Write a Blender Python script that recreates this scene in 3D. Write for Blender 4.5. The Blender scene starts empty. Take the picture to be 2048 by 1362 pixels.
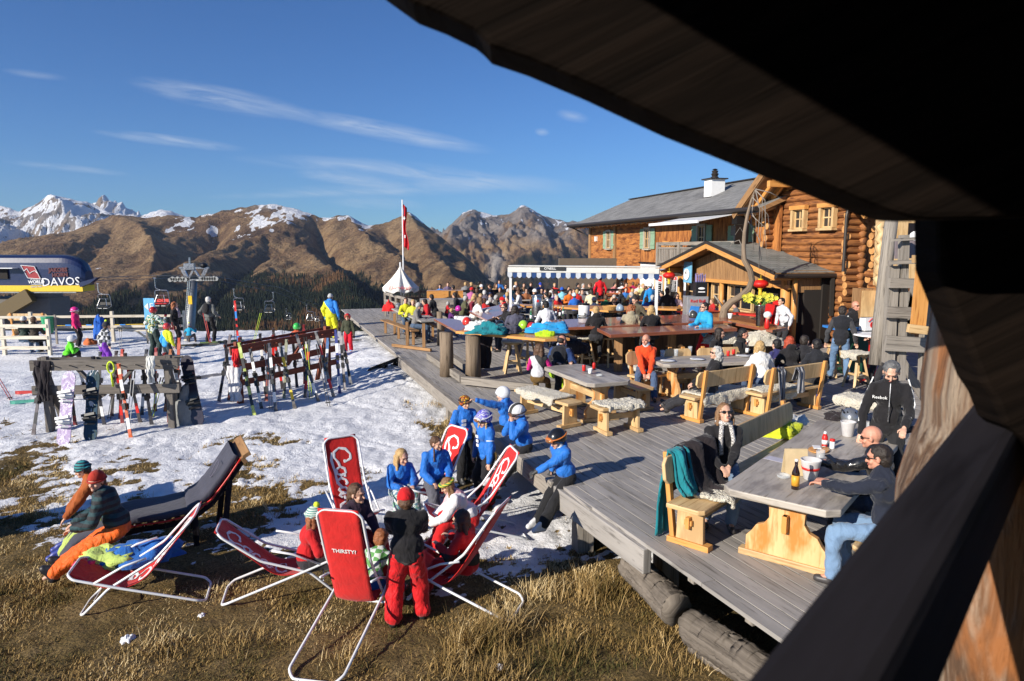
import bpy,bmesh,math,random
import numpy as np
from mathutils import Vector,Matrix,Quaternion,noise
R=math.radians
V=Vector
random.seed(7)
sc=bpy.context.scene
COL=sc.collection
# camera
CAMH,FPX,HOR=3.0,1385.0,495.0
PITCH=math.atan((681-HOR)/FPX)
cam=bpy.data.cameras.new('camera')
camo=bpy.data.objects.new('camera',cam)
COL.objects.link(camo)
camo.location=(0,0,CAMH)
camo.rotation_euler=(math.pi/2-PITCH,0,0)
cam.sensor_width=36.0
cam.lens=FPX/2048*36
cam.clip_start=0.02
cam.clip_end=30000
cam.dof.use_dof=True
cam.dof.focus_distance=11.0
cam.dof.aperture_fstop=8.0
sc.camera=camo
# sky and sun
SUN_AZ,SUN_EL=41.0,23.0
sun=bpy.data.lights.new('sun','SUN')
sun.energy=5.0
sun.angle=R(0.5)
sun.color=(1.0,0.92,0.80)
suno=bpy.data.objects.new('sun',sun)
COL.objects.link(suno)
sdir=V((math.cos(R(SUN_AZ))*math.cos(R(SUN_EL)),math.sin(R(SUN_AZ))*math.cos(R(SUN_EL)),-math.sin(R(SUN_EL))))
suno.rotation_euler=sdir.to_track_quat('-Z','Y').to_euler()
suno.location=(-10,-10,12)
world=bpy.data.worlds.new('World')
sc.world=world
world.use_nodes=True
wn=world.node_tree
wn.nodes.clear()
class NT:
 def __init__(s,nt):s.nt=nt
 def n(s,typ,ins=None,**kw):
  nd=s.nt.nodes.new(typ)
  for k,v in kw.items():setattr(nd,k,v)
  for k,v in(ins or{}).items():
   if isinstance(v,bpy.types.NodeSocket):s.nt.links.new(v,nd.inputs[k])
   else:nd.inputs[k].default_value=v
  return nd
 def math(s,op,a,b=0.0,c=0.0,clamp=False):
  nd=s.n('ShaderNodeMath',{0:a,1:b,2:c},operation=op)
  nd.use_clamp=clamp
  return nd.outputs[0]
 def mix(s,f,a,b,blend='MIX'):
  nd=s.n('ShaderNodeMix',data_type='RGBA',blend_type=blend)
  for k,v in((0,f),(6,a),(7,b)):
   if isinstance(v,bpy.types.NodeSocket):s.nt.links.new(v,nd.inputs[k])
   else:nd.inputs[k].default_value=(*v,1)if k>0 and len(v)==3 else v
  return nd.outputs[2]
 def ramp(s,f,stops,interp='LINEAR'):
  nd=s.n('ShaderNodeValToRGB',{0:f})
  nd.color_ramp.interpolation=interp
  el=nd.color_ramp.elements
  while len(el)<len(stops):el.new(0.5)
  for e,(p,c)in zip(el,stops):
   e.position=p
   e.color=(c,c,c,1)if isinstance(c,(int,float))else(*c,1)
  return nd.outputs[0]
 def noise(s,vec,scale=5,detail=4,rough=0.55,dist=0.0):
  return s.n('ShaderNodeTexNoise',{'Vector':vec,'Scale':scale,'Detail':detail,'Roughness':rough,'Distortion':dist}).outputs[0]
 def mapv(s,vec,scale=(1,1,1),rot=(0,0,0),loc=(0,0,0)):
  return s.n('ShaderNodeMapping',{'Vector':vec,'Scale':scale,'Rotation':rot,'Location':loc}).outputs[0]
 def bump(s,h,strength=0.3,dist=0.01):
  return s.n('ShaderNodeBump',{'Height':h,'Strength':strength,'Distance':dist}).outputs[0]
def sky():
 t=NT(wn)
 skyt=t.n('ShaderNodeTexSky',sky_type='NISHITA')
 skyt.sun_disc=False
 skyt.sun_elevation=R(SUN_EL)
 skyt.sun_rotation=R(270-SUN_AZ)
 skyt.altitude=2000
 skyt.air_density=1.15
 skyt.dust_density=0.25
 skyt.ozone_density=2.2
 tc=t.n('ShaderNodeTexCoord').outputs['Generated']
 sp=t.n('ShaderNodeSeparateXYZ',{0:tc})
 yy=t.math('MAXIMUM',sp.outputs[1],0.05)
 u=t.math('DIVIDE',sp.outputs[0],yy)
 v=t.math('DIVIDE',sp.outputs[2],yy)
 uv=t.n('ShaderNodeCombineXYZ',{0:u,1:v,2:0.0}).outputs[0]
 front=t.math('GREATER_THAN',sp.outputs[1],0.05)
 cp,sn=math.cos(PITCH),math.sin(PITCH)
 def d(px,py):
  a,b=(px-1024)/FPX,-(py-681)/FPX
  Y=cp+b*sn
  return a/Y,(b*cp-sn)/Y
 total=None
 for(x0,y0,x1,y1,w,k)in[(250,160,640,235,26,.55),(520,215,1000,305,20,.62),(180,262,500,300,12,.6),(580,345,820,372,14,.6),(700,345,1190,378,22,.4),(1378,283,1512,334,10,.75),(1110,225,1180,240,12,.35),(1068,262,1100,266,8,.5),(0,322,270,350,8,.4),(450,315,1000,350,18,.38),(500,385,1100,372,16,.32),(0,140,140,158,9,.25),(640,400,860,412,14,.3),(380,395,900,380,8,.25)]:
  a,b=d(x0,y0),d(x1,y1)
  cx,cy=(a[0]+b[0])/2,(a[1]+b[1])/2
  L=math.hypot(b[0]-a[0],b[1]-a[1])/2
  ang=math.atan2(b[1]-a[1],b[0]-a[0])
  m=t.mapv(uv,loc=(-cx,-cy,0))
  m=t.n('ShaderNodeVectorRotate',{'Vector':m,'Angle':-ang},rotation_type='Z_AXIS').outputs[0]
  m=t.n('ShaderNodeVectorMath',{0:m,1:(1/L,1/(w/FPX),0)},operation='MULTIPLY').outputs[0]
  ln=t.n('ShaderNodeVectorMath',{0:m},operation='LENGTH').outputs[1]
  f=t.math('MULTIPLY',t.math('SUBTRACT',1.0,ln,clamp=True),k*1.5)
  total=f if total is None else t.math('ADD',total,f)
 rot=t.n('ShaderNodeVectorRotate',{'Vector':uv,'Angle':0.16},rotation_type='Z_AXIS').outputs[0]
 nz=t.noise(t.mapv(rot,(3.5,26,1)),3.0,7,0.62,0.7)
 nz=t.math('MULTIPLY',t.math('SUBTRACT',nz,0.30),2.4,clamp=True)
 f=t.math('MULTIPLY',t.math('MULTIPLY',total,nz,clamp=True),front)
 f=t.math('MULTIPLY',f,0.8,clamp=True)
 base=t.mix(1.0,skyt.outputs[0],(0.50,0.86,1.38),'MULTIPLY')
 colr=t.mix(f,base,(9.5,10.2,11.0))
 bg=t.n('ShaderNodeBackground',{'Color':colr,'Strength':0.064})
 out=t.n('ShaderNodeOutputWorld')
 wn.links.new(bg.outputs[0],out.inputs[0])
sky()
vs=sc.view_settings
vs.view_transform='Standard'
vs.look='None'
vs.exposure=0.38
vs.gamma=1.0
sc.cycles.max_bounces=5
sc.cycles.diffuse_bounces=2
sc.cycles.transparent_max_bounces=6
# helpers
def at(px,py,z=0.0):
 dx,dy=(px-1024)/FPX,-(py-681)/FPX
 Y=math.cos(PITCH)+dy*math.sin(PITCH)
 Z=dy*math.cos(PITCH)-math.sin(PITCH)
 t=(z-CAMH)/Z
 return V((dx*t,Y*t,z))
def atd(px,py,D):
 dx,dy=(px-1024)/FPX,-(py-681)/FPX
 Y=math.cos(PITCH)+dy*math.sin(PITCH)
 Z=dy*math.cos(PITCH)-math.sin(PITCH)
 t=D/Y
 return V((dx*t,D,CAMH+Z*t))
def gz(x,y):
 t=min(max((y-6)/20,0),1)
 z=-0.97+0.47*t*t*(3-2*t)
 z+=0.28*math.exp(-((x+3.6)**2/3+(y-21.0)**2/12))
 if y>29:z-=0.42*(y-29)+0.0
 return z
def atg(px,py):
 z=-0.7
 for _ in range(12):
  p=at(px,py,z)
  z=gz(p.x,p.y)
 return V((p.x,p.y,z))
MATS={}
def newmat(name):
 m=bpy.data.materials.new(name)
 m.use_nodes=True
 nt=m.node_tree
 b=nt.nodes['Principled BSDF']
 return m,NT(nt),b
def plain(name,col,rough=0.6,metal=0.0,spec=0.5,var=0.10,nscale=8.0,bump=0.0,bscale=60.0,coat=0.0,sheen=0.0,emit=0.0,trans=0.0,alpha=1.0):
 if name in MATS:return MATS[name]
 m,t,b=newmat(name)
 tc=t.n('ShaderNodeTexCoord').outputs['Object']
 if var>0:
  nz=t.noise(tc,nscale,4,0.6)
  c=t.mix(t.ramp(nz,[(0.3,0.0),(0.7,1.0)]),tuple(x*(1-var)for x in col),tuple(min(1,x*(1+var))for x in col))
  m.node_tree.links.new(c,b.inputs['Base Color'])
  rr=t.math('MULTIPLY_ADD',nz,0.18,max(rough-0.09,0.02))
  m.node_tree.links.new(rr,b.inputs['Roughness'])
 else:
  b.inputs['Base Color'].default_value=(*col,1)
  b.inputs['Roughness'].default_value=rough
 b.inputs['Metallic'].default_value=metal
 b.inputs['Specular IOR Level'].default_value=spec
 b.inputs['Coat Weight'].default_value=coat
 b.inputs['Sheen Weight'].default_value=sheen
 b.inputs['Transmission Weight'].default_value=trans
 b.inputs['Alpha'].default_value=alpha
 if emit:
  b.inputs['Emission Color'].default_value=(*col,1)
  b.inputs['Emission Strength'].default_value=emit
 if bump>0:
  m.node_tree.links.new(t.bump(t.noise(tc,bscale,3,0.6),bump,0.01),b.inputs['Normal'])
 MATS[name]=m
 return m
def cloth(col,name=None,rough=0.85,b=0.5):
 name=name or 'cloth_%d_%d_%d'%tuple(int(c*255)for c in col)
 if name in MATS:return MATS[name]
 m,t,bs=newmat(name)
 tc=t.n('ShaderNodeTexCoord').outputs['Object']
 fold=t.noise(t.mapv(tc,(1,1,0.55)),9.0,3,0.5,1.2)
 c=t.mix(t.ramp(t.noise(tc,5.0,3),[(0.3,0.0),(0.7,1.0)]),tuple(x*0.86 for x in col),tuple(min(1,x*1.12)for x in col))
 m.node_tree.links.new(c,bs.inputs['Base Color'])
 bs.inputs['Roughness'].default_value=rough
 bs.inputs['Specular IOR Level'].default_value=0.25
 bs.inputs['Sheen Weight'].default_value=0.15
 m.node_tree.links.new(t.bump(fold,b,0.05),bs.inputs['Normal'])
 MATS[name]=m
 return m
def wood(name,c1,c2,rough=0.7,fine=30.0,dark=None,bump=0.35,knots=0.5,streak=1.0,spec=0.3,coat=0.0,blotch=None):
 if name in MATS:return MATS[name]
 m,t,b=newmat(name)
 uv=t.n('ShaderNodeUVMap').outputs[0]
 g=t.noise(t.mapv(uv,(1.3,fine,1)),1.0,5,0.6,0.6)
 g2=t.noise(t.mapv(uv,(3.0,fine*3,1)),1.0,3,0.5)
 lo=t.noise(t.mapv(uv,(0.35,1.6,1)),1.0,2,0.5)
 f=t.math('ADD',t.math('MULTIPLY',g,0.6*streak),t.math('MULTIPLY',lo,1-0.6*streak))
 c=t.mix(t.ramp(f,[(0.30,0.0),(0.68,1.0)]),c1,c2)
 if dark:
  c=t.mix(t.ramp(t.math('ADD',t.math('MULTIPLY',g2,.5),t.math('MULTIPLY',g,.5)),[(0.34,1.0),(0.46,0.0)]),c,dark)
 if knots>0:
  vo=t.n('ShaderNodeTexVoronoi',{'Vector':t.mapv(uv,(2.2,7.0,1)),'Scale':1.0})
  k=t.ramp(vo.outputs['Distance'],[(0.04,1.0),(0.10,0.0)])
  c=t.mix(t.math('MULTIPLY',k,knots),c,dark or tuple(x*0.4 for x in c1))
 if blotch:
  c=t.mix(t.ramp(t.noise(t.mapv(uv,(0.8,2.5,1)),1.6,4,0.65),[(0.48,0.0),(0.62,1.0)]),c,blotch)
 m.node_tree.links.new(c,b.inputs['Base Color'])
 b.inputs['Roughness'].default_value=rough
 b.inputs['Specular IOR Level'].default_value=spec
 b.inputs['Coat Weight'].default_value=coat
 m.node_tree.links.new(t.bump(t.math('ADD',g2,g),bump,0.004),b.inputs['Normal'])
 MATS[name]=m
 return m
M_greydeck=wood('weathered_deck_wood',(0.22,0.205,0.188),(0.43,0.40,0.37),0.72,13,(0.11,0.10,0.09),0.35,0.4,streak=.55)
M_grey=wood('weathered_grey_wood',(0.16,0.14,0.12),(0.38,0.34,0.29),0.8,26,(0.05,0.042,0.034),0.6,0.6)
M_barpost=wood('brown_bar_post_wood',(.12,.085,.055),(.31,.235,.165),.8,20,(.04,.028,.018),.6,.5)
M_pine=wood('fresh_pine_wood',(0.56,0.36,0.16),(0.74,0.53,0.28),0.5,18,(0.34,0.18,0.07),0.15,0.8,spec=0.4,blotch=(.47,.30,.14))
M_pinegrey=wood('greyed_pine_tabletop',(0.34,0.30,0.25),(0.52,0.47,0.41),0.5,14,(0.22,0.18,0.13),0.2,0.9,spec=0.4,blotch=(.27,.24,.21))
M_orange=wood('stained_orange_wood',(0.55,0.24,0.055),(0.72,0.36,0.11),0.45,16,(0.34,0.12,0.03),0.2,0.5,coat=0.2)
M_bartop=wood('varnished_red_brown_bartop',(0.26,0.075,0.04),(0.36,0.12,0.06),0.28,14,(0.17,0.05,0.03),0.08,0.0,coat=0.5,spec=0.5)
M_larch=wood('sunburnt_larch_wood',(0.30,0.10,0.028),(0.58,0.24,0.065),0.7,14,(0.11,0.035,0.014),0.5,0.5,blotch=(0.17,0.055,0.02))
M_log=wood('round_log_wood',(0.17,0.062,0.022),(0.44,0.18,0.055),0.7,16,(0.05,0.02,0.010),0.6,0.5,blotch=(0.13,0.05,0.022))
M_logend=plain('cut_log_end',(0.55,0.27,0.09),0.7,var=0.3,nscale=6)
M_brown=wood('brown_board_wood',(0.20,0.10,0.042),(0.44,0.25,0.11),0.75,18,(0.07,0.04,0.02),0.5,0.6)
M_redwood=wood('reddish_rack_wood',(0.17,0.045,0.028),(0.30,0.09,0.05),0.65,20,(0.07,0.02,0.012),0.4,0.3)
M_darkbeam=wood('dark_balcony_wood',(0.012,0.011,0.013),(0.028,0.025,0.030),0.9,9,(0.006,0.005,0.006),0.7,0.5,spec=.05)
M_white=plain('white_paint',(0.80,0.80,0.79),0.55,var=0.05)
M_plaster=plain('white_plaster',(0.82,0.82,0.80),0.9,var=0.05,bump=0.3,bscale=30)
M_whitemetal=plain('white_painted_tube',(0.78,0.79,0.80),0.3,var=0.04,spec=0.6)
M_steel=plain('brushed_steel',(0.62,0.62,0.62),0.28,1.0,var=0.1)
M_darksteel=plain('dark_galvanised_steel',(0.30,0.31,0.31),0.5,0.8,var=0.2)
M_black=plain('black_plastic',(0.012,0.012,0.013),0.35,var=0.1)
M_blackmatt=plain('black_rubber',(0.018,0.018,0.018),0.8)
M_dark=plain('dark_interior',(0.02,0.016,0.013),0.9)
M_slate=None
M_red=plain('red_paint',(0.62,0.02,0.015),0.4)
M_glass=plain('dark_window_glass',(0.02,0.022,0.026),0.08,var=0,spec=0.8)
M_clear=plain('clear_drinking_glass',(0.92,0.95,0.95),0.04,var=0,trans=0.0,alpha=0.28,spec=0.9)
M_paper=plain('white_paper',(0.80,0.80,0.78),0.7,var=0.03)
M_blue=plain('blue_paint',(0.03,0.22,0.62),0.45)
M_yellow=plain('yellow_paint',(0.80,0.52,0.02),0.45)
M_green=plain('green_paint',(0.03,0.33,0.14),0.45)
class MB:
 def __init__(s):s.v=[];s.f=[];s.uv=[];s.mi=[]
 def add(s,vs,fs,uvs=None,mi=0):
  o=len(s.v)
  s.v.extend([tuple(p)for p in vs])
  for i,f in enumerate(fs):
   s.f.append([o+k for k in f])
   s.uv.append(uvs[i]if uvs else[(vs[k][0],vs[k][1]+vs[k][2])for k in f])
   s.mi.append(mi)
  return s
 def bar(s,p,q,w,h,up=(0,0,1),mi=0,end=0.0,taper=1.0):
  p,q=V(p),V(q)
  d=q-p;L=d.length
  if L<1e-6:return s
  d.normalize();u=V(up)
  side=d.cross(u)
  if side.length<1e-4:side=d.cross(V((1,0,0)))
  side.normalize();u=side.cross(d).normalized()
  vs=[]
  for c,k in((p,1),(q,taper)):
   for a,b in((-1,-1),(1,-1),(1,1),(-1,1)):
    vs.append(c+side*(a*w/2*k)+u*(b*h/2*k))
  r=random.random()*37;r2=random.random()*19
  fs=[(0,1,5,4),(1,2,6,5),(2,3,7,6),(3,0,4,7),(3,2,1,0),(4,5,6,7)]
  ws=[w,h,w,h];uvs=[];acc=r
  for k in range(4):
   uvs.append([(r2,acc),(r2,acc+ws[k]),(r2+L,acc+ws[k]),(r2+L,acc)]);acc+=ws[k]
  for k in range(2):uvs.append([(r2,r),(r2+.02,r+w),(r2+.04,r+w),(r2,r+.03)])
  return s.add(vs,[f[::-1]for f in fs],[u_[::-1]for u_ in uvs],mi)
 def box(s,c,size,rz=0.0,mi=0,rx=0.0,ry=0.0):
  c=V(c);M=Matrix.Rotation(rz,3,'Z')@Matrix.Rotation(ry,3,'Y')@Matrix.Rotation(rx,3,'X')
  sx,sy,sz=size
  if sx>=sy and sx>=sz:a,w,h,up=V((sx/2,0,0)),sy,sz,V((0,0,1))
  elif sy>=sz:a,w,h,up=V((0,sy/2,0)),sx,sz,V((0,0,1))
  else:a,w,h,up=V((0,0,sz/2)),sx,sy,V((0,1,0))
  return s.bar(c-M@a,c+M@a,w,h,M@up,mi)
 def tube(s,p,q,r1,r2=None,n=10,mi=0,caps=True,wob=0.0):
  return s.path([p,q],[r1,r1 if r2 is None else r2],n,mi,caps,wob)
 def path(s,pts,r,n=8,mi=0,caps=True,wob=0.0,squash=1.0,up0=None):
  pts=[V(p)for p in pts]
  if not isinstance(r,(list,tuple)):r=[r]*len(pts)
  ru,rv=random.random()*37,random.random()*19
  up=None;vs=[];L=0;Ls=[]
  for i,p in enumerate(pts):
   d=(pts[min(i+1,len(pts)-1)]-pts[max(i-1,0)])
   if d.length<1e-9:d=V((0,0,1))
   d.normalize()
   if up is None:
    up=V(up0)if up0 else(V((0,0,1))if abs(d.z)<0.9 else V((0,1,0)))
   side=d.cross(up)
   if side.length<1e-5:side=d.orthogonal()
   side.normalize();up=side.cross(d).normalized()
   if i:L+=(p-pts[i-1]).length
   Ls.append(L)
   for k in range(n):
    a=2*math.pi*k/n
    rr=r[i]*(1+wob*(noise.noise(V((ru+math.cos(a),rv+math.sin(a),L*2)))))
    vs.append(p+side*(math.cos(a)*rr)+up*(math.sin(a)*rr*squash))
  fs,uvs=[],[]
  circ=2*math.pi*max(r)
  for i in range(len(pts)-1):
   for k in range(n):
    k2=(k+1)%n
    fs.append((i*n+k,i*n+k2,(i+1)*n+k2,(i+1)*n+k))
    a,b=ru+circ*k/n,ru+circ*(k+1)/n
    uvs.append([(rv+Ls[i],a),(rv+Ls[i],b),(rv+Ls[i+1],b),(rv+Ls[i+1],a)])
  if caps:
   m=(len(pts)-1)*n
   fs.append(tuple(range(n-1,-1,-1)));uvs.append([(rv,ru+.01*k)for k in range(n)])
   fs.append(tuple(m+k for k in range(n)));uvs.append([(rv,ru+.01*k)for k in range(n)])
  return s.add(vs,[f[::-1]for f in fs],[u_[::-1]for u_ in uvs],mi)
 def lathe(s,prof,c=(0,0,0),n=20,mi=0,axis=(0,0,1),caps=True):
  c=V(c);a=V(axis).normalized()
  return s.path_r([(c+a*z,r)for z,r in prof],n,mi,a)
 def path_r(s,pr,n,mi,a):
  x=a.orthogonal().normalized();y=a.cross(x)
  vs=[]
  for p,r in pr:
   for k in range(n):
    t=2*math.pi*k/n
    vs.append(p+x*(math.cos(t)*r)+y*(math.sin(t)*r))
  fs=[]
  for i in range(len(pr)-1):
   for k in range(n):
    k2=(k+1)%n
    fs.append((i*n+k,i*n+k2,(i+1)*n+k2,(i+1)*n+k))
  if pr[0][1]>1e-4:fs.append(tuple(range(n-1,-1,-1)))
  if pr[-1][1]>1e-4:fs.append(tuple((len(pr)-1)*n+k for k in range(n)))
  return s.add(vs,fs,None,mi)
 def ell(s,c,r,rot=None,n=10,m=6,mi=0):
  c=V(c)
  if isinstance(r,(int,float)):r=(r,r,r)
  Mx=rot if rot is not None else Matrix.Identity(3)
  vs=[c+Mx@V((0,0,-r[2]))]
  for i in range(1,m):
   th=math.pi*i/m
   for k in range(n):
    a=2*math.pi*k/n
    vs.append(c+Mx@V((r[0]*math.sin(th)*math.cos(a),r[1]*math.sin(th)*math.sin(a),-r[2]*math.cos(th))))
  vs.append(c+Mx@V((0,0,r[2])))
  fs=[(0,1+(k+1)%n,1+k)for k in range(n)]
  for i in range(m-2):
   for k in range(n):
    a,b=1+i*n+k,1+i*n+(k+1)%n
    fs.append((a,b,b+n,a+n))
  o=1+(m-2)*n;t=len(vs)-1
  fs+=[(o+k,o+(k+1)%n,t)for k in range(n)]
  return s.add(vs,fs,None,mi)
 def cap(s,p,q,r1,r2=None,n=8,mi=0):
  r2=r1 if r2 is None else r2
  p,q=V(p),V(q);d=(q-p)
  if d.length<1e-5:return s.ell(p,r1,n=n)
  d.normalize()
  pr=[]
  for a in(-90,-45,-10):pr.append((p+d*(r1*math.sin(R(a))),max(r1*math.cos(R(a)),1e-5)))
  for a in(10,45,90):pr.append((q+d*(r2*math.sin(R(a))),max(r2*math.cos(R(a)),1e-5)))
  x=d.orthogonal().normalized();y=d.cross(x);vs=[]
  vs.append(pr[0][0])
  for c,r in pr[1:-1]:
   for k in range(n):
    t=2*math.pi*k/n
    vs.append(c+x*(math.cos(t)*r)+y*(math.sin(t)*r))
  vs.append(pr[-1][0])
  fs=[(0,1+(k+1)%n,1+k)for k in range(n)]
  for i in range(len(pr)-3):
   for k in range(n):
    a,b=1+i*n+k,1+i*n+(k+1)%n
    fs.append((a,b,b+n,a+n))
  o=1+(len(pr)-3)*n;t=len(vs)-1
  fs+=[(o+k,o+(k+1)%n,t)for k in range(n)]
  return s.add(vs,fs,None,mi)
 def prism(s,poly,O,X,Y,th,mi=0):
  O,X,Y=V(O),V(X).normalized(),V(Y).normalized();N=X.cross(Y)
  n=len(poly)
  vs=[O+X*a+Y*b-N*th/2 for a,b in poly]+[O+X*a+Y*b+N*th/2 for a,b in poly]
  r=random.random()*30
  fs=[tuple(range(n-1,-1,-1)),tuple(range(n,2*n))]
  uvs=[[(poly[k][1]+r,poly[k][0]+r)for k in range(n-1,-1,-1)],[(poly[k][1]+r,poly[k][0]+r)for k in range(n)]]
  for k in range(n):
   k2=(k+1)%n
   fs.append((k,k2,n+k2,n+k));L=math.dist(poly[k],poly[k2])
   uvs.append([(r,r),(r+L,r),(r+L,r+th),(r,r+th)])
  return s.add(vs,fs,uvs,mi)
 def grid(s,fn,nu,nv,mi=0,uvs=None,closed=False):
  vs=[fn(i/nu,j/nv)for j in range(nv+1)for i in range(nu+1)]
  fs,uv=[],[]
  for j in range(nv):
   for i in range(nu):
    a=j*(nu+1)+i
    fs.append((a,a+1,a+nu+2,a+nu+1))
    if uvs:uv.append([(uvs[0]*x/nu,uvs[1]*y/nv)for x,y in((i,j),(i+1,j),(i+1,j+1),(i,j+1))])
  return s.add([V(p)for p in vs],fs,uv or None,mi)
 def build(s,name,mats,parent=None,smooth=False,kind=None,loc=None,rz=None,bevel=0,solid=0,remesh=0,smoothit=0,disp=None,subsurf=0):
  me=bpy.data.meshes.new(name)
  me.from_pydata(s.v,[],s.f)
  if not isinstance(mats,(list,tuple)):mats=[mats]
  for m in mats:me.materials.append(m)
  if not remesh:
   ul=me.uv_layers.new(name='UVMap')
   ul.data.foreach_set('uv',[c for f in s.uv for p in f for c in p])
   if len(mats)>1:me.polygons.foreach_set('material_index',s.mi)
  me.polygons.foreach_set('use_smooth',[smooth]*len(s.f))
  me.update()
  o=bpy.data.objects.new(name,me)
  COL.objects.link(o)
  if parent:o.parent=parent
  if loc is not None:o.location=loc
  if rz is not None:o.rotation_euler=(0,0,rz)
  if kind:o['kind']=kind
  if remesh:
   md=o.modifiers.new('remesh','REMESH');md.mode='VOXEL';md.voxel_size=remesh;md.use_smooth_shade=True
   if smoothit:
    md=o.modifiers.new('smooth','SMOOTH');md.iterations=smoothit;md.factor=0.5
  if solid:
   md=o.modifiers.new('solid','SOLIDIFY');md.thickness=solid;md.offset=0
  if bevel:
   md=o.modifiers.new('bevel','BEVEL');md.width=bevel;md.segments=2;md.limit_method='ANGLE'
  if subsurf:
   md=o.modifiers.new('sub','SUBSURF');md.levels=subsurf;md.render_levels=subsurf
  if disp:
   md=o.modifiers.new('disp','DISPLACE');md.texture=disp[0];md.strength=disp[1];md.mid_level=0.5
   md.texture_coords='LOCAL'
  return o
def tag(o,label=None,cat=None,group=None,kind=None):
 if label:o['label']=label
 if cat:o['category']=cat
 if group:o['group']=group
 if kind:o['kind']=kind
 return o
def empty(name,loc=(0,0,0),rz=0.0,label=None,cat=None,group=None):
 o=bpy.data.objects.new(name,None)
 COL.objects.link(o)
 o.location=loc
 o.rotation_euler=(0,0,rz)
 return tag(o,label,cat,group)
def kids(o):return[c for c in COL.objects if c.parent==o]
def copy_tree(o,parent=None,**kw):
 c=o.copy();COL.objects.link(c);c.parent=parent
 for ch in kids(o):copy_tree(ch,c)
 for k,v in kw.items():
  if k=='loc':c.location=v
  elif k=='rz':c.rotation_euler=(0,0,v)
  elif k=='scale':c.scale=v
  else:c[{'cat':'category'}.get(k,k)]=v
 return c
def tex_clouds(name,size):
 t=bpy.data.textures.get(name)or bpy.data.textures.new(name,'CLOUDS')
 t.noise_scale=size
 t.noise_depth=2
 return t
def text(name,body,size,mat,O,X,Y,parent=None,th=0.003,align='CENTER',shear=0.0,sx=1.0,bold=0.0):
 cu=bpy.data.curves.new(name,'FONT')
 cu.body=body;cu.size=size;cu.extrude=th;cu.align_x=align;cu.align_y='CENTER';cu.shear=shear;cu.offset=bold
 cu.resolution_u=2
 tmp=bpy.data.objects.new(name,cu)
 COL.objects.link(tmp)
 dg=bpy.context.evaluated_depsgraph_get()
 me=bpy.data.meshes.new_from_object(tmp.evaluated_get(dg))
 bpy.data.objects.remove(tmp)
 X,Y=V(X).normalized(),V(Y).normalized();N=X.cross(Y)
 M=Matrix(((X.x*sx,Y.x,N.x,O[0]),(X.y*sx,Y.y,N.y,O[1]),(X.z*sx,Y.z,N.z,O[2]),(0,0,0,1)))
 me.transform(M)
 me.materials.clear();me.materials.append(mat)
 o=bpy.data.objects.new(name,me)
 COL.objects.link(o)
 if parent:o.parent=parent
 return o
_rs=np.random.RandomState(11)
_TAB=_rs.rand(256,256)
def vnoise(x,y):
 xi,yi=np.floor(x).astype(int),np.floor(y).astype(int)
 fx,fy=x-xi,y-yi
 fx,fy=fx*fx*(3-2*fx),fy*fy*(3-2*fy)
 a,b=_TAB[xi&255,yi&255],_TAB[(xi+1)&255,yi&255]
 c,d=_TAB[xi&255,(yi+1)&255],_TAB[(xi+1)&255,(yi+1)&255]
 return(a*(1-fx)+b*fx)*(1-fy)+(c*(1-fx)+d*fx)*fy
def fbm(x,y,o=5,g=0.5):
 s,a,t=0,1,0
 for i in range(o):
  s=s+a*vnoise(x+17.3*i,y+9.1*i);t+=a
  x,y,a=x*2.03,y*2.03,a*g
 return s/t
def ridged(x,y,o=5):
 s,a,t=0,1,0
 for i in range(o):
  s=s+a*(1-np.abs(2*vnoise(x+31.7*i,y+5.9*i)-1));t+=a
  x,y,a=x*2.1,y*2.1,a*0.5
 return s/t
def np_mesh(name,verts,faces,mat,attrs=None,smooth=True,kind='structure',uvs=None):
 me=bpy.data.meshes.new(name)
 nf,k=faces.shape
 me.vertices.add(len(verts));me.vertices.foreach_set('co',verts.astype(np.float32).ravel())
 me.loops.add(nf*k);me.loops.foreach_set('vertex_index',faces.astype(np.int32).ravel())
 me.polygons.add(nf);me.polygons.foreach_set('loop_start',np.arange(nf,dtype=np.int32)*k)
 me.polygons.foreach_set('loop_total',np.full(nf,k,dtype=np.int32))
 me.polygons.foreach_set('use_smooth',np.full(nf,smooth))
 for an,av in(attrs or{}).items():
  a=me.attributes.new(an,'FLOAT','POINT');a.data.foreach_set('value',av.astype(np.float32))
 if uvs is not None:
  ul=me.uv_layers.new(name='UVMap');ul.data.foreach_set('uv',uvs.astype(np.float32).ravel())
 me.materials.append(mat)
 me.update();me.validate()
 o=bpy.data.objects.new(name,me);COL.objects.link(o)
 o['kind']=kind
 return o
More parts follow.
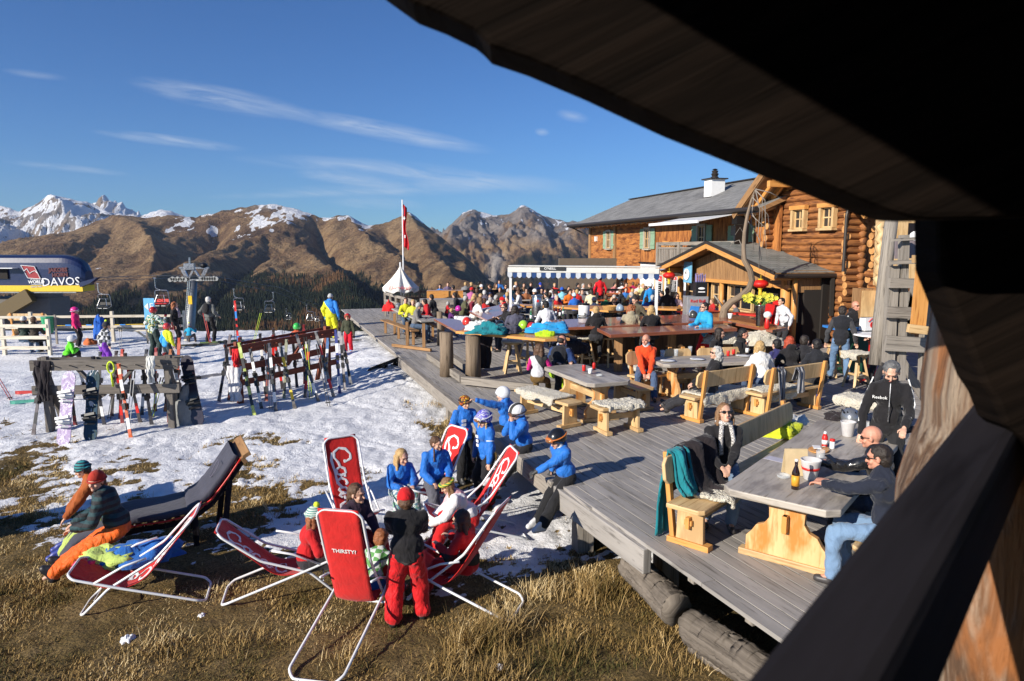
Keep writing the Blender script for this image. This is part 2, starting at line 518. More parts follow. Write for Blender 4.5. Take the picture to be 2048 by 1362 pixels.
# landscape
def gzn(x,y):
 t=np.clip((y-6)/20,0,1)
 z=-0.97+0.47*t*t*(3-2*t)
 z=z+0.28*np.exp(-((x+3.6)**2/3+(y-21.0)**2/12))
 return z-0.42*np.maximum(y-29,0)
DECK_A=at(1575,1285,0);DECK_C=at(1130,975,0);DECK_F=at(806,717,0)
def deck_edge_x(y):
 yy=np.asarray(y,dtype=float)
 a=DECK_C.x+(DECK_A.x-DECK_C.x)*(yy-DECK_C.y)/(DECK_A.y-DECK_C.y)
 b=DECK_C.x+(DECK_F.x-DECK_C.x)*(yy-DECK_C.y)/(DECK_F.y-DECK_C.y)
 return np.where(yy<DECK_C.y,a,b)
def snowmask(x,y):
 b=np.interp(x,[-30,-11,-8,-6,-4.5,-3,-2,-1,0,1],[13.5,13.2,12.6,12.0,10.8,9.5,9.2,9.8,10.3,10.0])
 s=(y-b)/3.9+0.22
 n=fbm(x*1.1+40,y*1.1,5,0.62)-0.5
 n2=fbm(x*6.5+3,y*6.5+8,4,0.7)-0.5
 s=s+n*3.7*np.exp(-np.maximum(s-1.25,0)*.8)+n2*2.5*np.exp(-np.maximum(s-0.9,0)*1.0)
 dx=deck_edge_x(y)-x
 edge=np.clip((0.9-dx)/0.5,0,1)*np.clip((y-11.5)/1.0,0,1)*np.clip((19.5-y)/1.5,0,1)
 s=s-1.5*edge
 s=s+1.4*np.exp(-((x-0.35)**2/0.20+(y-9.3)**2/1.2))
 s=s+1.3*np.exp(-((x+2.1)**2/0.8+(y-9.0)**2/1.1))
 s=s-1.1*np.clip((8.4-y)/1.5,0,1)
 return s
def ground():
 xs=np.concatenate([np.arange(-52,-14,0.45),np.arange(-14,4.5,0.055),np.arange(4.5,45,0.9)])
 ys=np.concatenate([np.arange(-6,3,0.3),np.arange(3,13.5,0.055),np.arange(13.5,30,0.10),np.arange(30,62,0.8)])
 X,Y=np.meshgrid(xs,ys)
 s=snowmask(X,Y)
 S=np.clip(s*2.2,0,1)
 z=gzn(X,Y)
 z=z+0.10*(fbm(X*0.7,Y*0.7,3)-0.5)
 z=z+S*(0.030+0.05*(fbm(X*4.2,Y*4.2,4,0.6)-0.5)+0.09*(fbm(X*1.3,Y*1.3,3)-0.5))
 z=z+(1-S)*0.07*(fbm(X*5+9,Y*5,4,0.6)-0.5)
 z=z-S*0.022*(vnoise(X*6.0+5,Y*4.5)>0.68)-S*.03*np.exp(-((np.abs((Y+.35*X+2*np.sin(X*.3))%2.4-1.2)-.18)/.05)**2)*(Y>13)
 nx,ny=len(xs),len(ys)
 idx=np.arange(nx*ny).reshape(ny,nx)
 F=np.stack([idx[:-1,:-1],idx[:-1,1:],idx[1:,1:],idx[1:,:-1]],-1).reshape(-1,4)
 m,t,b=newmat('snowy_meadow')
 geo=t.n('ShaderNodeNewGeometry').outputs['Position']
 sn=t.n('ShaderNodeAttribute',attribute_name='snow').outputs['Fac']
 fine=t.noise(geo,22.0,4,0.65)
 sm=t.ramp(t.math('ADD',sn,t.math('MULTIPLY',t.math('SUBTRACT',fine,0.5),0.9)),[(0.44,0.0),(0.54,1.0)])
 g1=t.noise(geo,2.2,5,0.65)
 g2=t.noise(geo,40.0,3,0.6)
 gc=t.ramp(g1,[(0.30,(0.10,0.075,0.025)),(0.46,(0.18,0.12,0.042)),(0.62,(0.27,0.185,0.08))])
 gc=t.mix(t.ramp(g2,[(0.35,1.0),(0.6,0.0)]),gc,(0.065,0.048,0.020))
 sc_=t.mix(t.ramp(t.noise(geo,6.0,4),[(0.3,0.0),(0.7,1.0)]),(0.74,0.75,0.78),(0.88,0.88,0.89))
 sc_=t.mix(t.ramp(t.noise(geo,1.7,6,0.7),[(0.62,0.0),(0.78,0.4)]),sc_,(0.42,0.38,0.31))
 nt=m.node_tree
 nt.links.new(t.mix(sm,gc,sc_),b.inputs['Base Color'])
 nt.links.new(t.ramp(sm,[(0,0.95),(1,0.55)]),b.inputs['Roughness'])
 b.inputs['Specular IOR Level'].default_value=0.25
 h=t.math('ADD',t.math('MULTIPLY',t.noise(geo,14.0,5,0.7),1.0),t.math('MULTIPLY',g2,0.35))
 nt.links.new(t.bump(h,0.75,0.045),b.inputs['Normal'])
 o=np_mesh('ground',np.stack([X,Y,z],-1).reshape(-1,3),F,m,{'snow':np.clip(0.5+s*0.9,0,1).ravel()})
 return o
ground()
def grass():
 rs=np.random.RandomState(3)
 def blades(n,xr,yr,hmin,hmax,wid,keep):
  x=rs.uniform(*xr,n);y=rs.uniform(*yr,n)
  k=keep(x,y)
  return x[k],y[k],rs.uniform(hmin,hmax,k.sum()),np.full(k.sum(),wid)
 def free(x,y):return(snowmask(x,y)<0.02+0.25*(rs.rand(len(x))-.5))&(x<deck_edge_x(y)+0.5)
 parts=[]
 a=blades(330000,(-9.5,4.0),(3.2,13.2),0.018,0.055,0.0042,lambda x,y:free(x,y)&(rs.rand(len(x))<np.clip(7.5/y,0,1)**1.3))
 parts.append(a)
 parts.append(blades(40000,(-14,4.0),(11,19.5),0.03,0.09,0.007,free))
 cx,cy,ch=[],[],[]
 tl=[(1190,1190,.34,260),(960,1290,.36,420),(1010,1260,.30,300),(1130,1310,.26,200),(905,1330,.20,200),(1230,1180,.2,120),(700,1320,.18,160),(470,1290,.15,160),(330,1290,.14,140),(1080,1190,.22,180),(880,810,.22,120),(940,880,.2,110),(905,850,.25,140),(1000,1350,.2,220),(1300,1290,.18,150),(1350,1340,.16,150)]
 for px,py,h,n in tl:
  p=atg(px,py)
  cx.append(rs.normal(p.x,0.14,n));cy.append(rs.normal(p.y,0.12,n));ch.append(rs.uniform(h*.5,h,n))
 for _ in range(300):
  x0,y0=rs.uniform(-9,3.5),rs.uniform(3.6,12.5)
  if snowmask(np.array([x0]),np.array([y0]))[0]>0:continue
  n=rs.randint(14,60);h=rs.uniform(.05,.13)
  cx.append(rs.normal(x0,.08,n));cy.append(rs.normal(y0,.08,n));ch.append(rs.uniform(h*.5,h,n))
 cx,cy,ch=map(np.concatenate,(cx,cy,ch))
 parts.append((cx,cy,ch,np.full(len(cx),0.0035)))
 x,y,h,w=map(np.concatenate,zip(*parts))
 n=len(x)
 z=gzn(x,y)-0.02
 ang=rs.uniform(0,2*math.pi,n);lean=rs.uniform(0.25,1.15,n)*h
 wa=ang+math.pi/2+rs.normal(0,.5,n)
 wx,wy=np.cos(wa)*w,np.sin(wa)*w
 dx,dy=np.cos(ang)*lean,np.sin(ang)*lean
 P=np.stack([np.stack([x-wx,y-wy,z],-1),np.stack([x+wx,y+wy,z],-1),np.stack([x+dx*.4+wx*.8,y+dy*.4+wy*.8,z+h*.6],-1),np.stack([x+dx*.4-wx*.8,y+dy*.4-wy*.8,z+h*.6],-1),np.stack([x+dx,y+dy,z+h],-1)],1)
 i=np.arange(n)[:,None]*5
 F=np.concatenate([np.concatenate([i,i+1,i+2],1),np.concatenate([i,i+2,i+3],1),np.concatenate([i+3,i+2,i+4],1)])
 tint=np.repeat(np.clip(fbm(x*1.6+20,y*1.6,3)*1.7-0.30+rs.normal(0,.16,n)+(h>0.08)*.25,0,1),5)
 m,t,b=newmat('dry_grass_blades')
 a=t.n('ShaderNodeAttribute',attribute_name='tint').outputs['Fac']
 c=t.ramp(a,[(0.0,(0.065,0.065,0.018)),(0.2,(0.16,0.115,0.035)),(0.5,(0.30,0.19,0.065)),(0.8,(0.47,0.32,0.13)),(1.0,(0.72,0.56,0.30))])
 m.node_tree.links.new(c,b.inputs['Base Color'])
 b.inputs['Roughness'].default_value=0.7
 b.inputs['Specular IOR Level'].default_value=0.2
 o=np_mesh('dry_grass',P.reshape(-1,3),F,m,{'tint':tint},smooth=False,kind='stuff')
 tag(o,'golden dry winter grass in tussocks between the snow patches','grass')
grass()
def hills():
 px=np.arange(-520,2300,2.8)
 def prof(pts):return np.interp(px,[p[0]for p in pts],[p[1]for p in pts])
 r1=prof([(-600,560),(-200,520),(0,492),(60,480),(150,465),(200,452),(260,447),(300,441),(340,430),(400,437),(425,424),(450,421),(480,417),(520,413),(548,409),(565,414),(600,420),(640,427),(670,436),(700,444),(740,452),(775,447),(800,441),(818,439),(835,447),(860,460),(900,492),(940,530),(980,572),(1040,596),(1180,612),(1400,625),(1800,640)])
 r2=prof([(-600,384),(-200,399),(0,411),(30,417),(55,425),(85,413),(112,404),(140,401),(160,402),(178,404),(200,412),(240,428),(290,436),(316,424),(333,420),(350,424),(380,434),(450,440),(600,446),(740,462),(860,468),(885,466),(910,444),(930,428),(950,423),(965,426),(1000,433),(1022,432),(1040,425),(1060,427),(1100,437),(1130,443),(1165,444),(1200,450),(1300,452),(1800,440)])
 r3=prof([(-600,470),(150,470),(195,430),(214,407),(222,405),(240,411),(262,420),(290,436),(330,460),(1800,470)])
 def z_of(y,r):return CAMH-(y-HOR)/FPX*r
 rows=[]
 u=np.clip((px-860)/300,0,1)
 rows.append((55,z_of(0*px+740,55)))
 rows.append((300,0*px-110));rows.append((800,0*px-230))
 rows.append((1250,z_of(0*px+720,1250)))
 rows.append((1700,z_of(0*px+652,1700)))
 rows.append((2400,z_of(np.maximum(585+10*u,r1+14),2400)))
 rows.append((3400,z_of(np.maximum(528,r1+7),3400)))
 rows.append((4200,z_of(np.maximum(476,r1+3),4200)))
 rows.append((4800,z_of(r1,4800)))
 rows.append((5600,z_of(np.maximum(r1+50,575),5600)))
 rows.append((6600,z_of(np.maximum(525,r2+60),6600)))
 rows.append((7800,z_of(np.maximum(470,r2+22),7800)))
 rows.append((9000,z_of(r2,9000)))
 rows.append((9900,z_of(r2+70,9900)))
 rows.append((10800,z_of(r3,10800)))
 rows.append((12500,z_of(r3+110,12500)))
 rr=np.concatenate([np.geomspace(55,1200,26),np.arange(1250,5600,26),np.arange(5600,11000,34),np.arange(11000,12600,200)])
 D=np.array([r[0]for r in rows]);Z=np.stack([r[1]for r in rows])
 k=np.clip(np.searchsorted(D,rr)-1,0,len(D)-2)
 f=((rr-D[k])/(D[k+1]-D[k]))[:,None]
 fs=f*0.65+0.35*f*f*(3-2*f)
 z=Z[k]*(1-fs)+Z[k+1]*fs
 A=(px-1024)/FPX
 X=A[None,:]*rr[:,None];Y=np.repeat(rr[:,None],len(px),1)
 PX=np.repeat(px[None,:],len(rr),0)
 SY=HOR+(CAMH-z)/rr[:,None]*FPX
 R_=rr[:,None]
 far=np.clip((R_-1100)/900,0,1)
 def line(pts,w,amp,side=0.0,rlo=1200,rhi=5000):
  nonlocal z
  best=np.full(PX.shape,1e9)
  for(x0,y0),(x1,y1)in zip(pts,pts[1:]):
   L2=(x1-x0)**2+(y1-y0)**2
   t=np.clip(((PX-x0)*(x1-x0)+(SY-y0)*(y1-y0))/L2,0,1)
   best=np.minimum(best,np.hypot(PX-x0-t*(x1-x0),SY-y0-t*(y1-y0)))
  msk=(R_>rlo)&(R_<rhi)
  z=z+np.where(msk,.8*amp*np.exp(-(best/w)**1.3),0)
 line([(200,640),(330,575),(470,505),(580,462)],22,70)
 line([(120,600),(230,590),(330,545),(420,490),(445,455)],20,-120)
 line([(240,455),(285,470),(318,520),(300,560)],24,95)
 line([(140,540),(200,500),(235,470)],16,-55)
 line([(60,520),(170,500),(210,470)],18,40)
 line([(420,600),(480,545),(545,500),(600,488),(640,470)],15,-85)
 line([(560,480),(620,470),(680,448)],12,30)
 line([(640,450),(668,510),(720,560),(770,590)],17,-130)
 line([(600,500),(640,540),(700,590)],24,60)
 line([(700,445),(745,500),(830,545),(960,600)],18,55)
 line([(820,440),(850,500),(900,560)],20,60)
 line([(780,470),(850,560),(900,590)],14,-60)
 line([(985,480),(1010,530),(985,585)],11,-70,rlo=5600,rhi=9000)
 line([(940,440),(970,480),(1000,500)],14,60,rlo=5600,rhi=9000)
 line([(1045,425),(1080,480),(1060,540)],20,110,rlo=5600,rhi=9000)
 line([(1100,450),(1130,500),(1150,560)],14,-80,rlo=5600,rhi=9000)
 line([(0,420),(60,460),(100,490)],16,-120,rlo=5600,rhi=9000)
 line([(112,398),(150,440),(190,480)],18,120,rlo=5600,rhi=9000)
 line([(200,420),(150,455),(60,475)],12,-120,rlo=5600,rhi=9000)
 rel=ridged(X/900+3+0.5*fbm(X/700,Y/700,2),Y/1500+7,6)-0.62
 gul=ridged(X/260+2.0*fbm(X/900,Y/900,3),Y/1100+1,5)-0.6
 det=ridged(X/95+1.5*fbm(X/200,Y/200,2),Y/300,4)-0.6
 crest=np.exp(-((R_-4800)/500)**2)+np.exp(-((R_-9000)/600)**2)
 amp=far*np.clip(R_/4800,.35,1.7)*(1-0.88*np.clip(crest,0,1))
 rocky=1+1.1*(R_>6000)
 z=z+amp*(rel*95+gul*60*rocky+det*48*rocky)
 z=z+far*(fbm(X/60,Y/60,4)-0.5)*9+crest*far*(ridged(X/120,Y/150,4)-.6)*22
 SY=HOR+(CAMH-z)/R_*FPX
 n1=fbm(X/260+9,Y/400,5,0.6)
 n2=fbm(X/60+5,Y/110,4,0.65)
 gx=np.gradient(z,axis=1)/np.maximum(np.gradient(X,axis=1),1e-3)
 gy=np.gradient(z,axis=0)/np.gradient(Y,axis=0)
 shade=np.clip(gx*0.755+gy*0.656,-1,1)
 snow=np.where(R_>5600,(555-SY)/70-0.15+np.where(PX<420,0.05,-0.9),(462-SY)/40-0.15)
 snow=np.where((R_<5600)&(PX<330),-1,snow)
 snow=np.where((R_>5600)&(PX>420),(470-SY)/60-0.62,snow)
 snow=snow+(n2-0.5)*4.6+(n1-0.5)*2.4-np.clip(shade,0,1)*1.6-.45-np.clip(rel+gul,-.2,.5)*2.2
 rock=np.where(R_>5600,np.clip((505-SY)/50,0,1),np.clip((432-SY)/20,0,1))*np.clip(n1*2.5-.5,0.2,1)
 fl=np.interp(PX,[-600,0,140,200,330,420,560,700,800,1000,1180,1800],[590,590,600,592,580,574,548,545,580,580,550,545])
 forest=(SY-fl)/26+(n1-0.5)*2.6+(n2-0.5)*1.5
 forest=np.where((PX>150)&(PX<420),forest-1.6*np.exp(-((SY-(660-(PX-150)*.42))/13)**2),forest)
 forest=forest-2.2*np.exp(-((SY-622)/10)**2-((PX-500)/75)**2)-1.6*np.exp(-((SY-588)/8)**2-((PX-560)/90)**2)
 forest=np.where(R_>5600,(SY-508)/18-np.exp(-((PX-985)/45)**2)*3+(n1-.5)*3,forest)
 forest=np.where(R_<1000,-1,forest)
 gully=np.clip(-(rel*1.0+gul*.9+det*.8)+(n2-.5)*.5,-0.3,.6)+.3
 debris=np.exp(-((PX-(990+(SY-540)*-0.1))/16)**2)*((R_>5600)&(SY>505))
 nx,ny=len(px),len(rr)
 idx=np.arange(nx*ny).reshape(ny,nx)
 F=np.stack([idx[:-1,:-1],idx[:-1,1:],idx[1:,1:],idx[1:,:-1]],-1).reshape(-1,4)
 m,t,b=newmat('alpine_slopes')
 pos=t.n('ShaderNodeNewGeometry').outputs['Position']
 at_=lambda n:t.n('ShaderNodeAttribute',attribute_name=n).outputs['Fac']
 km=t.mapv(pos,(.001,.001,.001))
 big=t.noise(km,2.2,6,0.62,0.3);mid=t.noise(km,14,5,0.65);fine=t.noise(km,70,4,0.7)
 c=t.ramp(t.math('ADD',t.math('MULTIPLY',big,.55),t.math('MULTIPLY',mid,.45)),[(0.34,(0.085,0.050,0.030)),(0.44,(0.175,0.105,0.055)),(0.53,(0.30,0.195,0.10)),(0.66,(0.42,0.29,0.155))])
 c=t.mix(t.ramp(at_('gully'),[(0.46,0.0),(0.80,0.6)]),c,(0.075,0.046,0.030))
 c=t.mix(t.ramp(fine,[(0.35,0.5),(0.55,0.0)]),c,(0.06,0.04,0.025))
 c=t.mix(t.ramp(at_('rock'),[(0.2,0.0),(0.7,0.85)]),c,t.ramp(mid,[(0.3,(0.13,0.115,0.105)),(0.7,(0.33,0.30,0.28))]))
 c=t.mix(at_('debris'),c,(0.36,0.32,0.28))
 ff=t.ramp(t.math('ADD',at_('forest'),t.math('MULTIPLY',t.math('SUBTRACT',fine,.5),.8)),[(0.48,0.0),(0.6,1.0)])
 c=t.mix(ff,c,t.ramp(mid,[(0.4,(0.020,0.023,0.012)),(0.7,(0.075,0.045,0.022))]))
 ss=t.ramp(t.math('ADD',at_('snow'),t.math('MULTIPLY',t.math('SUBTRACT',fine,.5),.5)),[(0.5,0.0),(0.56,1.0)])
 c=t.mix(ss,c,(0.82,0.83,0.86))
 m.node_tree.links.new(c,b.inputs['Base Color'])
 b.inputs['Roughness'].default_value=0.95
 b.inputs['Specular IOR Level'].default_value=0.1
 m.node_tree.links.new(t.bump(t.math('ADD',t.math('MULTIPLY',mid,2.0),fine),0.9,22.0),b.inputs['Normal'])
 cl=lambda a:np.clip(0.5+a*0.5,0,1).ravel()
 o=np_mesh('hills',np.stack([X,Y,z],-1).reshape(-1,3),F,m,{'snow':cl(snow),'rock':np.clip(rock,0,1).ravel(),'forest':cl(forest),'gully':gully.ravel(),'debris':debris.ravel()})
 rs=np.random.RandomState(5)
 ok=np.argwhere((forest>0.0)&(R_>1300)&(R_<3900)&(PX>-150)&(PX<1330)&(SY<730))
 sel=ok[rs.randint(0,len(ok),34000)]
 fr=forest[sel[:,0],sel[:,1]]
 sel=sel[rs.rand(len(sel))<np.clip(0.25+fr*.9,0.2,1)]
 j,i=sel[:,0],sel[:,1]
 n=len(j)
 tx=X[j,i]+rs.uniform(-8,8,n);ty=Y[j,i]+rs.uniform(-13,13,n);tz=z[j,i]-1
 hh=rs.uniform(11,25,n);ww=hh*rs.uniform(.13,.20,n)
 V_,F_,tn=[],[],[]
 K=6
 prof_=[(1.0,0.08),(0.62,0.38),(0.80,0.34),(0.38,0.68),(0.5,0.62),(0.0,1.0)]
 for k,(rad,zz)in enumerate(prof_):
  for a in range(K):
   th=2*math.pi*a/K+k*.5
   jit=1+0.3*rs.uniform(-1,1,n)
   V_.append(np.stack([tx+np.cos(th)*ww*rad*jit,ty+np.sin(th)*ww*rad*jit,tz+hh*zz+rs.uniform(-.02,.02,n)*hh],-1))
 P=np.stack(V_,1)
 nv=K*len(prof_)
 base=np.arange(n)[:,None]*nv
 for k in range(len(prof_)-1):
  for a in range(K):
   a2=(a+1)%K
   F_.append(base+np.array([[k*K+a,k*K+a2,(k+1)*K+a2,(k+1)*K+a]]))
 tint=np.repeat(np.clip(fbm(tx/130+4,ty/200,3)*2.4-0.95+rs.normal(0,.18,n),0,1),nv)
 m2,t,b=newmat('mountain_conifers')
 a=t.n('ShaderNodeAttribute',attribute_name='tint').outputs['Fac']
 m2 .node_tree.links.new(t.ramp(a,[(0.0,(0.012,0.018,0.011)),(0.5,(0.032,0.036,0.018)),(0.7,(0.085,0.048,0.024)),(1.0,(0.15,0.08,0.035))]),b.inputs['Base Color'])
 b.inputs['Roughness'].default_value=0.9;b.inputs['Specular IOR Level'].default_value=0.1
 o=np_mesh('conifer_forest',P.reshape(-1,3),np.concatenate(F_),m2,{'tint':tint},smooth=False,kind='stuff')
 tag(o,'dark spruce and rusty larch forest on the far valley slope','forest')
hills()
# large structures
W_=V((-.241,.970,0)).normalized();N_=V((-W_.y,W_.x,0))
dB=(DECK_F-DECK_C).normalized();dA=(DECK_C-DECK_A).normalized()
def deck():
 d=empty('wooden_deck',DECK_C,0,'weathered grey plank sun terrace raised on timber above the snowy meadow','deck')
 def sect(dirn,O,u0,u1,nrow,z,seed,bw=0.142):
  rnd=random.Random(seed);mb=MB()
  side=V((dirn.y,-dirn.x,0))
  for r in range(nrow):
   v=0.07+r*(bw+0.015);u=u0-rnd.uniform(0,0.03)
   first=True
   while u<u1:
    L=rnd.uniform(3.0,5.2)if not first else rnd.uniform(1.5,5)
    first=False
    e=min(u+L,u1)
    dz=rnd.uniform(-.002,.002)
    mb.bar(O+dirn*u+side*v+V((0,0,z-.02+dz)),O+dirn*(e-.006)+side*v+V((0,0,z-.02+rnd.uniform(-.002,.002))),bw,.04)
    u=e
  return mb
 Z=V((0,0,0))
 a=sect(dB,Z,-0.7,27,130,-0.006,1);a.build('deck_boards',M_greydeck,d)
 b=sect(dA,Z,-7.5,0.0,60,0.0,2);b.build('deck_boards',M_greydeck,d)
 sb,sa=V((dB.y,-dB.x,0)),V((dA.y,-dA.x,0))
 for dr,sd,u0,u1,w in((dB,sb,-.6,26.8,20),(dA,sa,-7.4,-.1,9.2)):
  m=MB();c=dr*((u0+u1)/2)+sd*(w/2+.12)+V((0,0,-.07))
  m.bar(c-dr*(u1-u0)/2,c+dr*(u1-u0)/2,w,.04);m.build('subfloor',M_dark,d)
 for i,(u0,u1)in enumerate(((0.25,3.6),(3.64,7.2),(7.24,11.1))):
  m=MB();m.bar(dB*u0+sb*-.03+V((0,0,-.13)),dB*u1+sb*-.03+V((0,0,-.13)),.12,.25)
  m.build('edge_beam',M_grey,d,bevel=.012)
 m=MB();m.bar(dA*-1.85+sa*.0+V((0,0,-.175)),dB*.22+sa*-.02+V((0,0,-.175)),.10,.27);m.build('edge_beam',M_greydeck,d,bevel=.012)
 m=MB();m.bar(dB*11.2+sb*.1+V((0,0,-.1)),dB*26+sb*.1+V((0,0,-.1)),.1,.18);m.build('edge_beam',M_grey,d)
 for u in(-1.3,-2.35,-3.15,-4.2):
  m=MB();m.bar(dA*u+sa*.16+V((0,0,-.12)),dA*u+sa*3+V((0,0,-.12)),.09,.16);m.build('joist',M_grey,d)
 for u,v in((.2,.35),(3.2,.3),(6.8,.3),(-1.2,.7),(-3.4,1.2)):
  dr,sd=(dB,sb)if u>0 else(dA,sa)
  m=MB();m.box(dr*u+sd*v+V((0,0,-.6)),(.22,.22,1.0),.3);m.build('support_post',M_grey,d)
deck()
for(a,b,r,lab)in(((1262,1128,-.62),(1352,1218,-.62),.17,'dark cut log end poking out from beneath the terrace deck'),((1385,1255,-.80),(1560,1372,-.80),.18,'fat bark-covered log lying in the grass under the near deck edge'),((1392,1290,-.93),(1480,1350,-.95),.11,'thin pale split log lying in front of the fat bark log')):
 m=MB();p,q=at(*a),at(*b)
 n=48;pts=[p.lerp(q,i/n)+V((0,0,random.uniform(-.006,.006)))for i in range(n+1)]
 m.path(pts,[r*random.uniform(.985,1.015)for _ in pts],48,wob=.09)
 tag(m.build('log',wood('grey_bark',(.06,.048,.038),(.24,.205,.17),.9,22,(.03,.026,.022),1.0,.3),smooth=True,disp=(tex_clouds('rough_bark',.035),.05)),lab,'log')
# slate roofs
def slate(name,c1=(.17,.165,.155),c2=(.27,.265,.25),s=(3.2,3.6)):
 if name in MATS:return MATS[name]
 m,t,b=newmat(name)
 uv=t.n('ShaderNodeUVMap').outputs[0]
 br=t.n('ShaderNodeTexBrick',{'Vector':uv,'Scale':1.0,'Mortar Size':.012,'Brick Width':1/s[0],'Row Height':1/s[1],'Color1':(*c1,1),'Color2':(*c2,1),'Mortar':(.05,.05,.05,1),'Bias':-.1})
 c=t.mix(t.ramp(t.noise(t.mapv(uv,(1,1,1)),.9,5,.65),[(.35,0),(.7,.55)]),br.outputs[0],(.36,.35,.33))
 m.node_tree.links.new(c,b.inputs['Base Color'])
 b.inputs['Roughness'].default_value=.8
 sepv=t.n('ShaderNodeSeparateXYZ',{0:uv}).outputs[1]
 saw=t.math('FRACT',t.math('MULTIPLY',sepv,s[1]))
 m.node_tree.links.new(t.bump(t.math('SUBTRACT',t.math('MULTIPLY',br.outputs[1],-.6),saw),.8,.02),b.inputs['Normal'])
 MATS[name]=m
 return m
M_slate=slate('grey_slate_shingles')
def roofslab(mb,a,b,c,d,th=.12):
 a,b,c,d=map(V,(a,b,c,d));n=(b-a).cross(d-a).normalized()
 if n.z<0:n=-n
 L,H=(b-a).length,(d-a).length
 vs=[a,b,c,d]+[p-n*th for p in(a,b,c,d)]
 mb.add(vs,[(0,1,2,3)],[[(0,0),(L,0),(L,H),(0,H)]],0)
 mb.add(vs,[(7,6,5,4),(0,4,5,1),(1,5,6,2),(2,6,7,3),(3,7,4,0)],None,1)
M_darktrim=plain('dark_brown_metal_trim',(.045,.037,.032),.5,.3)
M_shutter=plain('pale_green_shutter',(.25,.38,.25),.6,bump=.2)
M_oldframe=wood('pale_window_frame_wood',(.36,.32,.26),(.55,.48,.38),.7,20,(.2,.16,.12))
def window(parent,O,X,w,h,frame=M_oldframe,shutters=False,bars=True,depth=.10,fw=.09,glass=M_glass):
 X=V(X).normalized();Zv=V((0,0,1));N=N_ if abs(X.dot(N_))<.5 else V((X.y,-X.x,0))
 O=V(O);m=MB()
 m.bar(O-X*w/2+N*depth/2-Zv*h/2,O-X*w/2+N*depth/2+Zv*h/2,fw,depth,X.cross(Zv))
 m.bar(O+X*w/2+N*depth/2-Zv*h/2,O+X*w/2+N*depth/2+Zv*h/2,fw,depth,X.cross(Zv))
 m.bar(O-X*(w/2+fw*.5)+N*depth/2+Zv*(h/2+fw/2),O+X*(w/2+fw*.5)+N*depth/2+Zv*(h/2+fw/2),depth+.01,fw)
 m.bar(O-X*(w/2+fw*.7)+N*(depth/2+.02)-Zv*(h/2+fw/2),O+X*(w/2+fw*.7)+N*(depth/2+.02)-Zv*(h/2+fw/2),depth+.06,fw*.8)
 wn_=m.build('window',frame,parent)
 g=MB();g.bar(O+N*.012-Zv*h/2,O+N*.012+Zv*h/2,w-fw,.012,N);g.build('pane',glass,wn_)
 if bars:
  k=MB()
  for t in(-.5,0,.5):
   ww=w-fw
   k.bar(O+X*(t*ww*.96)+N*.03-Zv*h/2,O+X*(t*ww*.96)+N*.03+Zv*h/2,.045,.03,N)
  for t in(-.47,.0,.47):k.bar(O-X*(w-fw)/2+N*.034+Zv*(t*h),O+X*(w-fw)/2+N*.034+Zv*(t*h),.028,.04)
  k.build('glazing_bar',M_pine,wn_)
 if shutters:
  for sgn in(-1,1):
   q=MB();c=O+X*sgn*(w/2+.30)+N*.045
   q.bar(c-Zv*h*.53,c+Zv*h*.53,.42,.035,X.cross(Zv).cross(Zv)if False else N)
   for tt in(-.3,.3):q.bar(c-X*.2+N*.028+Zv*(tt*h),c+X*.2+N*.028+Zv*(tt*h),.02,.08)
   q.build('shutter',M_shutter,wn_)
 return wn_
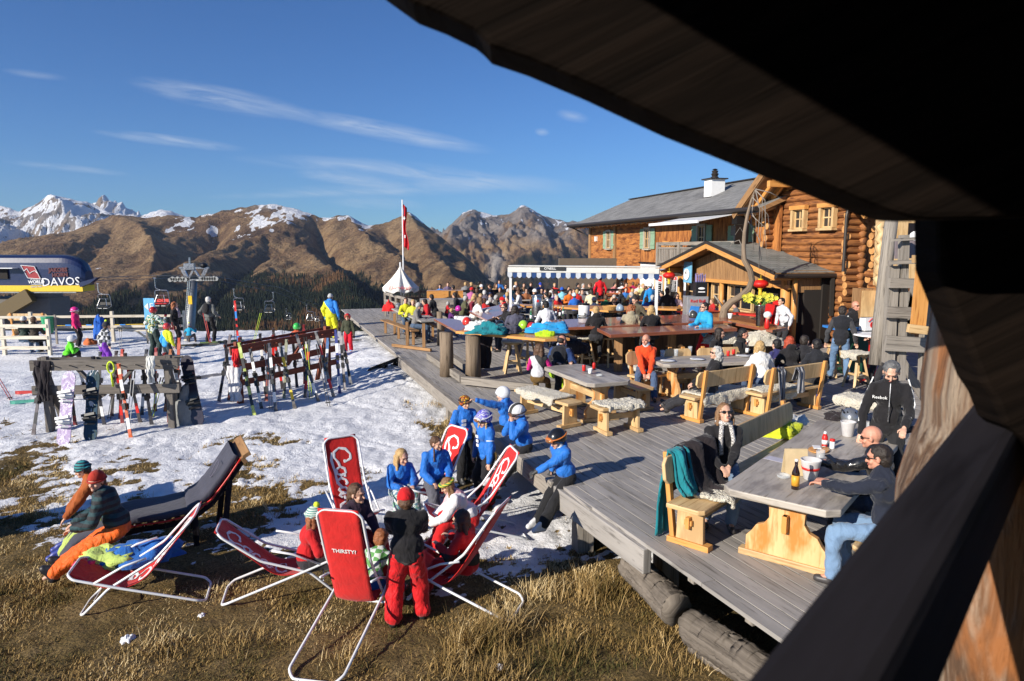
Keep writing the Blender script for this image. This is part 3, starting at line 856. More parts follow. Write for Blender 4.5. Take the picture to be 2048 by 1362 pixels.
def chalet():
 S=V((4.76,42,0));B=-W_
 P=lambda s,p=0,z=0:S+B*s-N_*p+V((0,0,z))
 L,D,EZ,RZ=18.3,6.0,4.42,5.95
 c=empty('mountain_chalet',S,0,'long wooden mountain restaurant with grey slate roof, white chimney and green shutters','building')
 c.location=(0,0,0)
 m=MB()
 m.bar(P(5.9,3,1.1),P(L,3,1.1),6.0,2.26+.6);m.build('plaster_wall',M_plaster,c)
 m=MB()
 for(s0,s1,z0)in((0,3.7,-.4),(4.05,7.1,-.4)):
  z=z0
  while z<EZ-.1:
   if s0<1 or z>0:m.bar(P(s0,.02+random.uniform(0,.012),z+.1),P(s1,.02+random.uniform(0,.012),z+.1),.14,.192)
   z+=.196
 s=7.15
 while s<L:
  w=random.uniform(.12,.2)
  m.bar(P(s+w/2,.0+random.uniform(0,.015),2.28+random.uniform(-.01,.0)),P(s+w/2,.0,EZ),.10,w*.97,B);s+=w
 m.build('timber_wall',M_larch,c)
 m=MB();m.bar(P(.2,3,1.9),P(L,3,1.9),5.7,4.4)
 m.prism([(-3.0,0),(3.0,0),(0,RZ-EZ-.15)],P(.2,3,EZ-.2),-N_,(0,0,1),.2)
 m.build('side_wall',M_larch,c)
 for s in(.0,3.88):m=MB();m.bar(P(s,-.03,-.4),P(s,-.03,EZ-.05),.28,.2,N_);m.build('corner_post',M_brown,c)
 m=MB();m.bar(P(7.1,-.06,2.26),P(L,-.06,2.26),.10,.07);m.build('wall_plate',M_darkbeam,c)
 oh,g0=.95,1.25
 rb=MB()
 e=lambda s,z=0:P(s,-oh,EZ-.10+z)
 roofslab(rb,e(-g0),e(L+.3),P(L+.3,3,RZ),P(-g0,3,RZ),.14)
 roofslab(rb,P(L+.3,6+oh,EZ-.1),P(-g0,6+oh,EZ-.1),P(-g0,3,RZ),P(L+.3,3,RZ),.14)
 rf=rb.build('roof',[M_slate,M_brown],c)
 m=MB()
 m.path([e(-g0-.05,-.02)+N_*.09,e(L+.3,-.02)+N_*.09],.085,10)
 m.bar(e(-g0,-.07)+N_*.01,e(L+.3,-.07)+N_*.01,.03,.16)
 m.path([e(-g0+.3,-.06)+N_*.08,P(-g0+.55,-.4,EZ-.5),P(-.1,.1,EZ-.95)],.04,8)
 m.build('gutter',M_darktrim,rf)
 m=MB();m.bar(P(-g0-.02,3,RZ+.03),P(L+.3,3,RZ+.03),.25,.05);m.build('ridge_cap',M_darktrim,rf)
 m=MB()
 k=-1.0
 while k<L:
  a,b=P(k,-.85,EZ-.26),P(k,.3,EZ+.10)
  m.path([a,b],.075,8);k+=.62
 m.build('rafter_end',M_pine if False else wood('rafter_wood',(.34,.19,.09),(.55,.36,.19),.7,14,(.15,.07,.03)),c)
 ch=MB();cp_=P(11.4,1.5);ch.bar(cp_+V((0,0,5.02)),cp_+V((0,0,5.97)),.66,.62,B);cm=ch.build('chimney',M_plaster,rf)
 q=MB();q.bar(cp_+V((0,0,4.9)),cp_+V((0,0,5.22)),.72,.68,B);q.build('chimney_flashing',M_darktrim,cm);q=MB();q.bar(cp_+V((0,0,5.97)),cp_+V((0,0,6.02)),.86,.82,B)
 q.lathe([(0,.16),(.06,.17),(.10,.12),(.2,.17),(.24,.11),(.33,.15),(.36,.06),(.40,.13),(.43,.02)],cp_+V((0,0,6.02)),14)
 q.build('chimney_cap',M_darktrim,cm)
 for s in(3.05,8.05,13.3):window(c,P(s+(.0),-.06,3.42),B,.62,.92,shutters=True)
 window(c,P(16.2,-.06,3.3),B,.7,1.0,shutters=True)
 for s,w in((2.6,.5),(3.6,.5),(5.2,.5)):window(c,P(s,-.08,1.3),B,w,.9,frame=M_pine)
 window(c,P(9.4,-.0,1.05),B,.8,1.5,frame=M_pine)
 m=MB();m.box(P(1.05,-.1,3.5),(.16,.14,.28),math.atan2(B.y,B.x));m.build('wall_lamp',M_white,c)
 m=MB();m.prism([(-.95,-.15),(.9,-.13),(.98,.02),(.93,.17),(.1,.13),(-.9,.19),(-1.0,0)],P(10.65,-.10,3.12),B,(0,0,1),.05)
 sg=m.build('name_board',M_orange,c)
 text('board_lettering','FUX\u00c4GUFER',.30,M_darkbeam,P(10.65,-.135,3.13),B,(0,0,1),sg,.006)
 m=MB()
 roofslab(m,P(13.0,-2.3,3.95),P(17.0,-2.3,3.95),P(17.0,-.1,4.35),P(13.0,-.1,4.35),.03)
 aw=m.build('upper_awning',[plain('pale_striped_awning',(.62,.62,.63),.7),M_white],c)
 m=MB();m.bar(P(13.0,-2.32,3.92),P(17.0,-2.32,3.92),.06,.1)
 m.bar(P(13.1,-.1,4.0),P(13.1,-2.28,3.9),.05,.05);m.build('awning_bar',M_white,aw)
 m=MB();q=MB()
 for s in(11.2,13.2,15.2):q.bar(P(s,-1.02,2.0),P(s,-1.02,3.22),.16,.16,N_)
 for z,w in((3.16,.14),(2.98,.07),(2.36,.08)):q.bar(P(11.1,-1.02,z),P(17.3,-1.02,z),.08,w)
 q.bar(P(11.2,-1.02,3.16),P(11.2,0,3.16),.08,.12)
 s=11.35
 while s<17:m.bar(P(s,-1.02,2.38),P(s,-1.02,3.0),.10,.025,N_);s+=.155
 q.bar(P(11.1,-.5,2.28),P(17.3,-.5,2.28),1.0,.1)
 r=q.build('gallery',M_grey,c);m.build('baluster',M_grey,r)
 m=MB()
 for k in range(11):m.box(P(11.5+random.uniform(-.03,.03),-.35,.12+k*.21),(.5,.55,.19),math.atan2(B.y,B.x)+random.uniform(-.06,.06))
 m.build('stone_pier',plain('dark_rubble_stone',(.09,.08,.07),.9,var=.5,nscale=4,bump=.6,bscale=12),c)
chalet()
def loghouse():
 A=V((9.31,24.5,0));B=-W_;L=4.05;d=.205
 P=lambda s,p=0,z=0:A+B*s-N_*p+V((0,0,z))
 c=empty('log_cabin',(0,0,0),0,'tall round-log cabin with two small windows, projecting corner logs and steep timber gable','building')
 apex,eave=6.15,4.85
 m=MB()
 nlog=int((apex)/d)
 wins=((1.02,1.62),(2.42,3.02))
 for k in range(nlog):
  z=d*(k+.5)
  half=L/2+.12
  if z>eave:half=max((apex-z)/(apex-eave)*(L/2)+.05,.2)
  s0,s1=L/2-half,L/2+half
  s0+=random.uniform(-.05,.05);s1+=random.uniform(-.03,.03)
  segs=[(s0,s1)]
  if 3.62<z<4.28:
   segs=[(s0,wins[0][0]),(wins[0][1],wins[1][0]),(wins[1][1],s1)]
  for a,b in segs:
   n=6
   m.path([P(a+(b-a)*i/n,random.uniform(-.008,.008),z+random.uniform(-.006,.006))for i in range(n+1)],[d*.54*random.uniform(.94,1.04)for _ in range(n+1)],12,wob=.05)
 m.build('log_wall',M_log,c,smooth=True)
 m=MB();m.bar(P(.1,2.5,2.4),P(L-.1,2.5,2.4),4.8,4.8);m.build('side_wall',M_log,c)
 m=MB();m.bar(P(.9,.16,3.95),P(3.1,.16,3.95),.1,.8);m.build('window_recess',M_dark,c)
 m=MB()
 for s,off in((-.02,.5),(L-.05,.5),(L+.55,.1),(L+.95,-.2)):
  m=MB()
  for k in range(int(5.0/d)):
   z=d*(k+.02)+.04
   if s<0 and(z<2.6):continue
   r=d*.5*random.uniform(.85,1.15)
   a=P(s+random.uniform(-.04,.04),.2,z);b=P(s+random.uniform(-.04,.04),-off-random.uniform(-.1,.12),z)
   m.path([a,b],r,12,mi=0,caps=False)
   m.add([b+B*(r*math.cos(t*math.pi/6))+V((0,0,r*math.sin(t*math.pi/6)))for t in range(12)],[tuple(range(12))],None,1)
  m.build('corner_logs',[M_log,M_logend],c,smooth=False)
 for s0,s1 in wins:
  w=window(c,P((s0+s1)/2,-.09,3.93),B,s1-s0,.62,frame=M_pine,fw=.10,depth=.16)
  q=MB();q.bar(P(s0-.1,-.2,4.30),P(s1+.1,-.2,4.30),.16,.13);q.build('lintel',M_orange,w)
  q=MB();q.bar(P(s0+.06,-.02,3.66),P(s0+.06,-.02,4.2),.22,.05,B);q.build('reveal',M_pine,w)
 oh,g=1.0,1.15
 mid=L/2;k=(apex+.28-eave)/mid
 tip=lambda s,p:P(s,p,apex+.28-abs(s-mid)*k)
 rb=MB()
 roofslab(rb,tip(-oh,7),tip(-oh,-g),tip(mid,-g),tip(mid,7),.10)
 roofslab(rb,tip(L+oh,-g),tip(L+oh,7),tip(mid,7),tip(mid,-g),.10)
 rf=rb.build('roof',[M_slate,M_brown],c)
 m=MB()
 dn=V((0,0,-1))
 for off,z in((0,-.02),(.06,-.17)):
  for s in(-oh,L+oh):m.bar(tip(s,-g)+N_*(.03-off)+dn*-z*-1,tip(mid,-g)+N_*(.03-off)+dn*-z*-1,.05,.20)
 m.build('verge_board',M_brown,rf)
 m=MB()
 for p in(-.75,-.35,.0):
  for s in(-oh,L+oh):m.bar(tip(s,p)+dn*.22,tip(mid,p)+dn*.22,.10,.16)
 m.build('rafter',M_orange,c)
 m=MB()
 for s in(-.1,.85,mid,L-.85,L+.1):m.bar(P(s,.3,tip(s,0).z-.42),P(s,-g+.1,tip(s,0).z-.42),.17,.2)
 m.build('purlin',M_orange,c)
 m=MB();q=P(L+.05,-.62);m.path([q+V((.35,.1,4.55)),q+V((.05,0,4.2)),q+V((0,0,3.9)),q+V((0,0,2.3))],.045,10);m.build('downpipe',M_darktrim,c)
 m=MB();m.box(P(1.2,2,6.6),(.5,.45,.9),.2);m.box(P(1.2,2,7.08),(.7,.6,.08),.2);m.build('chimney',M_darktrim,rf)
 m=MB()
 for i,(a,b,z)in enumerate(((-1.0,-1.0,3.6),(-.95,-1.0,4.0))):m.box(P(a,b,z),(.3,.35,.34),.2)
 m.box(P(-.7,-1.0,3.2),(.55,.05,1.2),.3)
 m.build('loudspeaker',M_black,c)
loghouse()
def hut():
 B=-W_;A=V((6.85,28.6,0))
 P=lambda s,p=0,z=0:A+B*s-N_*p+V((0,0,z))
 L,dep=7.4,2.4
 mid=3.55;EZ,RZ=2.22,3.12
 c=empty('bar_hut',(0,0,0),0,'low gabled wooden bar hut with slate roof, open serving front and two red lanterns','building')
 top=lambda s:RZ-abs(s-mid)*(RZ-EZ)/(mid if s<mid else L-mid)
 m=MB();s=.35
 while s<L-.15:
  w=random.uniform(.13,.22)
  m.bar(P(s+w/2,random.uniform(0,.02),1.72),P(s+w/2,0,top(s+w/2)-.08),.05,w*.97,B);s+=w
 m.build('gable_boards',M_brown,c)
 rb=MB()
 f=lambda s,p:P(s,p,top(s)+.08)
 roofslab(rb,f(L+.25,-.75),f(L+.25,dep+1.5),f(mid,dep+1.5),f(mid,-.75),.10)
 roofslab(rb,f(-.35,dep+.4),f(-.35,-.75),f(mid,-.75),f(mid,dep+.4),.10)
 rf=rb.build('roof',[slate('green_grey_shingles',(.15,.165,.145),(.23,.24,.215),(3,4)),M_brown],c)
 m=MB()
 for s in(-.35,L+.25):m.bar(f(s,-.78)+V((0,0,-.15)),f(mid,-.78)+V((0,0,-.15)),.05,.16)
 m.build('verge_board',M_orange,rf)
 m=MB()
 for s in(-.35,L+.25):m.bar(f(s,-.80)+V((0,0,-.01)),f(mid,-.80)+V((0,0,-.01)),.05,.10)
 m.path([f(L+.33,-.8)+V((0,0,-.08)),f(L+.33,dep+1.5)+V((0,0,-.08))],.07,8)
 m.bar(f(L+.27,-.8)+V((0,0,-.10)),f(L+.27,dep+1.5)+V((0,0,-.10)),.03,.14)
 m.build('gutter',M_darktrim,rf)
 m=MB()
 for s in(-.1,mid,L):m.bar(P(s,.2,top(s)-.12),P(s,-.7,top(s)-.12),.16,.2)
 m.bar(P(0,-.02,1.78),P(L,-.02,1.78),.10,.12)
 m.build('purlin',M_orange,c)
 m=MB()
 for s,r in((.1,.12),(2.2,.09),(3.3,.09),(7.05,.16),(7.5,.09)):
  m=MB();m.path([P(s,.04,0),P(s+.02,.04,1.0),P(s,.04,1.8 if s<7 else 2.15)],[r*1.05,r,r*.95],12,wob=.08);m.build('log_post',M_orange,c,smooth=True)
 m=MB();m.bar(P(.2,.9,.85),P(L+.1,.9,.85),1.0,1.7);m.build('dark_interior_wall',M_dark,c)
 for s,w in((1.1,1.5),(2.75,.8),(4.25,1.5)):
  window(c,P(s,.28,1.25),B,w,.85,frame=M_pine,fw=.07)
 m=MB();m.bar(P(.2,.2,.42),P(5.2,.2,.42),.08,.80);m.build('boarded_front',M_brown,c)
 m=MB();s=L+.05
 for k in range(21):
  m.bar(P(L+.05,.1+k*.17,1.62),P(L+.05,.1+k*.17,2.3),.05,.165,N_)
 m.build('side_boards',M_brown,c)
 m=MB();m.bar(P(L+.35,dep*.5,.9),P(L+.3,dep*.5+.01,2.2),.1,.1)
 m.bar(P(L-.3,3.5,1.1),P(L+.1,1.0,1.1),.1,2.2)
 m.build('back_wall',M_dark,c)
 m=MB();m.bar(P(L+.3,3.1,0),P(L+.3,3.1,2.1),.5,.5);m.build('white_pillar',M_plaster,c)
 m=MB()
 for k in range(3):m.bar(P(L-.2,1.6,.9+k*.4),P(L+.1,1.6,.9+k*.4),.9,.04)
 for k in range(9):m.lathe([(0,.05),(.16,.05),(.17,.02)],P(L-.1+.01*k,1.2+k*.1,.92+(k%3)*.4),8)
 m.build('bar_shelf',M_brown,c)
 for s,lab in((.6,'red paper lantern with yellow tassel hanging at the left end of the hut gable'),(6.85,'red paper lantern with yellow tassel hanging beside the big log post')):
  l=empty('paper_lantern',P(s,-.72,top(s)-.48),0,lab,'lantern','red paper lanterns on the hut')
  m=MB();m.lathe([(-.13,.08),(-.11,.15),(-.05,.23),(0,.25),(.05,.23),(.11,.15),(.13,.08)],n=20);m.build('lantern_shade',plain('red_lantern_silk',(.60,.015,.01),.5,bump=.3,bscale=20),l,smooth=True)
  m=MB();m.lathe([(-.34,.055),(-.17,.05),(-.13,.02)],n=10);m.build('tassel',M_yellow,l)
  m=MB();m.lathe([(.13,.08),(.16,.08)],n=12);m.path([(0,0,.15),(0,0,.36)],.008,5);m.lathe([(-.16,.08),(-.13,.08)],n=12);m.build('hanger',M_yellow,l)
 p=P(7.02,-.24,1.15)
 l=empty('knot_ornament',p,math.atan2(B.y,B.x),'red diamond-shaped knotted good-luck ornament on the big log post','ornament')
 m=MB();m.prism([(0,-.26),(.24,0),(0,.26),(-.24,0)],(0,0,0),(1,0,0),(0,0,1),.04)
 for t in range(4):
  a=t*math.pi/2+.78;m.ell((.17*math.cos(a),0,.17*math.sin(a)),(.06,.03,.06))
 m.build('knot',M_red,l);m=MB();m.bar((0,0,-.25),(0,0,-1.0),.16,.02,(0,1,0));m.build('ribbon',M_red,l)
 l=empty('clock_sign',P(1.35,-.30,2.04),math.atan2(B.y,B.x),'pale blue square clock sign on the hut gable','clock')
 m=MB();m.box((0,0,0),(.62,.06,.82));m.build('sign_box',plain('pale_blue_sign',(.16,.42,.62),.4),l,bevel=.02)
 m=MB();m.lathe([(0,.22),(.02,.22)],(0,-.05,-.08),24,axis=(0,-1,0));f_=m.build('clock_face',M_white,l)
 m=MB();m.bar((0,-.075,-.08),(0,-.075,.09),.02,.01,(0,1,0));m.bar((0,-.075,-.08),(-.08,-.075,.02),.025,.01,(0,1,0));m.build('clock_hand',M_black,f_)
 for(s,p,z,w,h,lab)in((-1.1,-.3,1.25,.52,1.15,'tall menu board with red header on the white wall'),(.75,-.55,1.55,.42,.6,'small menu board with red header beside the left lantern')):
  l=empty('menu_board',P(s,p,z),math.atan2(B.y,B.x),lab,'menu board','menu boards')
  m=MB();m.box((0,0,0),(w,.04,h));m.build('board',M_white,l)
  m=MB();m.box((0,-.026,h*.38),(w*.96,.012,h*.2));m.build('header',M_red,l)
  m=MB();m.box((0,-.026,-h*.12),(w*.86,.012,h*.72));pn=m.build('menu_panel',M_darkbeam,l)
  m=MB()
  for k in range(9):m.box((-.02*(k%3),-.035,h*.2-k*h*.075),(w*(.7-.05*(k%3)),.006,.014))
  m.build('menu_lines',M_white,pn)
  text('header_lettering','stella',w*.26,M_white,(0,-.034,h*.38),(1,0,0),(0,0,1),l,.002)
 return P
HUT=hut()
def landing():
 c=empty('timber_landing',(0,0,0),0,'grey rough timber landing with beams, boarded rail and plank floor at the right','landing')
 D=12.5
 q=lambda x,y,d=D:atd(x,y,d)
 m=MB();m.path([q(1783,440,13.4),q(1773,520,13.4),q(1760,640,13.3),q(1752,730,13.2)],[.115,.12,.125,.13],14,wob=.08)
 m.build('log_post',M_grey,c,smooth=True)
 m=MB()
 for(x0,y0,x1,y1,w)in((1786,532,1776,725,.17),(1808,470,1800,760,.13),(1856,500,1846,760,.13)):
  a,b=q(x0,y0),q(x1,y1);m=MB();m.bar(a,b,w,.14,(0,1,0));m.build('post',M_grey,c)
 m=MB()
 for(x0,y0,x1,y1,h)in((1778,566,1875,567,.17),(1772,624,1880,628,.20),(1778,525,1880,522,.07),(1785,480,1880,474,.05),(1770,686,1880,692,.27)):
  m=MB();m.bar(q(x0,y0,D-.15),q(x1,y1,D-.15),.09,h);m.build('rail',M_grey,c)
 m=MB()
 for k in range(6):m.bar(q(1790+k*3,664,D+.1+k*.16),q(1885+k*2,664,D+.1+k*.16),.15,.04)
 m.build('floor_boards',M_grey,c)
 m=MB()
 for(x0,y0,x1,y1)in((1812,585,1830,650),(1830,575,1815,655),(1790,700,1850,800),(1815,640,1822,690)):
  m=MB();m.bar(q(x0,y0,D+1.0),q(x1,y1,D+1.0),.16,.05,(0,1,0));m.build('brace',M_grey,c)
 m=MB();a=q(1783,470,D+.3);m.bar(q(1790,500,D+.3),q(1880,497,D+.3),.03,.32);m.build('rail_panel',plain('dull_violet_panel',(.23,.19,.2),.5),c)
 w=empty('board_wall',(0,0,0),0,'pale sawn board wall with wavy edge behind the timber landing','wall')
 m=MB()
 x=1758
 while x<1990:
  m.bar(q(x,438+random.uniform(-3,3),15.5),q(x-6,570,15.5),.115,.05,(0,1,0));x+=10.4
 m.build('boards',M_pine,w)
 m=MB();m.path([q(1762+5*math.sin(y*.3)-(y-450)*.04,y,15.3)for y in range(446,580,8)],.09,7);m.build('wavy_edge_board',M_pine,w,smooth=True)
 m=MB()
 for k in range(9):
  m.path([q(1742+random.uniform(-10,8),548+k*7,17),q(1775,550+k*7,15.8)],random.uniform(.05,.09),8)
 tag(m.build('stacked_timber',M_larch),'stack of old round timbers between the cabin and the landing','timber stack')
 s=empty('warning_sign',q(1866,502,11.6),0,'red and white triangular warning sign on the upright pole','sign')
 m=MB()
 T=[(-.19,-.16),(.19,-.16),(0,.18)];t2=[(-.12,-.12),(.12,-.12),(0,.09)]
 m.prism(T,(0,0,0),(1,0,0),(0,0,1),.012);m.build('sign_plate',M_red,s)
 m=MB();m.prism(t2,(0,-.010,0),(1,0,0),(0,0,1),.008);m.build('sign_face',M_white,s)
 m=MB();m.bar((0,.03,-.45),(0,.03,.1),.04,.04,(0,1,0));m.build('sign_pole',M_darksteel,s)
 l=empty('yellow_ladder_post',(0,0,0),0,'orange-yellow wooden ladder post with cross-boards at the landing','ladder post')
 m=MB();m.bar(q(1850,512,11.9),q(1834,668,11.9),.24,.07,(0,1,0));m.build('upright',M_orange,l)
 m=MB();m.bar(q(1826,518,11.8),q(1868,516,11.8),.08,.13);m.build('cross_board',M_pine,l);m=MB();m.bar(q(1816,656,11.8),q(1864,662,11.8),.08,.14);m.build('cross_board',M_pine,l)
 n=empty('wall_sign',q(1852,466,15.0),0,'dark shop sign with white and turquoise lettering on the board wall','sign')
 m=MB();m.box((0,0,0),(.75,.05,.42));m.build('sign_panel',M_darkbeam,n)
 m=MB();m.ell((-.2,-.03,-.06),(.17,.02,.11));m.ell((.08,-.03,-.02),(.16,.02,.1));m.build('sign_mark',M_white,n)
 text('lettering','oki',.26,plain('turquoise_paint',(.02,.35,.36),.5),(.08,-.055,.02),(1,0,0),(0,0,1),n)
 f=empty('cupboard',q(1736,585,16.5),0,'plain plywood cupboard behind the waiter beside the landing','cupboard')
 m=MB();m.box((0,0,-.25),(.55,.4,.7));m.build('carcass',M_brown,f);m=MB();m.box((0,-.22,-.25),(.50,.03,.62));m.build('door',M_pine,f)
landing()
def balcony():
 b=empty('balcony_frame',(0,0,0),0,'dark rough-sawn balcony timbers framing the view, close overhead and at the right','balcony')
 D=.62
 poly=[(700,-420),(735,-60),(818,0),(880,24),(945,56),(962,70),(980,89),(1060,116),(1187,170),(1358,250),(1523,316),(1622,355),(1727,400),(1790,424),(1835,436),(1870,438),(2300,428),(2300,-420)]
 def flat(poly,D,th,name,mat,O=(1400,200)):
  o=atd(O[0],O[1],D);k=D/FPX
  pts=[atd(x,y,D)for x,y in poly]
  m=MB();m.prism([(p.x-o.x,p.z-o.z)for p in pts],o+V((0,th/2,0)),(1,0,0),(0,0,1),th)
  return m.build(name,mat,b,bevel=.006)
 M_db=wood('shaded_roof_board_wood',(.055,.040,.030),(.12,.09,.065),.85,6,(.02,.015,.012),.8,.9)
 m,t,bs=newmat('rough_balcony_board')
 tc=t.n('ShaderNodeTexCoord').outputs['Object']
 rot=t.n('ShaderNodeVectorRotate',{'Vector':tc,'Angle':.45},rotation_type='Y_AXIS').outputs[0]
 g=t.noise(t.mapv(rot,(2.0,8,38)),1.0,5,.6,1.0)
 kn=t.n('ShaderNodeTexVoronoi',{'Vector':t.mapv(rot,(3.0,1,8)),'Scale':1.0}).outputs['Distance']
 c=t.ramp(g,[(.3,(.003,.0022,.0018)),(.7,(.012,.008,.006))])  # near black: the shade on the beam is put into its colour
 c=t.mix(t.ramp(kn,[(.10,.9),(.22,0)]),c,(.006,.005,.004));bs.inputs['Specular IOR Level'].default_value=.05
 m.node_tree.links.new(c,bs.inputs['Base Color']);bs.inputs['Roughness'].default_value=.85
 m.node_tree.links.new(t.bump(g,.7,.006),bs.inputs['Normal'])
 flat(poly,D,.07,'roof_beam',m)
 q=MB()
 for i in range(14):
  x=-.25+i*.17
  q.bar((x,-1.2,3.46+.02*(i%2)-x*.05),(x,.62,3.46+.02*(i%2)-x*.05),.165,.03)
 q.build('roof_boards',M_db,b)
 p=MB();D2=.95
 xs=[(2135,330),(2128,500),(2120,620),(2110,700),(2106,780),(2100,860),(2082,930),(2062,1000),(2056,1150),(2056,1450)]
 p.path([atd(x,y,D2)for x,y in xs],[.158,.158,.156,.158,.163,.160,.164,.170,.174,.176],40,wob=.06)
 pm,t,bs=newmat('sunlit_bark_post')
 tc=t.n('ShaderNodeTexCoord').outputs['Object']
 g=t.noise(t.mapv(tc,(26,26,2.6)),1.0,6,.68,1.0);lo=t.noise(t.mapv(tc,(9,9,3)),1.0,4,.6)
 c=t.ramp(g,[(.36,(.020,.012,.008)),(.47,(.14,.075,.04)),(.58,(.33,.25,.18))])
 c=t.mix(t.ramp(lo,[(.50,0),(.60,.9)]),c,(.34,.12,.03))
 pm.node_tree.links.new(c,bs.inputs['Base Color']);bs.inputs['Roughness'].default_value=.85
 pm.node_tree.links.new(t.bump(g,1.0,.014),bs.inputs['Normal'])
 o=p.build('bark_post',pm,b,smooth=True,disp=(tex_clouds('bark_lumps',.03),.016))
 r=MB()
 a0,a1=atd(1712,1362,.40),atd(2018,842,.93);a0=a0+(a0-a1)*.2
 r.bar(a0,a1+(a1-a0)*.1,.06,.090,V((0,1,0)).cross(a1-a0))
 r.build('hand_rail',M_darkbeam,b,bevel=.01)
 brace=[(1878,430),(1880,545),(1922,650),(1968,768),(1990,800),(2010,850),(2300,1080),(2300,430)]  # dark board in place of the roof beam's shadow on the post
 flat(brace,.74,.05,'post_shadow_board',m)
 w=MB()  # unseen wall, added to keep the sun off the near timbers
 for k in range(16):w.path([(-1.05,-1.0,1.3+k*.26),(4.5,-1.0,1.3+k*.26)],.14,10)
 wl=tag(w.build('added_shade_wall',M_log,None,smooth=True),'unseen round-log wall added behind the viewpoint to shade the balcony timbers','wall')
 f=MB()
 for k in range(16):f.bar((-.3+k*.2,-1.1,1.42),(-.3+k*.2,.9,1.42),.19,.04)
 f.build('balcony_floor',M_darkbeam,b)
balcony()
def station():
 D=46
 q=lambda x,y,d=D:atd(x,y,d)
 c=empty('chairlift_station',(0,0,0),0,'navy rounded chairlift station with yellow stripe and white DAVOS lettering','lift station')
 navy=plain('navy_gloss_cladding',(.012,.022,.075),.3,var=.05,coat=.3)
 grey=plain('grey_metal_roof',(.07,.09,.13),.5,.1,var=.1)
 x0,x1=q(-420,545).x,q(166,545).x
 zt0,zb0=q(100,511).z,q(100,583).z
 dep=1.3
 m=MB();r=MB();y_=MB()
 n=18
 def sec(x):
  t=max(0,(x-(x1-1.6))/1.6);drop=(1-math.sqrt(max(0,1-t*t)))*1.15
  return drop
 prof=[(-.5,.17),(-.5,.62),(-.47,.80),(-.38,.93),(-.2,1.0),(0,1.02),(.2,1.0),(.38,.93),(.47,.80),(.5,.62),(.5,.17)]
 H=zt0-zb0
 xsn=[x0+(x1-x0-1.6)*i/6 for i in range(7)]+[x1-1.6+1.6*i/8 for i in range(1,9)]
 vs=[];
 for x in xsn:
  d_=sec(x)
  for(a,h)in prof:
   hh=.17+(h-.17)*(1-d_*.45)
   vs.append(V((x,D+dep/2+a*dep*(1-d_*.25),zb0+hh*H)))
 k=len(prof)
 fs,gs=[],[]
 for i in range(len(xsn)-1):
  for j in range(k-1):
   (gs if 4<=j<=5 else fs).append((i*k+j,i*k+j+1,(i+1)*k+j+1,(i+1)*k+j))
 fs.append(tuple((len(xsn)-1)*k+j for j in range(k)))
 m.add(vs,fs);m.build('cladding',navy,c,smooth=False)
 r.add(vs,gs);r.build('station_roof',grey,c,smooth=True)
 y_.bar((x0,D+dep/2,zb0+.085*H),(x1-.1,D+dep/2,zb0+.085*H),dep+.04,.17*H);y_.build('yellow_stripe',M_yellow,c)
 mm=MB();mm.bar((x0,D+dep/2,zb0-.05),(x1-.6,D+dep/2,zb0-.05),dep*.9,.1);mm.build('underside',M_darksteel,c)
 m=MB();m.bar(q(62,590),q(-110,690),.9,.5,(0,1,0));m.build('inclined_leg',plain('ochre_steel',(.13,.09,.035),.7),c)
 m=MB();m.box((q(20,640).x,D+1.9,q(20,640).z-1.4),(4.4,2.2,5.6));m.box((q(66,600).x,D+1.6,q(66,600).z),(1.0,1.5,1.4));m.build('concrete_pier',plain('board_marked_concrete',(.17,.155,.14),.9,bump=.3,bscale=4),c)
 m=MB();m.box((q(-2,540).x-1,D-.06,q(0,547).z),(3.2,.1,.7));m.build('dark_opening',M_dark,c)
 m=MB();m.box((q(0,536).x-.8,D-.3,q(0,536).z),(4.0,.5,.05));m.build('ledge',M_white,c)
 F=lambda x,y:q(x,y,D-.03)
 text('lettering','DAVOS',.76,M_white,F(122,564),(1,0,.035),(0,0,1),c,.02,sx=1.02)
 text('small_lettering','WORLD',.29,M_white,F(73,564),(1,0,.03),(0,0,1),c,.02,bold=.008)
 text('small_lettering','ISF SNOWBOARD',.10,M_white,F(73,558.5),(1,0,.03),(0,0,1),c,.02)
 text('small_lettering','CHAMPIONSHIP',.10,M_white,F(73,569),(1,0,.03),(0,0,1),c,.02)
 text('small_lettering','DAVOS 1995',.13,M_white,F(73,573.5),(1,0,.03),(0,0,1),c,.02)
 mred=plain('dull_red_lettering',(.09,.010,.018),.6)
 text('red_lettering','JAKOBS',.36,mred,F(116,540),(1,0,.035),(0,0,1),c,.02,bold=.02)
 text('red_lettering','HORN',.36,mred,F(120,550),(1,0,.035),(0,0,1),c,.02,bold=.02)
 o=F(62,545)
 m=MB();E=[(-.60,.48),(.28,.40),(.62,-.42),(-.22,-.36)]
 m.prism(E,o,(1,0,0),(0,0,1),.03);lg=m.build('emblem',plain('emblem_red',(.30,.012,.02),.5),c)
 m=MB();pts=[o+V((a,-.03,b))for a,b in E+[E[0]]]
 for a,b in zip(pts,pts[1:]):m.bar(a,b,.03,.05,(0,1,0))
 wv=[o+V((a,-.03,b))for a,b in((-.42,.1),(-.22,.26),(-.05,-.06),(.1,.06),(.3,.12),(.45,-.05))]
 for a,b in zip(wv,wv[1:]):m.bar(a,b,.03,.06,(0,1,0))
 m.build('emblem_outline',M_white,lg)
 m=MB();m.prism([(0,0),(1.3,.34),(.8,-.03),(.1,-.3)],q(160,565),(1,0,0),(0,0,1),.4);m.build('guide_fin',navy,c)
station()
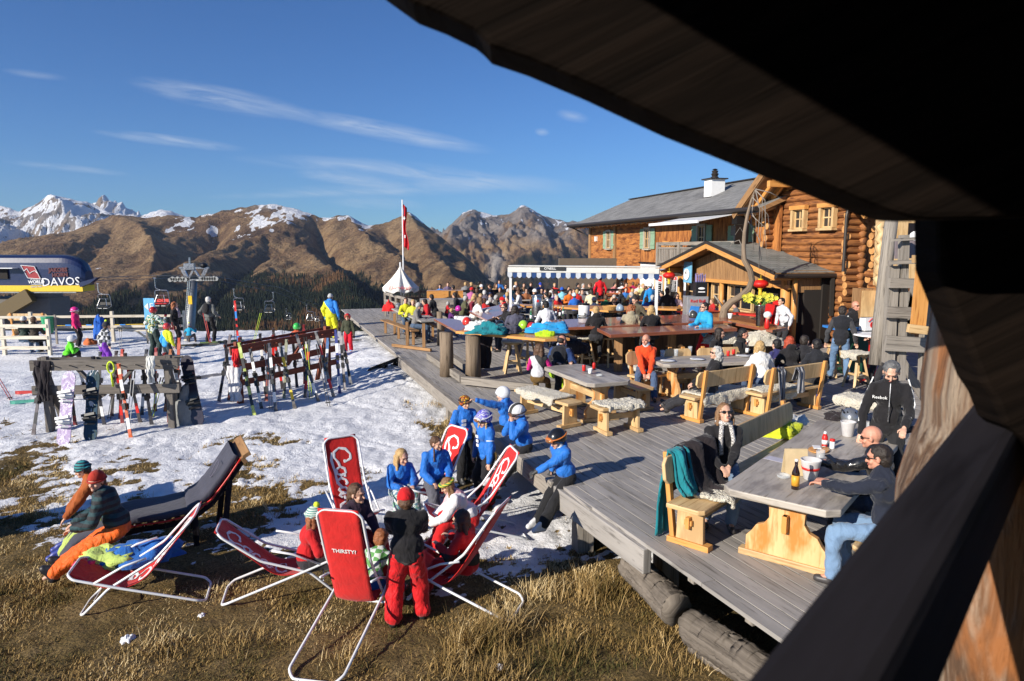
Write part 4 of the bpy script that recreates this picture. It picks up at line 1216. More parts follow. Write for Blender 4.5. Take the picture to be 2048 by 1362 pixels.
def liftchair(px,py,D,h_px,lab,red=False,rz=0.0,flip=1):
 o=empty('lift_chair',atd(px,py,D),rz,lab,'chairlift chair','chairs hanging on the lift cable')
 s=h_px*D/FPX/2.6
 o.scale=(s*flip,s,s)
 f=M_darksteel if not red else M_darksteel
 m=MB();m.path([(-.12,0,0),(.14,0,-.02)],.05,6);m.path([(0,0,0),(0,0,-.75),(.08,0,-.95),(.45,0,-1.1),(.7,0,-1.15)],.045,6)
 m.build('hanger',M_steel,o)
 m=MB()
 for s_ in(-1,1):
  x=.55+s_*.62
  m.path([(.55,0,-1.12),(x-s_*.1,0,-1.14),(x,0,-1.3),(x+s_*.03,.12,-2.35),(x,-.35,-2.5)],.04,6)
 m.path([(.1,0,-1.6),(1.0,0,-1.6)],.025,5);m.path([(.25,-.2,-1.55),(.05,-.45,-2.3)],.022,5);m.path([(.85,-.2,-1.55),(1.05,-.45,-2.3)],.022,5)
 m.build('frame',M_steel,o)
 m=MB();m.box((.55,-.12,-2.36),(1.1,.48,.07));m.box((.55,.14,-2.1),(1.1,.05,.30),rx=-.15);m.build('seat',M_red if red else M_black,o)
 m=MB();m.box((.3,-.4,-2.55),(.4,.08,.04));m.box((.85,-.4,-2.55),(.4,.08,.04));m.build('footrest',M_white,o)
for a in((195,567,58,50,'empty lift chair nearest the station, seat lit on its left edge'),(309,556,54,56,'lift chair with a red seat above the blue arrow sign',True),(467,578,70,42,'lift chair hanging just right of the man with the backpack'),(546,585,76,40,'lift chair hanging above the green ski helmet',False,0,-1),(613,610,88,31,'small lift chair hanging left of the yellow and blue suit'),(572,617,130,22,'tiny distant lift chair above the skis on the rack'),(630,625,150,18,'tiniest lift chair far down the cable')):
 liftchair(*a)
def lifttower():
 D=62
 q=lambda x,y,d=D:atd(x,y,d)
 c=empty('lift_tower',(0,0,0),0,'grey chairlift tower with V-shaped head, sheave trains and ladder','lift tower')
 m=MB();m.path([q(386,560),q(379,668),q(376,720)],[.36,.46,.5],16);m.build('mast',M_darksteel,c,smooth=True)
 m=MB()
 for dx in(-10,-6):m.path([q(386+dx,562,D-.4),q(379+dx*1.1,668,D-.4)],.035,5)
 for k in range(26):t=k/26;m.path([q(376-7*t,562+106*t,D-.4),q(380-7*t,562+106*t,D-.4)],.025,4)
 m.build('ladder',M_steel,c)
 m=MB()
 m.bar(q(359,535.5),q(418,536),.25,.16)
 for(x0,y0,x1,y1)in((362,536,374,560),(416,536,404,560),(366,536,378,560),(412,536,400,560),(388,538,376,560),(388,538,402,560),(374,560,404,560)):
  m.bar(q(x0,y0),q(x1,y1),.16,.14,(0,1,0))
 m.path([q(379,536),q(379,515)],.09,6);m.box(q(379,533),(.9,.4,.55));m.build('head_frame',M_steel,c)
 m=MB()
 m.path([q(342,556),q(360,560),q(386,563),q(412,559),q(430,554)],.12,6)
 for x in list(range(340,372,5))+list(range(402,434,5)):
  m.lathe([(0,.2),(.12,.2)],q(x,558.5+(-1 if x%10 else 1),D-.3),10,axis=(0,1,0))
 m.build('sheave_train',M_darksteel,c)
 m=MB();m.box(q(380.5,600,D-.6),(.34,.1,.75));m.build('yellow_plate',M_yellow,c)
 m=MB();m.ell(q(407,531),(.35,.35,.25));m.build('floodlight',M_black,c)
 g=MB()
 def cab(pts):
  g.path([q(*p)for p in pts],.022,4)
 cab([(-100,575,46),(175,562,50),(345,556,62),(440,562,66),(550,584,76),(620,610,90),(700,650,120)])
 cab([(-100,566,46),(175,556,50),(300,551,60),(430,553,62),(560,575,80),(700,640,130)])
 tag(g.build('haul_cable',M_darksteel),'thin steel haul cable of the chairlift sagging down the valley','cable')
lifttower()
def fences():
 for name,(pts,zz,lab)in{'a':([(-80,702),(98,705)],(.28,.62,1.0),'short pale rail fence section ending at the post near the green bin'),'b':([(-60,690),(66,688),(228,686),(372,684)],(.62,1.0),'long pale two-rail fence along the edge of the slope')}.items():
  f=empty('rail_fence',(0,0,0),0,lab,'fence','pale wooden rail fences')
  P_=[atg(*p)for p in pts]
  if name=='a':P_=[atg(-80,712),atg(101,712)]
  r=MB();a,b=P_[0],P_[-1]
  for z in zz:r.bar(a+V((0,-.06,z)),b+V((0,-.06,z)),.04,.09 if name=='b' else .11)
  r.build('rail',wood('pale_fence_wood',(.55,.49,.38),(.74,.68,.56),.7,14,(.36,.29,.2)),f)
  for p in P_+([P_[0].lerp(P_[1],.5)]if name=='a' else[]):
   m=MB();m.bar(p+V((0,0,-.2)),p+V((0,0,1.18 if name=='b' else 1.22)),.10,.10,(0,1,0));m.build('post',M_grey if name=='a' and False else MATS['pale_fence_wood'],f)
 a,b=atd(-20,650,27.5),atd(300,648,27.5)
 rp=empty('marker_rope',(0,0,0),0,'thin rope strung with small blue flags beyond the fence','rope')
 m=MB();m.path([a,a.lerp(b,.5)+V((0,0,-.05)),b],.012,5);m.build('rope',M_yellow,rp)
 for t in(.18,.32,.49,.62,.83):
  m=MB();m.box(a.lerp(b,t)+V((0,-.02,-.06)),(.22,.01,.12));m.build('flag',M_blue,rp)
 g=empty('litter_bin',atg(100,690)+V((0,0,0)),.1,'green plastic litter bin hanging on the fence post','bin')
 m=MB();m.lathe([(.45,.15),(.98,.22),(1.0,.23),(1.03,.22)],n=12);m.build('bucket',M_green,g)
 m=MB();m.bar((.25,0,0),(.25,0,1.1),.06,.06,(0,1,0));m.build('stand',M_grey,g)
 s=empty('arrow_sign',atg(304,690),0,'blue board with a white left-pointing arrow beside the fence','sign')
 m=MB();m.box((0,0,1.15),(.38,.04,1.1));m.build('board',plain('sky_blue_board',(.12,.42,.72),.5),s)
 m=MB();m.prism([(-.16,0),(-.02,.13),(-.02,-.13)],(0,-.03,1.4),(1,0,0),(0,0,1),.01);m.build('arrow',M_white,s)
 text('lettering','E',.3,M_white,(.09,-.03,1.4),(1,0,0),(0,0,1),s)
 m=MB();m.bar((-.15,0,-.1),(-.15,0,.6),.05,.05);m.bar((.15,0,-.1),(.15,0,.6),.05,.05);m.build('leg',M_grey,s)
 b=empty('wooden_bench',atg(258,684),.05,'pale plank bench standing behind the fence','bench')
 m=MB();m.box((0,0,.45),(2.4,.4,.05));m.build('seat',MATS['pale_fence_wood'],b)
 for x in(-.8,.8):
  m=MB();m.bar((x,0,0),(x,0,.43),.08,.08,(0,1,0));m.bar((x,0,.05),(x-.5,0,.42),.06,.06,(0,1,0));m.build('leg',MATS['pale_fence_wood'],b)
fences()
def umbrella_flag():
 p=at(803,640,0)
 u=empty('beer_umbrella',p,0,'half-folded white parasol with red script lettering at the deck corner','parasol')
 s=27.9/1385
 m=MB();m.path([(0,0,-.1),(0,0,2.4)],.035,8);m.build('pole',M_whitemetal,u)
 n=16;top,bot,r=2.25,1.35,.68
 def fn(a,b):
  th=2*math.pi*a
  rr=.02+(r*(1+.10*math.cos(8*th)))*b**1.1
  return(rr*math.cos(th),rr*math.sin(th),top-(top-bot)*b**.85-.05*(1-math.cos(8*th))*b)
 m=MB();m.grid(fn,64,8);cv=m.build('canopy',cloth((.80,.78,.72),'parasol_canvas'),u,smooth=True,solid=.01)
 m=MB()
 def fl(a,b):
  th=2*math.pi*a;rr=r*(1+.10*math.cos(8*th))+.005
  return(rr*math.cos(th),rr*math.sin(th),bot+.0-.05*(1-math.cos(8*th))-.12*b)
 m.grid(fl,64,2);m.build('valance',MATS['parasol_canvas'],cv,smooth=True,solid=.008)
 for x,t in((-.36,'S'),(-.10,'Swiss'),(.30,'Swigly')):
  yy=-math.sqrt(max(.66**2-x*x,.05))-.06
  text('lettering',t[:6],.17,M_red,(x,yy-.01,bot+.03),(1,x*.6,.0),(0,.2,1),u,.003,shear=.4)
 f=empty('flag_pole',p+V((.06,.3,0)),0,'tall slim flagpole with limp red flag behind the parasol','flagpole')
 m=MB();m.path([(0,0,0),(.03,0,4.95)],.03,8);m.build('pole',M_whitemetal,f)
 def fg(a,b):
  return(.03+.01+.17*a*(1-.25*math.sin(b*5))+.03*math.sin(b*9),.06*math.sin(a*9+b*3),4.8-1.75*b-.18*a)
 m=MB();m.grid(fg,10,16);fl_=m.build('flag',cloth((.62,.02,.03),'red_flag_cloth'),f,smooth=True,solid=.004)
 m=MB();m.box((.10,-.07,4.2),(.03,.01,.16));m.box((.10,-.075,4.2),(.09,.01,.05));m.box((.12,-.07,3.45),(.04,.01,.12));m.build('flag_cross',M_white,fl_)
umbrella_flag()
def awning():
 c=empty('terrace_awning',(0,0,0),0,'long white free-standing awning with blue-and-white striped scalloped valance over the terrace','awning')
 L,Rr=atd(1021,545,22.5),atd(1314,549,21.0)
 L.z=Rr.z=2.15;X=(Rr-L).normalized()
 m=MB()
 back=V((-X.y,X.x,0))
 for p in(L,Rr):
  m=MB();m.bar(V((p.x,p.y,0)),V((p.x,p.y,2.2)),.08,.08,(0,1,0));m.build('post',M_white,c)
 m=MB();m.bar(V((Rr.x,Rr.y,0))+X*.0,V((Rr.x,Rr.y,0))+V((0,0,.06)),.4,.4,(0,1,0));m.build('foot_plate',M_white,c)
 m=MB();Y=V((0,0,1))
 O=(L+Rr)/2+V((0,0,.14));half=(Rr-L).length/2+.08
 m.bar(O-X*half,O+X*half,.14,.17);m.bar(O-X*half+V((0,0,.12))+back*.25,O+X*half+V((0,0,.12))+back*.25,.5,.04)
 m.build('cassette',plain('off_white_awning_box',(.56,.55,.51),.5),c,bevel=.03)
 m=MB();m.bar(O-X*half+back*.9+V((0,0,.02)),O+X*half+back*.9+V((0,0,.02)),1.3,.02);m.build('awning_cloth',cloth((.7,.72,.75),'awning_cloth'),c)
 pr=plain('navy_stripe_cloth',(.012,.045,.15),.9);wh=plain('white_stripe_cloth',(.45,.48,.52),.9)
 n=30;w=2*half/n;m=MB()
 for k in range(n):
  a=O-X*half+X*(w*k)+V((0,0,-.08))-back*.06
  poly=[(0,0)]+[(w*t/6,-.12-.06*math.sin(math.pi*t/6))for t in range(7)]+[(w,0)]
  m.prism(poly,a+back*(.02*math.sin(k*1.3)),X,(0,0,1),.008,mi=k%2)
 m.build('valance',[wh,pr],c)
 b=MB();p=O-X*.9-back*.1+V((0,0,.05));b.prism([(-.42,-.06),(.42,-.06),(.42,.06),(-.42,.06)],p,X,(0,0,1),.012);lb=b.build('name_label',M_black,c)
 text('lettering',"O'NEILL",.11,M_white,p-back*.012-X*.08,X,(0,0,1),lb,.002)
awning()
# furniture makers
def wav(x0,x1,n=8):return[(x0+(x1-x0)*i/n)for i in range(n+1)]
def trestle_table(p,rz,L,W,label,top=None,H=.75,scallop=False,group='trestle tables on the terrace'):
 t=empty('trestle_table',p,rz,label,'table',group)
 m=MB();c=.10;h=.07
 poly=[(-W/2+c,-L/2),(W/2-c,-L/2),(W/2,-L/2+c),(W/2,L/2-c),(W/2-c,L/2),(-W/2+c,L/2),(-W/2,L/2-c),(-W/2,-L/2+c)]
 m.prism(poly,(0,0,H-h/2),(1,0,0),(0,1,0),h)
 m.build('tabletop',top or M_pinegrey,t,bevel=.012)
 half=[(.36,.06),(.36,.20),(.31,.26),(.27,.33),(.20,.36),(.155,.43),(.16,.53),(.22,.60),(.30,H-h)]
 prof=[(-a,b)for a,b in half]+[(a,b)for a,b in reversed(half)]
 k=W/1.0
 for sg in(-1,1):
  y=sg*(L/2-.38)
  m=MB();m.prism([(a*k,b)for a,b in reversed(prof)],(0,y,0),(1,0,0),(0,0,1),.065)
  e=m.build('end_board',wood('worn_orange_end_board',(.62,.36,.15),(.78,.52,.26),.5,10,(.42,.16,.04),.2,.3,blotch=(.58,.22,.05)),t,bevel=.006)
  m=MB();m.bar((-.42*k,y,.03),(.42*k,y,.03),.11,.065);m.build('foot',M_pine,t,bevel=.008)
  m=MB();m.box((0,y+sg*.06,.42),(.045,.09,.16));m.bar((0,y+sg*.075,.33),(0,y+sg*.075,.50),.035,.05,(0,1,0));m.build('wedge',M_orange,e)
 m=MB();m.bar((0,-L/2+.3,.42),(0,L/2-.3,.42),.05,.11);m.build('stretcher',M_pine,t)
 return t
def bench(p,rz,L,label,back=True,group='benches with backrests',W=.40,H=.45,pale=None):
 t=empty('bench',p,rz,label,'bench',group)
 m=MB();c=.05
 m.prism([(-W/2,-L/2),(W/2-c,-L/2),(W/2,-L/2+c),(W/2,L/2-c),(W/2-c,L/2),(-W/2,L/2)],(0,0,H-.025),(1,0,0),(0,1,0),.05)
 m.build('seat',pale or M_pine,t,bevel=.01)
 for sg in(-1,1):
  y=sg*(L/2-.16)
  m=MB();m.prism([(-.15,.05),(.15,.05),(.14,H-.05),(-.14,H-.05)],(0,y,0),(1,0,0),(0,0,1),.05)
  e=m.build('end_board',M_pine,t,bevel=.006)
  m=MB();m.bar((-.24,y,.03),(.22,y,.03),.11,.06);m.build('foot',M_orange if back else M_pine,t,bevel=.006)
  m=MB();m.box((0,y+sg*.05,.26),(.04,.07,.12));m.box((0,y+sg*.05,.26),(.08,.035,.05));m.build('wedge',M_orange,e)
  if back:
   m=MB();m.bar((-.19,y+sg*.0,.05),(-.30,y,.93),.07,.05,(1,0,0));m.build('back_post',M_orange,t,bevel=.006)
 if back:
  m=MB();q=Matrix.Rotation(-.12,3,'Y')
  c=.06
  m.prism([(-L/2+c,-.14),(L/2-c,-.14),(L/2,-.14+c),(L/2,.14-c),(L/2-c,.14),(-L/2+c,.14),(-L/2,.14-c),(-L/2,-.14+c)],(-.235,0,.76),(0,1,0),(-.125,0,1),.04)
  m.build('backrest',M_pine,t,bevel=.01)
 m=MB();m.bar((0,-L/2+.12,.26),(0,L/2-.12,.26),.04,.09);m.build('stretcher',M_pine,t)
 return t
M_fleece=None
def fleece_mat():
 global M_fleece
 if M_fleece:return M_fleece
 m,t,b=newmat('curly_sheepskin')
 tc=t.n('ShaderNodeTexCoord').outputs['Object']
 v=t.n('ShaderNodeTexVoronoi',{'Vector':tc,'Scale':38.0}).outputs['Distance']
 n=t.noise(tc,6.0,4)
 c=t.mix(t.ramp(n,[(.3,0),(.7,1)]),(.72,.65,.50),(.84,.79,.67))
 c=t.mix(t.ramp(v,[(.45,0),(.9,.25)]),c,(.52,.43,.28))
 m.node_tree.links.new(c,b.inputs['Base Color']);b.inputs['Roughness'].default_value=1
 b.inputs['Sheen Weight'].default_value=.3
 m.node_tree.links.new(t.bump(t.math('ADD',t.math('MULTIPLY',v,-1.0),t.noise(tc,90.0,2)),1.0,.03),b.inputs['Normal'])
 M_fleece=m
 return m
def sheepskin(p,rz,L,W,label,drop=.22,group='sheepskins on the seats',seat=.40,mat=None,name='sheepskin',cat='sheepskin',lump=.03,th=.03):
 def fn(a,b):
  x=(a-.5)*W;y=(b-.5)*L*(1-.25*abs(2*a-1)**2*(noise.noise(V((a*3,p[0],1)))+.6))
  w=W*(1+.25*noise.noise(V((b*3+p[0],2,p[1]))))
  x=(a-.5)*w
  e=seat/2+.015;z=.018
  if abs(x)>e:
   over=abs(x)-e;z=.018-min(over,drop);x=math.copysign(e+.035+.1*max(0,over-drop),x)
  d=noise.noise(V((x*9+p[0]*7,y*9,z*9)))*lump*.8+noise.noise(V((x*40,y*40,z*40+p[1])))*.012
  return(x+(d if abs(x)>e else 0)*(1 if x>0 else-1),y+d*.5,z+abs(d)*1.0)
 m=MB();m.grid(fn,26,34)
 o=m.build(name,mat or fleece_mat(),None,smooth=True,solid=th,loc=p,rz=rz)
 return tag(o,label,cat,group)
def slab(name,px,z,th,mat,parent,bevel=.008):
 pts=[at(x,y,z)for x,y in px];o=pts[0]
 m=MB();pl=[(q.x-o.x,q.y-o.y)for q in pts]
 if sum(a[0]*b[1]-b[0]*a[1]for a,b in zip(pl,pl[1:]+pl[:1]))<0:pl.reverse()
 m.prism(pl,o-V((0,0,th/2)),(1,0,0),(0,1,0),th)
 return m.build(name,mat,parent,bevel=bevel)
def stool(p,rz,label,H=.74):
 s=empty('bar_stool',p,rz,label,'bar stool','wooden bar stools')
 m=MB();m.lathe([(H-.045,.17),(H-.04,.18),(H-.005,.18),(H,.17)],n=20);m.build('seat',M_pine,s,smooth=False)
 for k in range(4):
  a=math.pi/4+k*math.pi/2
  m=MB();m.bar((.10*math.cos(a),.10*math.sin(a),H-.03),(.27*math.cos(a),.27*math.sin(a),0),.05,.045,(math.cos(a),math.sin(a),.3));m.build('leg',M_pine,s)
 m=MB()
 for k in range(4):
  a,b=math.pi/4+k*math.pi/2,math.pi/4+(k+1)*math.pi/2
  z=.26+.05*(k%2);r=.27-(.17*z/H)
  m.bar((r*math.cos(a),r*math.sin(a),z),(r*math.cos(b),r*math.sin(b),z),.03,.04)
 m.build('rung',M_pine,s)
 return s
def script_strokes(word):
 C=[[(.95,.75),(.85,.98),(.55,1.0),(.2,.75),(.08,.35),(.3,.02),(.65,.0),(1.0,.22),(1.3,.3)],[(.95,.75),(.98,.6),(.85,.62)]]
 o=[[(.55,.6),(.25,.55),(.1,.28),(.25,.02),(.5,.05),(.62,.3),(.55,.55),(.75,.5)]]
 c=[[(.58,.48),(.5,.6),(.25,.52),(.1,.25),(.25,.02),(.5,.08),(.7,.25)]]
 a=[[(.58,.5),(.4,.6),(.15,.45),(.1,.18),(.25,.02),(.48,.2),(.6,.55),(.55,.15),(.65,.02),(.85,.2)]]
 l=[[(.05,.2),(.35,.8),(.38,1.1),(.25,1.05),(.15,.5),(.18,.1),(.35,.02),(.5,.2)]]
 dash=[[(0,.32),(.3,.34)]]
 G={'C':(C,1.15),'o':(o,.68),'c':(c,.62),'a':(a,.72),'l':(l,.45),'-':(dash,.38)}
 out=[];x=0
 for ch in word:
  st,w=G[ch]
  for s in st:out.append([(px+x,py)for px,py in s])
  x+=w
 out.append([(.3,-.12),(.8,-.2),(1.5,-.08),(2.3,.02)])
 return out,x
def chaikin(P,cut=.035):
 out=[]
 for i,q in enumerate(P):
  a,b=P[i-1],P[(i+1)%len(P)]
  da,db=(a-q),(b-q);ca,cb=min(cut,da.length*.45),min(cut,db.length*.45)
  A,B=q+da.normalized()*ca,q+db.normalized()*cb
  out+=[A,(A+B)/4+q/2,B]
 return out+[out[0]]
M_sling=None
def deckchair(p,rz,label,width=.50,head=(-.62,1.22),front_print=True,back_text=None,foot=.48,rear=-.78):
 global M_sling
 if not M_sling:M_sling=cloth((.60,.018,.016),'red_sling_canvas',.7,.25)
 c=empty('deck_chair',p,rz,label,'deck chair','red sling deck chairs on the meadow')
 r=.0145;w=width/2
 hy,hz=head
 m=MB()
 k=.07
 m1,m2=(hy*.45+.02,hz*.55+.02),(.18,.30)
 side=[(hy,hz),m1,m2,(foot,.015)]
 loop=[]
 def ln(sg,pts):return[(sg*w,y,z)for y,z in pts]
 d0=V((0,side[1][0]-hy,side[1][1]-hz)).normalized()*k
 L_=[V((-w+k,hy,hz)),V((-w,hy+d0 .y,hz+d0 .z))]+[V(q)for q in ln(-1,side[1:-1])]+[V((-w,foot-k*.7,.05)),V((-w+k,foot,.015))]
 R_=[V((-q.x,q.y,q.z))for q in reversed(L_)]
 pts=chaikin(L_+R_)
 m.path(pts,r,8,caps=False);m.build('back_frame',M_whitemetal,c,smooth=True)
 m=MB();w2=w+.035
 L_=[V((-w2+k,.56,.50)),V((-w2,.50,.47)),V((-w2,.05,.31)),V((-w2,rear+k,.06)),V((-w2+k,rear,.015))]
 R_=[V((-q.x,q.y,q.z))for q in reversed(L_)]
 m.path(chaikin(L_+R_),r,8,caps=False);m.build('seat_frame',M_whitemetal,c,smooth=True)
 m=MB()
 for sg in(-1,1):
  m=MB();m.path([(sg*w2,.30,.40),(sg*(w2+.01),.0,.56),(sg*w2,-.22,.62)],r*.9,8);m.build('arm_strut',M_whitemetal,c,smooth=True)
 m=MB();m.path([(-w,.32,.19),(w,.32,.19)],.007,6);m.build('cross_rod',M_whitemetal,c)
 ctrl=[(hy-.01,hz+.012),(hy*.78,hz*.80),(hy*.50-.0,hz*.56),(hy*.24,hz*.36),(.02,.285),(.22,.31),(.40,.40),(.56,.505)]
 def cr(t):
  n=len(ctrl)-1;s=min(t*n,n-1e-6);i=int(s);f=s-i
  P_=[ctrl[max(0,min(n,i+d))]for d in(-1,0,1,2)]
  return[0.5*(2*P_[1][j]+(P_[2][j]-P_[0][j])*f+(2*P_[0][j]-5*P_[1][j]+4*P_[2][j]-P_[3][j])*f*f+(3*P_[1][j]-P_[0][j]-3*P_[2][j]+P_[3][j])*f**3)for j in(0,1)]
 ws=w-.028
 def sag(a,t):return-.028*math.sin(math.pi*t)*(1-(2*a-1)**2)+.004*noise.noise(V((a*6,t*14,p[0])))
 def fn(a,t):
  y,z=cr(t);s=sag(a,t)
  return((2*a-1)*ws,y+s*.7,z+s*.7)
 m=MB();m.grid(fn,10,34);sl=m.build('sling',M_sling,c,smooth=True,solid=.006)
 def on(a,t,off):
  y,z=cr(t);y2,z2=cr(min(t+.01,1));d=V((0,y2-y,z2-z)).normalized();n=V((0,-d.z,d.y))
  if n.y<0:n=-n
  s=sag(a,t)
  return V(((2*a-1)*ws,y+s*.7,z+s*.7))+n*off
 if front_print:
  st,tot=script_strokes('Coca-Cola')
  m=MB()
  for s in st:
   dense=[]
   for a,b in zip(s,s[1:]):
    for i in range(3):dense.append((a[0]+(b[0]-a[0])*i/3,a[1]+(b[1]-a[1])*i/3))
   dense.append(s[-1])
   pts=[on(.80-.52*y-.03,.08+.62*x/tot,.007)for x,y in dense]
   m.path(pts,[.012+.007*abs(math.sin(i*.5))for i in range(len(pts))],6,squash=.12,up0=tuple((on(.5,.3,.1)-on(.5,.3,0)).normalized()))
  m.build('script_print',M_white,sl)
 if back_text:
  q=on(.5,.22,-.008);q2=on(.5,.20,-.008);up=(q2-q).normalized()
  text('back_print',back_text,.062,M_white,q,(1,0,0),up,sl,.001,bold=.0012)
 return c
def ski_pair(mb_mat,p,top,W=.075,L=1.6,label='',pair=True,bind=True,col2=None,name='ski'):
 p,top=V(p),V(top);d=(top-p).normalized();L=(top-p).length if L is None else L
 side=d.cross(V((0,1,0))).normalized();nrm=side.cross(d).normalized()
 s=empty('ski_pair',p,0,label,'skis','skis leaning on the racks' if top.z-p.z>.3 else 'skis lying on the snow')
 for i in range(2 if pair else 1):
  m=MB();off=nrm*(.028*i)+side*(.012*i)
  n=14
  for k in range(n):
   t0,t1=k/n,(k+1)/n
   def pos(t):
    bend=.05*max(0,t-.9)/.1+.03*max(0,.05-t)/.05+.014*math.sin(math.pi*t)
    return d*(L*t)+nrm*(bend if i==0 else-bend*.3)+off
   wd=W*(1-.28*math.sin(math.pi*(t0+t1)/2))*(1 if t1<.96 else .7)
   m.bar(pos(t0),pos(t1),wd,.016,nrm,mi=(1 if(k in(2,3,9,10)and col2)else 0))
  m.build(name,[mb_mat,col2 or M_black],s)
  if bind:
   b=MB()
   for t in(.40,.53):b.bar(d*(L*t)+off+nrm*(.035 if i else-.035),d*(L*t+.12)+off+nrm*(.035 if i else-.035),.07,.05,nrm)
   b.bar(d*(L*.56)+off+nrm*(.06 if i else-.06),d*(L*.6)+off+nrm*(.07 if i else-.07),.05,.06,nrm)
   b.build('binding',M_black,s)
 return s
def pole_pair(p,top,col,label,n=2):
 s=empty('ski_poles',p,0,label,'ski poles','ski poles at the racks')
 p,top=V(p),V(top)
 for i in range(n):
  o=V((.05*i,.02*i,0));d=top-p
  m=MB();m.path([o,o+d*.97],.008,6)
  m.build('shaft',col,s)
  m=MB();m.path([o+d*.88,o+d],.015,6);m.lathe([(0,.04),(.012,.04)],o+d*.05,8,axis=d);m.build('grip',M_blackmatt,s)
 return s
def board(p,top,W,mat,label,wide=None,th=.02,bindings=True,bmat=None,side=(1,0,0)):
 p,top=V(p),V(top);d=(top-p);L=d.length;d.normalize()
 side=V(side);side=(side-d*side.dot(d)).normalized();nrm=d.cross(side)
 if nrm.y>0:nrm=-nrm
 s=empty('snowboard',p,0,label,'snowboard','snowboards')
 poly=[]
 for i in range(9):a=math.pi+math.pi*i/8;poly.append((W/2*math.cos(a),W*.62+W*.62*math.sin(a)))
 for t in(.35,.5,.65):poly.append((W/2*(.86 if t==.5 else .9),L*t))
 for i in range(9):a=math.pi*i/8;poly.append((W/2*math.cos(a),L-W*.62+W*.62*math.sin(a)))
 for t in(.65,.5,.35):poly.append((-W/2*(.86 if t==.5 else .9),L*t))
 m=MB();m.prism(poly,(0,0,0),side,d,th);m.build('deck',mat,s)
 if bindings:
  for t in(.32,.66):
   m=MB();c=d*(L*t)+nrm*.05
   m.bar(c-side*W*.45,c+side*W*.45,.10,.03,nrm);m.bar(c+d*.06-side*W*.5+nrm*.04,c+d*.10+side*W*.5+nrm*.06,.05,.05,nrm)
   m.path([c-side*W*.5,c+nrm*.10-side*W*.2,c+nrm*.11+side*W*.2,c+side*W*.5],.025,7)
   m.path([c-d*.1-side*W*.4,c+nrm*.06-d*.1,c-d*.1+side*W*.4],.02,6)
   m.build('binding',bmat or M_black,s)
 return s
def drape(pts,w,mat,name,label,cat,thick=.02,seed=0,drop=(0,0,-1),fold=.03,group=None):
 pts=[V(p)for p in pts]
 ax=V(w)
 def fn(a,b):
  s=b*(len(pts)-1);i=min(int(s),len(pts)-2);f=s-i
  p=pts[i].lerp(pts[i+1],f)
  k=1-.3*b+.2*noise.noise(V((b*3,seed,0)))
  q=p+ax*((a-.5)*k)
  n=noise.noise(V((a*6+seed,b*1.8,seed*1.7)))*fold*(.3+b)*2
  return q+V((.3*n,-n,n*.3))+ax.normalized()*(noise.noise(V((b*5,a*2,seed)))*fold*.8)
 m=MB();m.grid(fn,18,22)
 o=m.build(name,mat,None,smooth=True,solid=thick)
 return tag(o,label,cat,group)
def heap(p,size,mat,name,label,cat,rz=0,seed=1,group=None,rough=.5):
 m=MB()
 def fn(a,b):
  th,ph=2*math.pi*a,math.pi/2*b
  r=V((math.cos(th)*math.sin(ph+.0001),math.sin(th)*math.sin(ph+.0001),math.cos(ph)))
  k=1+rough*noise.noise(V((r.x*2+seed,r.y*2,r.z*2)))+rough*.5*(1-2*abs(noise.noise(V((r.x*4.5,r.y*4.5+seed,r.z*4.5)))))
  return(r.x*size[0]/2*k,r.y*size[1]/2*k,max(r.z,0)*size[2]*k*.9)
 m.grid(fn,34,12)
 o=m.build(name,mat,None,smooth=True,loc=p,rz=rz)
 return tag(o,label,cat,group)
def lathe_thing(name,p,prof,mat,label,cat,n=20,group=None,extra=()):
 if not extra:
  m=MB();m.lathe(prof,n=n);o=m.build(name,mat,None,smooth=True,loc=p)
  for md in():pass
  return tag(o,label,cat,group)
 r=empty(name,p,0,label,cat,group)
 m=MB();m.lathe(prof,n=n);m.build('body',mat,r,smooth=True)
 for nm,pr,mt in extra:q=MB();q.lathe(pr,n=n);q.build(nm,mt,r,smooth=True)
 return r
def bottle(p,mat,label,lab=None,cap=None,k=1.0,cat='bottle',group=None):
 pr=[(z*k,r*k)for z,r in((0,.030),(.003,.034),(.15,.034),(.19,.022),(.215,.0135),(.255,.0135))]
 ex=[('stopper',[(.255*k,.016*k),(.275*k,.015*k),(.278*k,.005)],cap or M_white)]
 if lab:ex.append(('label',[(.035*k,.0348*k),(.13*k,.0348*k)],lab))
 return lathe_thing('bottle',p,pr,mat,label,cat,group=group,extra=ex)
def glass(p,label,k=1.0,group='drinking glasses',fill=None):
 ex=[('drink',[(.01*k,.026*k),(.07*k,.030*k),(.071*k,.001)],fill)]if fill else()
 return lathe_thing('drinking_glass',p,[(0,.028*k),(.004,.03*k),(.11*k,.035*k),(.11*k,.032*k),(.008,.026*k)],M_clear,label,'glass',group=group,extra=ex)
def can(p,mat,label,group='drink cans'):
 return lathe_thing('drink_can',p,[(0,.026),(.008,.033),(.105,.033),(.115,.027)],mat,label,'can',group=group,n=16,extra=(('lid',[(.1151,.027),(.1152,.001)],M_steel),))
def cup(p,mat,label,k=1.0,group='cups on the tables',cat='cup'):
 return lathe_thing('cup',p,[(0,.028*k),(.004,.03*k),(.09*k,.042*k),(.09*k,.039*k),(.01,.027*k)],mat,label,cat,group=group)
